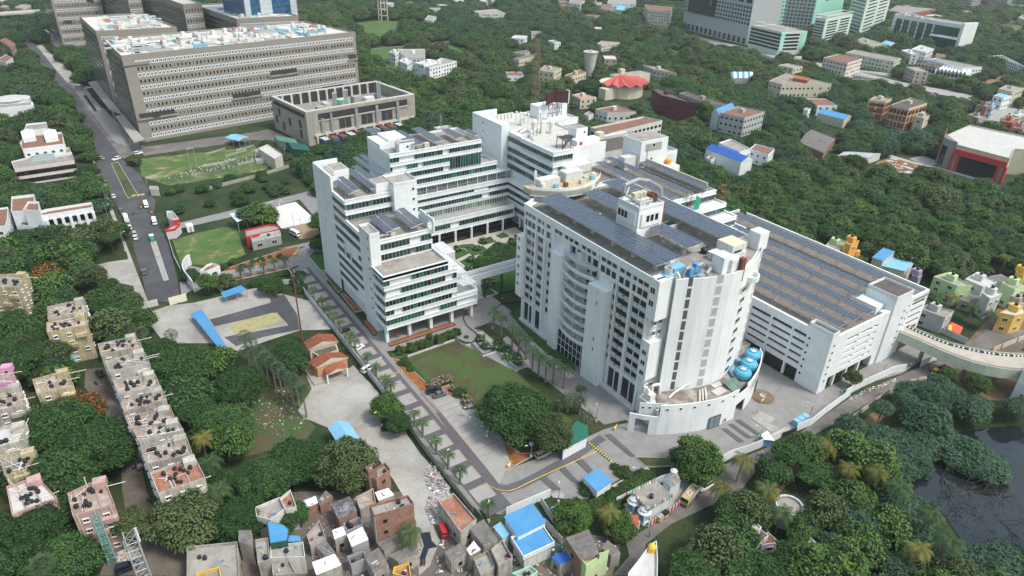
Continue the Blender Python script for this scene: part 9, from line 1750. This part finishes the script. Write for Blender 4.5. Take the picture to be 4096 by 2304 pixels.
def car(kind,col,p,dirp,lB,gP=None):
 """p: plan position; dirp: a point the car faces"""
 a=math.atan2(dirp[1]-p[1],dirp[0]-p[0]);b,g_,r,pi_,L,w=lib(kind,col);e=bD.objects.new('parked_car',None);e.location=(p[0],p[1],.3);e.rotation_euler=(0,0,a);COL.objects.link(e);tagp(e,lB,'car',gP)
 def ch(n,m,l=(0,0,0),q=None):o=bD.objects.new(n,m);o.location=l;COL.objects.link(o);o.parent=q or e;return o
 ch('body',b);ch('cabin_glass',g_);ch('roof',r);ch('pillar',pi_)
 for x in(-L*.31,L*.31):
  for y in(-w+.08,w-.08):
   o=ch('wheel',WM['car'],(x,y,.33))
   if not gP:ch('rim',RIMM,(0,0,0),o)
 for y in(-w*.7,w*.7):ch('headlight',LMH,(L/2-.05,y,.66));ch('tail_light',LMT,(-L/2+.04,y,.72))
 return e
rd=lambda x,y:tp(0,1,x,y)
CARS=[('suv','black',tp(1,2,1790,1050),tp(1,2,1860,1030),'black suv parked at the end of the paved bays'),('sedan','grey',tp(1,2,1850,1088),tp(1,2,1920,1065),'grey sedan parked beside the black suv'),('suv','beige',V2(762,285),V2(810,262),'old grey van parked under the olive tree'),('van','red',tp(1,3,1880,1015),tp(1,3,1850,940),'bright red minivan beside the rubbish heap and puddle'),('suv','white',tp(2,3,1935,570),tp(2,3,1880,600),'white suv on the village road beside the temple'),('sedan','black',tp(1,2,890,450),tp(1,2,940,430),'dark car under the street palms nearest the stepped office'),('sedan','white',tp(1,2,1030,620),tp(1,2,1070,600),'white car half hidden under the street palms'),('van','white',tp(1,2,1120,840),tp(1,2,1150,820),'white van behind the palms by the soil planter'),('sedan','grey',rd(1455,1305),rd(1440,1250),'dark grey car alone on the lower main road'),('sedan','white',rd(1145,540),rd(1130,500),'white car on the main road below the long median'),('sedan','silver',rd(1020,155),rd(980,145),'silver car crossing at the upper junction'),('suv','grey',rd(1222,685),rd(1205,640),'dark suv at the head of the parked line on the main road'),('sedan','white',rd(1255,730),rd(1235,700),'white car behind the dark suv in the parked line'),('suv','silver',rd(1295,815),rd(1285,780),'silver car behind the white minibus in the parked line'),('sedan','white',rd(1308,855),rd(1295,825),'white car at the end of the upper parked group'),('suv','silver',rd(1355,920),rd(1345,890),'silver car of the lower parked pair'),('sedan','white',rd(1365,958),rd(1352,925),'white car of the lower parked pair'),('suv','white',rd(1175,165),rd(1130,180),'white suv at the median tip near the junction'),('suv','white',rd(1395,108),rd(1430,100),'white suv near the brown block kerb'),('sedan','black',tp(0,2,1010,880),tp(0,2,985,850),'dark car parked in the lane beside the row of flats'),('sedan','grey',tp(0,3,1405,345),tp(0,3,1385,300),'car under a grey cover in the lane'),('suv','navy',tp(0,3,1290,1385),tp(0,3,1360,1360),'dark blue suv beside the brick rubble at the bottom'),('suv','white',tp(0,0,890,895),tp(0,0,920,890),'white suv in front of the brown block canopy'),('sedan','silver',tp(0,0,628,940),tp(0,0,620,920),'grey car beside the left wood on the far road'),('sedan','white',tp(0,0,683,955),tp(0,0,675,930),'white car on the far road near the service junction'),('sedan','silver',tp(0,0,828,1345),tp(0,0,835,1370),'silver car on the road under the street lamps')]
for k,c,p,q,lab in CARS:car(k,c,p,q,lab)
g=random.Random(21)
hw=[tp(2,0,1900,440),tp(2,0,2300,510),tp(2,0,2576,600),tp(3,0,350,660),tp(3,0,700,755),tp(3,0,1000,815),tp(3,0,1250,890),tp(3,0,1650,970),tp(3,0,2000,1030)]
for i in rG(64):
 j=g.randrange(len(hw)-1)if i<34 else g.choice((5,6,7));a,b=Vc(hw[j][:2]),Vc(hw[j+1][:2]);p=a.lerp(b,g.random());e=(b-a).normalized();o=Vc((-e.y,e.x))*g.choice((-6.5,-3,3,6.5));p=p+o
 car(g.choice(('sedan','suv','van')),g.choice(('white','white','silver','grey','red')),p,p+e,'small car among the traffic on the distant highway','cars on the distant highway')
def boxcar(name,lB,cat,p,d,L,w,parts,wm='big'):
 a=math.atan2(d[1]-p[1],d[0]-p[0]);e=bD.objects.new(name,None);e.location=(p[0],p[1],.28);e.rotation_euler=(0,0,a);COL.objects.link(e);tagp(e,lB,cat)
 for nm,mb,m in parts:o=bD.objects.new(nm,mb.mesh(nm,[m]));COL.objects.link(o);o.parent=e
 for x in(-L*.3,L*.32):
  for y in(-w,w):o=bD.objects.new('wheel',WM[wm]);o.location=(x,y*.88,.45 if wm=='big' else.32);COL.objects.link(o);o.parent=e
def minibus(lab,p,d,col=Wh):boxcar('minibus',lab,'minibus',p,d,5.4,1.0,[('body',loft([(-2.7,.95,.4,2.3,.8),(1.9,.95,.4,2.3,.8),(2.6,.9,.4,1.2,.8),(2.75,.8,.5,.95,.7)]),col),('window_band',MB().box(-2.4,-.97,1.35,1.8,.97,1.95),GLB),('windscreen',MB().sH((1.95,-.78,2.15),(2.62,-.8,1.25),(2.62,.8,1.25),(1.95,.78,2.15),.05),GLB)])
minibus('white minibus standing across from the parked line at the junction',rd(1475,635),rd(1490,680));minibus('white minibus inside the parked line on the main road',rd(1275,770),rd(1265,740));minibus('red and white ambulance beside the round tree',rd(1560,805),rd(1570,840));minibus('white and blue bus parked beside the red building',tp(1,1,400,925),tp(1,1,440,945))
def truck(lab,p,d,cabc,bedc):boxcar('truck',lab,'truck',p,d,6.4,1.15,[('cab',loft([(1.5,1.1,.5,2.5,1.0),(2.9,1.1,.5,2.4,1.0),(3.2,1.05,.5,1.5,1.0)]),cabc),('windscreen',MB().sH((2.95,-.95,2.3),(3.22,-.98,1.5),(3.22,.98,1.5),(2.95,.95,2.3),.05),GLB),('bed',MB().rN([(-3.2,-1.1),(1.3,-1.1),(1.3,1.1),(-3.2,1.1)],.8,2.2,.1).box(-3.1,-1,.8,1.2,1,1.0),bedc),('chassis',MB().box(-3.2,-.5,.45,3,.5,.8),sD)])
truck('white cabbed tipper truck with dark bed on the dirt track',tp(3,2,1360,1150),tp(3,2,1290,1190),Wh,sD);truck('yellow truck under the ramp beside the small bright tree',Z10(905,650),Z10(870,665),YEL,RUST);truck('old yellow green truck parked at the temple fence',tp(2,3,1780,680),tp(2,3,1740,730),pT('khaki_yellow',(.42,.36,.16),.2,1),cP)
def rick(lab,p,d,c=None):boxcar('auto_rickshaw',lab,'auto rickshaw',p,d,2.6,.6,[('body',loft([(-1.2,.6,.3,.9,.6),(.4,.6,.3,.9,.55),(1.2,.25,.35,.9,.2)]),YEL),('canopy',loft([(-1.15,.6,.9,1.65,.5),(.3,.6,.9,1.7,.5),(.9,.4,.9,1.1,.3)]),c or bP)],'bike')
for x,y,lab in((950,200,'auto rickshaw beside the yellow barriers on the main road'),(1058,380,'auto rickshaw at the left kerb of the main road'),(1420,645,'auto rickshaw beside the white minibus'),(1523,695,'green topped auto rickshaw at the junction corner')):rick(lab,rd(x,y),rd(x+10,y+60))
rick('auto rickshaw parked in the lane by the bare tree',tp(0,3,1350,1020),tp(0,3,1370,980));rick('cycle cart with grey canopy at the temple fence',tp(2,3,1490,890),tp(2,3,1540,850),gY);rick('auto rickshaw with black canopy at the temple fence',tp(2,3,1545,850),tp(2,3,1590,820));rick('orange auto rickshaw on the far left road',tp(0,0,290,470),tp(0,0,310,500))
MOT=[(n,mb.mesh(n,[m]))for n,mb,m in(('frame',loft([(-.75,.1,.4,.7,.08),(-.2,.16,.35,.85,.12),(.35,.14,.4,.95,.1),(.7,.06,.4,.8,.05)]),pT('bike_dark',(.03,.03,.05),.2,2,.3)),('seat',MB().box(-.7,-.13,.78,.1,.13,.9),bP),('handlebar',MB().tube((.45,-.35,1.05),(.45,.35,1.05),.03,n=4),sD))]
def moto(p,a,lB,gP=None):
 e=bD.objects.new('motorcycle',None);e.location=(p[0],p[1],.28);e.rotation_euler=(0,0,a);COL.objects.link(e);tagp(e,lB,'motorcycle',gP)
 for n,m in MOT:o=bD.objects.new(n,m);COL.objects.link(o);o.parent=e
 for x in(-.6,.65):o=bD.objects.new('wheel',WM['bike']);o.location=(x,0,.3);COL.objects.link(o);o.parent=e
for i in rG(44):
 u=(i//2)/21;s_=i%2;x=(860+u*105 if s_==0 else 930+u*110);y=(975+u*150 if s_==0 else 965+u*125);moto(tp(0,0,x,y),.3,'parked motorcycle in the rows before the brown block canopy','motorcycles parked before the canopy')
for p,a,lab in((tp(0,1,1347,715),1.2,'motorcycle riding through the middle of the junction'),(Z10(848,642),.9,'motorcycle on the road below the ramp'),(V4(730,690),.8,'motorcycle on the village road beside the rubble'),(V4(662,790),.8,'motorcycle on the village road ahead of the lone palm'),(tp(0,2,968,975),2,'red motorcycle in the lane beside the orange flowers'),(tp(0,3,1295,110),2,'motorcycle under the trees in the lane'),(tp(0,3,1360,270),2,'motorcycle ahead of the covered car'),(tp(0,3,1505,710),2,'motorcycle at the wall of the row of flats'),(tp(1,3,1670,1330),1,'motorcycle below the puddle, first'),(tp(1,3,1700,1325),1.1,'motorcycle below the puddle, second'),(tp(1,3,850,1200),2,'motorcycle in the slum lane beside the white roofs')):moto(p,a,lab)
def person_mesh():
 me=bD.meshes.new('person');P={'pel':(0,0,.95,.15),'ch':(0,0,1.3,.17),'ne':(0,0,1.48,.07),'hd':(0,.01,1.6,.105),'ht':(0,.01,1.72,.08),'ls':(-.19,0,1.4,.07),'le':(-.26,-.03,1.12,.05),'lh':(-.25,.1,.88,.04),'rs':(.19,0,1.4,.07),'re':(.27,0,1.12,.05),'rh':(.28,.08,.86,.04),'lt':(-.1,0,.88,.1),'lk':(-.11,.08,.5,.07),'lf':(-.11,-.02,.08,.055),'lo':(-.11,.14,.04,.045),'rt':(.1,0,.88,.1),'rk':(.11,-.04,.5,.07),'rf':(.11,-.18,.09,.055),'ro':(.11,-.04,.04,.045)}
 E_=[('pel','ch'),('ch','ne'),('ne','hd'),('hd','ht'),('ch','ls'),('ls','le'),('le','lh'),('ch','rs'),('rs','re'),('re','rh'),('pel','lt'),('lt','lk'),('lk','lf'),('lf','lo'),('pel','rt'),('rt','rk'),('rk','rf'),('rf','ro')]
 ks=list(P);me.from_pydata([P[k][:3]for k in ks],[(ks.index(a),ks.index(b))for a,b in E_],[]);o=bD.objects.new('tmp',me);COL.objects.link(o);m=o.modifiers.new('s','SKIN');m.use_smooth_shade=True
 for i,k in eN(ks):me.skin_vertices[0].data[i].radius=(P[k][3],)*2
 me.skin_vertices[0].data[0].use_root=True;o.modifiers.new('d','SUBSURF').levels=1;dg=bpy.context.evaluated_depsgraph_get();r=bD.meshes.new_from_object(o.evaluated_get(dg));bD.objects.remove(o);return r
PMs=[];base=person_mesh();SKIN=pT('skin',(.2,.1,.06),.1,2);
for sh,tr in(((.65,.66,.68),(.05,.06,.1)),((.3,.05,.08),(.1,.09,.08)),((.1,.2,.4),(.04,.04,.05))):
 m=base.copy();m.materials.clear();[m.materials.append(x)for x in(pT('shirt_%.2f'%sh[0],sh,.1,2),pT('trousers_%.2f'%tr[0],tr,.1,2),SKIN,pT('hair',(.012,.01,.009),.1,2))]
 for f in m.polygons:z=f.center.z;f.material_index=1 if z<.97 and abs(f.center.x)<.22 else 3 if z>1.66 or(z>1.56 and f.center.y<-.02)else 2 if z>1.47 or(abs(f.center.x)>.2 and z<1.05)else 0
 PMs.append(m)
for i,(p,a,z,lab)in eN(((V4(676,320),1,.3,'person in a white shirt walking beside the pale slab'),(V4(390,408),2,.3,'person in white at the brick entrance, left of two'),(V4(410,405),2.4,.3,'person in dark clothes at the brick entrance'),(C4(748,65),1,.3,'person in white walking on the driveway loop'),(C4(755,468),.5,.3,'person in dark red beside the planters'),(C3(680,530),1.5,10.3,'person crossing the footbridge'),(V3(500,490),0,.3,'guard standing behind the curved entrance wall'),(V3(578,440),0,.3,'person in blue at the gatehouse door'),(Z10(435,695),1,.3,'person standing beside the wall near the thin tree'),(Z10(714,600),1,.3,'person near the ramp gap, left of two'),(Z10(748,605),1,.3,'person near the ramp gap, right of two'),(tp(2,3,1378,1060),1,.3,'person in dark clothes walking on the village road'),(tp(1,1,578,515),1,.3,'person in white walking on the rear street'),(tp(0,3,1475,850),1,.3,'person walking in the middle of the lane'),(tp(0,3,1358,385),1,.3,'person beside the covered car'),(tp(0,1,2145,795),1,.3,'person in black on the rear street'))):
 o=bD.objects.new('person',PMs[i%3 if 'white' not in lab else 0]);o.location=(p[0],p[1],z-.02);o.rotation_euler=(0,0,a);COL.objects.link(o);tagp(o,lab,'person')
def lamp(p,h,d,lB,gP,solar_=False,twin=False):
 e=T('street_lamp',lB,'street lamp',(p[0],p[1],.1),gP);e.add('pole',MB().tube((p[0],p[1],0),(p[0],p[1],h),.09,.06,7),sT if h>5 or solar_ else sD);a,b=math.cos(d),math.sin(d);e.add('arm',MB().tube((p[0],p[1],h),(p[0]+a*1.3,p[1]+b*1.3,h+.3),.04,n=5),sT);e.add('lamp_head',MB().oB((p[0]+a*1.5,p[1]+b*1.5),(a,b),(-b,a),.35,.13,h+.25,h+.38),AWN);e.add('base',MB().lA((p[0],p[1],.1),[(.32,0),(.3,.8)],10),Wh if solar_ else cL)
 if solar_:e.add('solar_panel',MB().sH((p[0]-.7,p[1]-.5,h+.3),(p[0]+.7,p[1]-.5,h+.3),(p[0]+.7,p[1]+.4,h+.8),(p[0]-.7,p[1]+.4,h+.8),.05),SOLAR)
for i,p in eN((V1(1165,670),V1(1330,810),V2(402,160),V2(686,290))):lamp(p,4.2,3.0,('solar lamp beside the oleanders','solar lamp at the rain tree edge','solar lamp halfway along the rain tree bed','solar lamp behind the parked grey van')[i],'solar lamps round the rain tree',True)
for i,(p,d)in eN(((V1(265,225),0),(V1(310,740),3),(V2(132,365),.5),(V2(412,710),1),(V2(862,585),1),(V2(1375,460),2.5),(V4(695,565),2),(V4(1115,365),2),(V4(125,600),2),(Z10(530,665),2),(V3(1040,410),2),(C4(655,330),1),(tp(2,2,845,1350),1))):lamp(p,5,d,'%s slim dark lamp post of the campus, counted from the tiled bungalows'%ORD[i],'campus lamp posts')
for i,(x,y,c)in eN(((750,1390,0),(765,1370,0),(1075,590,1),(1100,790,1),(1260,1080,1),(230,770,4),(385,840,4),(460,900,4),(150,740,4),(0,0,5))):
 p=tp(0,0,x,y)if c==0 else tp(0,1,x,y)if c==1 else tp(1,1,x,y)if c==4 else tp(3,2,1500,1130);lamp(p,8 if c<4 else 7,.3 if c else 2.6,('first','second','third','fourth','fifth')[i%5]+(' tall street lamp of the main road' if c<4 else ' floodlight pole round the basketball court' if c==4 else ' lamp post over the dirt track'),'tall lamps')
x=T('steel_pole','tall rusty steel pole rising beside the depot road','pole',tp(1,2,470,530));p=tp(1,2,468,530);x.add('shaft',MB().tube((p[0],p[1],0),(p[0],p[1],27),.3,.18,8),RUST)
x=T('basketball_hoop','white basketball hoop stand at the far end of the court','hoop',tp(1,1,238,628));p=tp(1,1,238,628);x.add('stand',MB().pH([(p[0],p[1],0),(p[0],p[1],2.6),(p[0]+.8,p[1]-.6,3.4)],.15,6),Wh);x.b('backboard',Wh,p[0]+.2,p[1]-1.4,2.9,p[0]+.3,p[1]+.4,4)
q=lattice('lattice_mast','galvanised telecom lattice mast at the bottom beside the lane',*tp(0,3,1500,1600,0)[:2],2.4,2.0,17,0,sT,9);c=tp(0,3,1500,1600)
for k,(dx,dy,z)in eN(((1.4,-.6,14.5),(-1.2,-.7,14.2),(-1,-1,11.5),(1.3,.8,15))):q.b('antenna',Wh,c[0]+dx-.14,c[1]+dy-.1,z,c[0]+dx+.14,c[1]+dy+.1,z+2.0)
s=lattice('scaffold_mast','leaning teal and white scaffold mast beside the pink flats',*tp(0,3,1130,1300)[:2],1.4,1.2,14,0,pT('teal_steel',(.15,.36,.33),.2,1),9)
def gantry(p,q,h,lB):
 t=T('substation_gantry',lB,'gantry',p,'steel gantries of the substation');p,q=Vc(p[:2]),Vc(q[:2]);mb=MB()
 for c in(p,q):
  for s_ in(-.5,.5):mb.tube((c.x+s_,c.y,0),(c.x,c.y,h),.08,n=4)
  for k in rG(6):mb.tube((c.x-.5+k*.08,c.y,h*k/6),(c.x+.5-k*.08,c.y,h*(k+1)/6),.05,n=3)
 t.add('leg',mb,sT);mb=MB();n=10
 for i in rG(n):a,b=p.lerp(q,i/n),p.lerp(q,(i+1)/n);mb.tube((*a,h),(*b,h-.7),.05,n=3).tube((*a,h-.7),(*b,h),.05,n=3)
 mb.tube((*p,h),(*q,h),.08,n=4).tube((*p,h-.7),(*q,h-.7),.08,n=4);t.add('beam',mb,sT)
for i,(a,b,h)in eN((((1930,290),(1990,270),13),((2100,240),(2290,180),8),((2180,330),(2400,270),7),((2300,260),(2500,200),8),((2400,200),(2576,150),8),((1480,410),(1600,390),4),((2050,330),(2200,300),6),((2420,330),(2576,290),7))):gantry(tp(0,1,*a),tp(0,1,*b),h,'%s grey steel gantry of the substation'%ORD[i])
t=T('substation_equipment','rows of grey and brown insulator stands in the substation yard','insulators',tp(0,1,2100,300));INS=MB().tube((0,0,0),(0,0,1.8),.09,n=4,m=0).lA((0,0,1.8),[(.1,0),(.2,.1),(.2,1.0),(.1,1.1)],6,m=1).mesh('insulator',[sT,pT('porcelain_brown',(.16,.1,.08),.2,2)]);INW=MB().tube((0,0,0),(0,0,1.6),.09,n=4,m=0).lA((0,0,1.6),[(.2,0),(.3,.2),(.28,.7)],6,m=1).mesh('insulator',[sT,AWN])
for r_ in rG(9):
 for k in rG(17):t.iN('insulator',g.choice((INS,INS,INW)),tp(0,1,1650+60*r_+46*k*1.0,400-8*r_-8.5*k-14*r_+g.uniform(-6,6)))
for i,(x,y)in eN(((30,200),(75,190),(15,110))):p=tp(1,1,x,y);w_=T('transformer',('grey finned transformer by the cream hall, first','grey finned transformer by the cream hall, second','transformer behind the finned pair')[i],'transformer',p);w_.add('tank',MB().box(p[0]-1.6,p[1]-1.2,0,p[0]+1.6,p[1]+1.2,2.8),pT('transformer_grey',(.3,.38,.4),.1,1));[w_.b('fin',AWN,p[0]-1.5+.5*k,p[1]-1.8,.4,p[0]-1.35+.5*k,p[1]-1.2,2.5)for k in rG(7)]
def bR(p,d,lab):
 t=T('barrier',lab,'barrier',p,'yellow barriers');a,b=math.cos(d),math.sin(d);mb=MB();
 for z in(.3,1.2):mb.oB(p,(a,b),(-b,a),.9,.05,z,z+.1)
 for s_ in(-.85,.85):mb.oB((p[0]+a*s_,p[1]+b*s_),(a,b),(-b,a),.05,.3,.2,1.3)
 t.add('frame',mb,YEL);t.add('sign_plate',MB().oB(p,(a,b),(-b,a),.55,.07,.6,1.0),Wh)
for p,d,lab in((V2(545,352),.3,'yellow barrier at the corner of the parking bays'),(V2(1230,110),.3,'yellow barrier by the path beside the guard office'),(V4(725,228),.2,'yellow barrier beside the open manhole'),(V3(1290,255),.2,'yellow barrier at the entrance street mouth'),(rd(1350,535),.4,'yellow barrier at the median end, first'),(rd(1400,530),.4,'yellow barrier at the median end, second'),(rd(1440,525),.4,'yellow barrier at the median end, third')):bR(p,d,lab)
p=V4(725,185);t=T('manhole','open round manhole in a heap of soil beside the podium','manhole',p);t.add('soil',MB().lA((p[0],p[1],.3),[(3.4,0),(2.4,.3),(1.0,.35),(1.0,.05)],18),G_DIRT);t.add('ring',MB().lA((p[0],p[1],.3),[(.9,0),(.9,.5),(.7,.5),(.7,.1)],16),cL)
for i,(x,y)in eN(((2130,280),(1430,500))):p=tp(1,2,x,y);t=T('sign_board',('red sign board beside the black edging','red sign board under the office columns')[i],'sign',p);t.b('post',sD,p[0]-.04,p[1]-.04,0,p[0]+.04,p[1]+.04,1.6);t.b('board',REDP,p[0]-.45,p[1]-.05,.9,p[0]+.45,p[1]+.05,1.7)
for i,p in eN((V4(680,525),V4(1400,150))):t=T('sign_board',('green sign board by the security cabin','green sign board under the thin tree')[i],'sign',p);t.b('post',sD,p[0]-.04,p[1]-.04,0,p[0]+.04,p[1]+.04,1.2);t.add('board',MB().box(p[0]-.5,p[1]-.05,1.0,p[0]+.5,p[1]+.05,2),pT('sign_green',(.02,.3,.1),.05))
p=rd(1535,970);t=T('sentry_box','green and white sentry box at the paved median tip','booth',p);t.add('booth',MB().box(p[0]-.7,p[1]-1,.2,p[0]+.7,p[1]+1,2.4),pT('sentry_green',(.05,.4,.2),.05));t.b('roof',Wh,p[0]-.85,p[1]-1.1,2.4,p[0]+.85,p[1]+1.1,2.55)
p=Z10(1010,350,2);t=T('awning','bright red and yellow awning beside the grey concrete house','awning',(p[0],p[1],0));t.add('cloth',MB().sH(Z10(960,350,2.4),Z10(1040,385,2.2),Z10(1060,340,2.6),Z10(985,305,3),.08),pT('awning_red',(.75,.1,.05),.1));t.add('yellow_strip',MB().sH(Z10(960,352,2.5),Z10(985,365,2.5),Z10(990,325,2.9),Z10(970,320,2.9),.08),YEL)
def hP(name,lB,poly,n,sd,mT,s=(.12,.4)):
 r=random.Random(sd);P=[Vc(p[:2])for p in poly];x0,x1=min(p.x for p in P),max(p.x for p in P);y0,y1=min(p.y for p in P),max(p.y for p in P);mb=MB();k=0;c=sum(P,Vc((0,0)))/len(P)
 while k<n:
  x,y=r.uniform(x0,x1),r.uniform(y0,y1)
  if not iP(x,y,P):n-=.3;continue
  a=r.uniform(0,3);q=r.uniform(*s);h=.12+max(0,.5-math.hypot(x-c.x,y-c.y)*.08)*r.random();mb.oB((x,y),(math.cos(a),math.sin(a)),(-math.sin(a),math.cos(a)),q,q*r.uniform(.3,.9),.1,h+r.uniform(.05,.25),r.randrange(len(mT)));k+=1
 o=sU(name,mb,mT,'stuff');o['label']=lB
RB=[cL,dW,pT('rubbish_grey',(.3,.29,.28),.3,2),pT('rubbish_brown',(.2,.16,.12),.2,2)]*2+[tW,pT('faded_rag',(.4,.2,.2),.3,2),pT('faded_blue_rag',(.2,.27,.38),.3,2)]
hP('rubbish','heap of mixed rubbish beside the orange terrace house',[tp(1,3,1740,660),tp(1,3,1830,690),tp(1,3,1930,850),tp(1,3,1870,940),tp(1,3,1770,930),tp(1,3,1720,780)],900,1,RB);hP('rubbish','scattered rubbish along the mossy boundary wall',[tp(1,3,1760,300),tp(1,3,1860,440),tp(1,3,1960,640),tp(1,3,1880,680),tp(1,3,1760,600),tp(1,3,1690,440)],300,2,RB)
hP('rubble','brick rubble at the end of the left lane',[tp(0,3,1180,1230),tp(0,3,1300,1180),tp(0,3,1400,1230),tp(0,3,1390,1330),tp(0,3,1200,1320)],500,3,[bK,cL,dW]);hP('litter','litter along the white compound wall on the village road',[V4(640,680),V4(720,640),V4(770,655),V4(700,730),V4(650,715)],160,4,RB,(.08,.25));hP('litter','litter under the compound wall near the garage',[tp(3,2,800,1120),tp(3,2,960,1040),tp(3,2,1280,920),tp(3,2,1290,945),tp(3,2,980,1070),tp(3,2,830,1150)],260,5,RB,(.08,.3));hP('litter','scraps of litter across the scrub clearing',SCR0,420,6,RB,(.06,.22));hP('litter','litter and cloth scraps on the slum ground',[tp(1,3,300,700),tp(1,3,1400,620),tp(1,3,1700,1000),tp(1,3,1600,1500),tp(1,3,100,1500)],700,7,RB,(.08,.3));hP('litter','things scattered between the shacks by the road',[tp(1,3,1850,1000),tp(2,3,300,1000),tp(2,3,1050,1100),tp(2,3,950,1500),tp(1,3,1800,1500)],700,8,RB,(.08,.4))
hP('soil_mound','mounds and planks on the building site',[tp(3,1,1060,260),tp(3,1,1250,150),tp(3,1,1500,220),tp(3,1,1430,320)],160,9,[gS,G_DIRT,cL,RUST],(.4,2.2))
def branchy(mb,p,d,L,r,n,g):
 q=p+d*L;mb.tube(tU(p),tU(q),r,r*.6,4,caps=False)
 if n:
  for k in rG(g.choice((2,3))):branchy(mb,p.lerp(q,g.uniform(.5,1)),(d+Vc((g.uniform(-.8,.8),g.uniform(-.8,.8),g.uniform(-.3,.45)))).normalized(),L*g.uniform(.55,.8),r*.6,n-1,g)
g=random.Random(5);mb=MB();PW=[tp(3,3,1480,430),tp(3,3,2300,200),tp(3,3,2576,600),tp(3,3,2200,1300),tp(3,3,1900,950),tp(3,3,1720,740)]
for i in rG(58):
 while True:
  x,y=g.uniform(min(p[0]for p in PW),max(p[0]for p in PW)),g.uniform(min(p[1]for p in PW),max(p[1]for p in PW))
  if iP(x,y,PW):break
 a=g.uniform(0,6.28);branchy(mb,Vc((x,y,0)),Vc((math.cos(a),math.sin(a),g.uniform(.15,.9))).normalized(),g.uniform(1.6,3.4),g.uniform(.07,.15),3,g)
o=sU('dead_branches',mb,DEADW,'stuff');o['label']='tangle of dead branches standing in the dark pond'
hm=bD.materials.new('haze');hm.use_nodes=True;nt=hm.node_tree;nt.nodes.clear();pv=nt.nodes.new('ShaderNodeVolumePrincipled');mo=nt.nodes.new('ShaderNodeOutputMaterial')
pv.inputs['Color'].default_value=(.86,.93,.96,1);pv.inputs['Density'].default_value=.00011;pv.inputs['Anisotropy'].default_value=.2;nt.links.new(pv.outputs[0],mo.inputs['Volume'])
hb=MB().box(-5200,-3200,-1.06,7200,8200,140);o=solo('haze',hb,hm,'thin pale haze over the whole city','haze',loc=(0,0,0));o['kind']='stuff';del o['category']
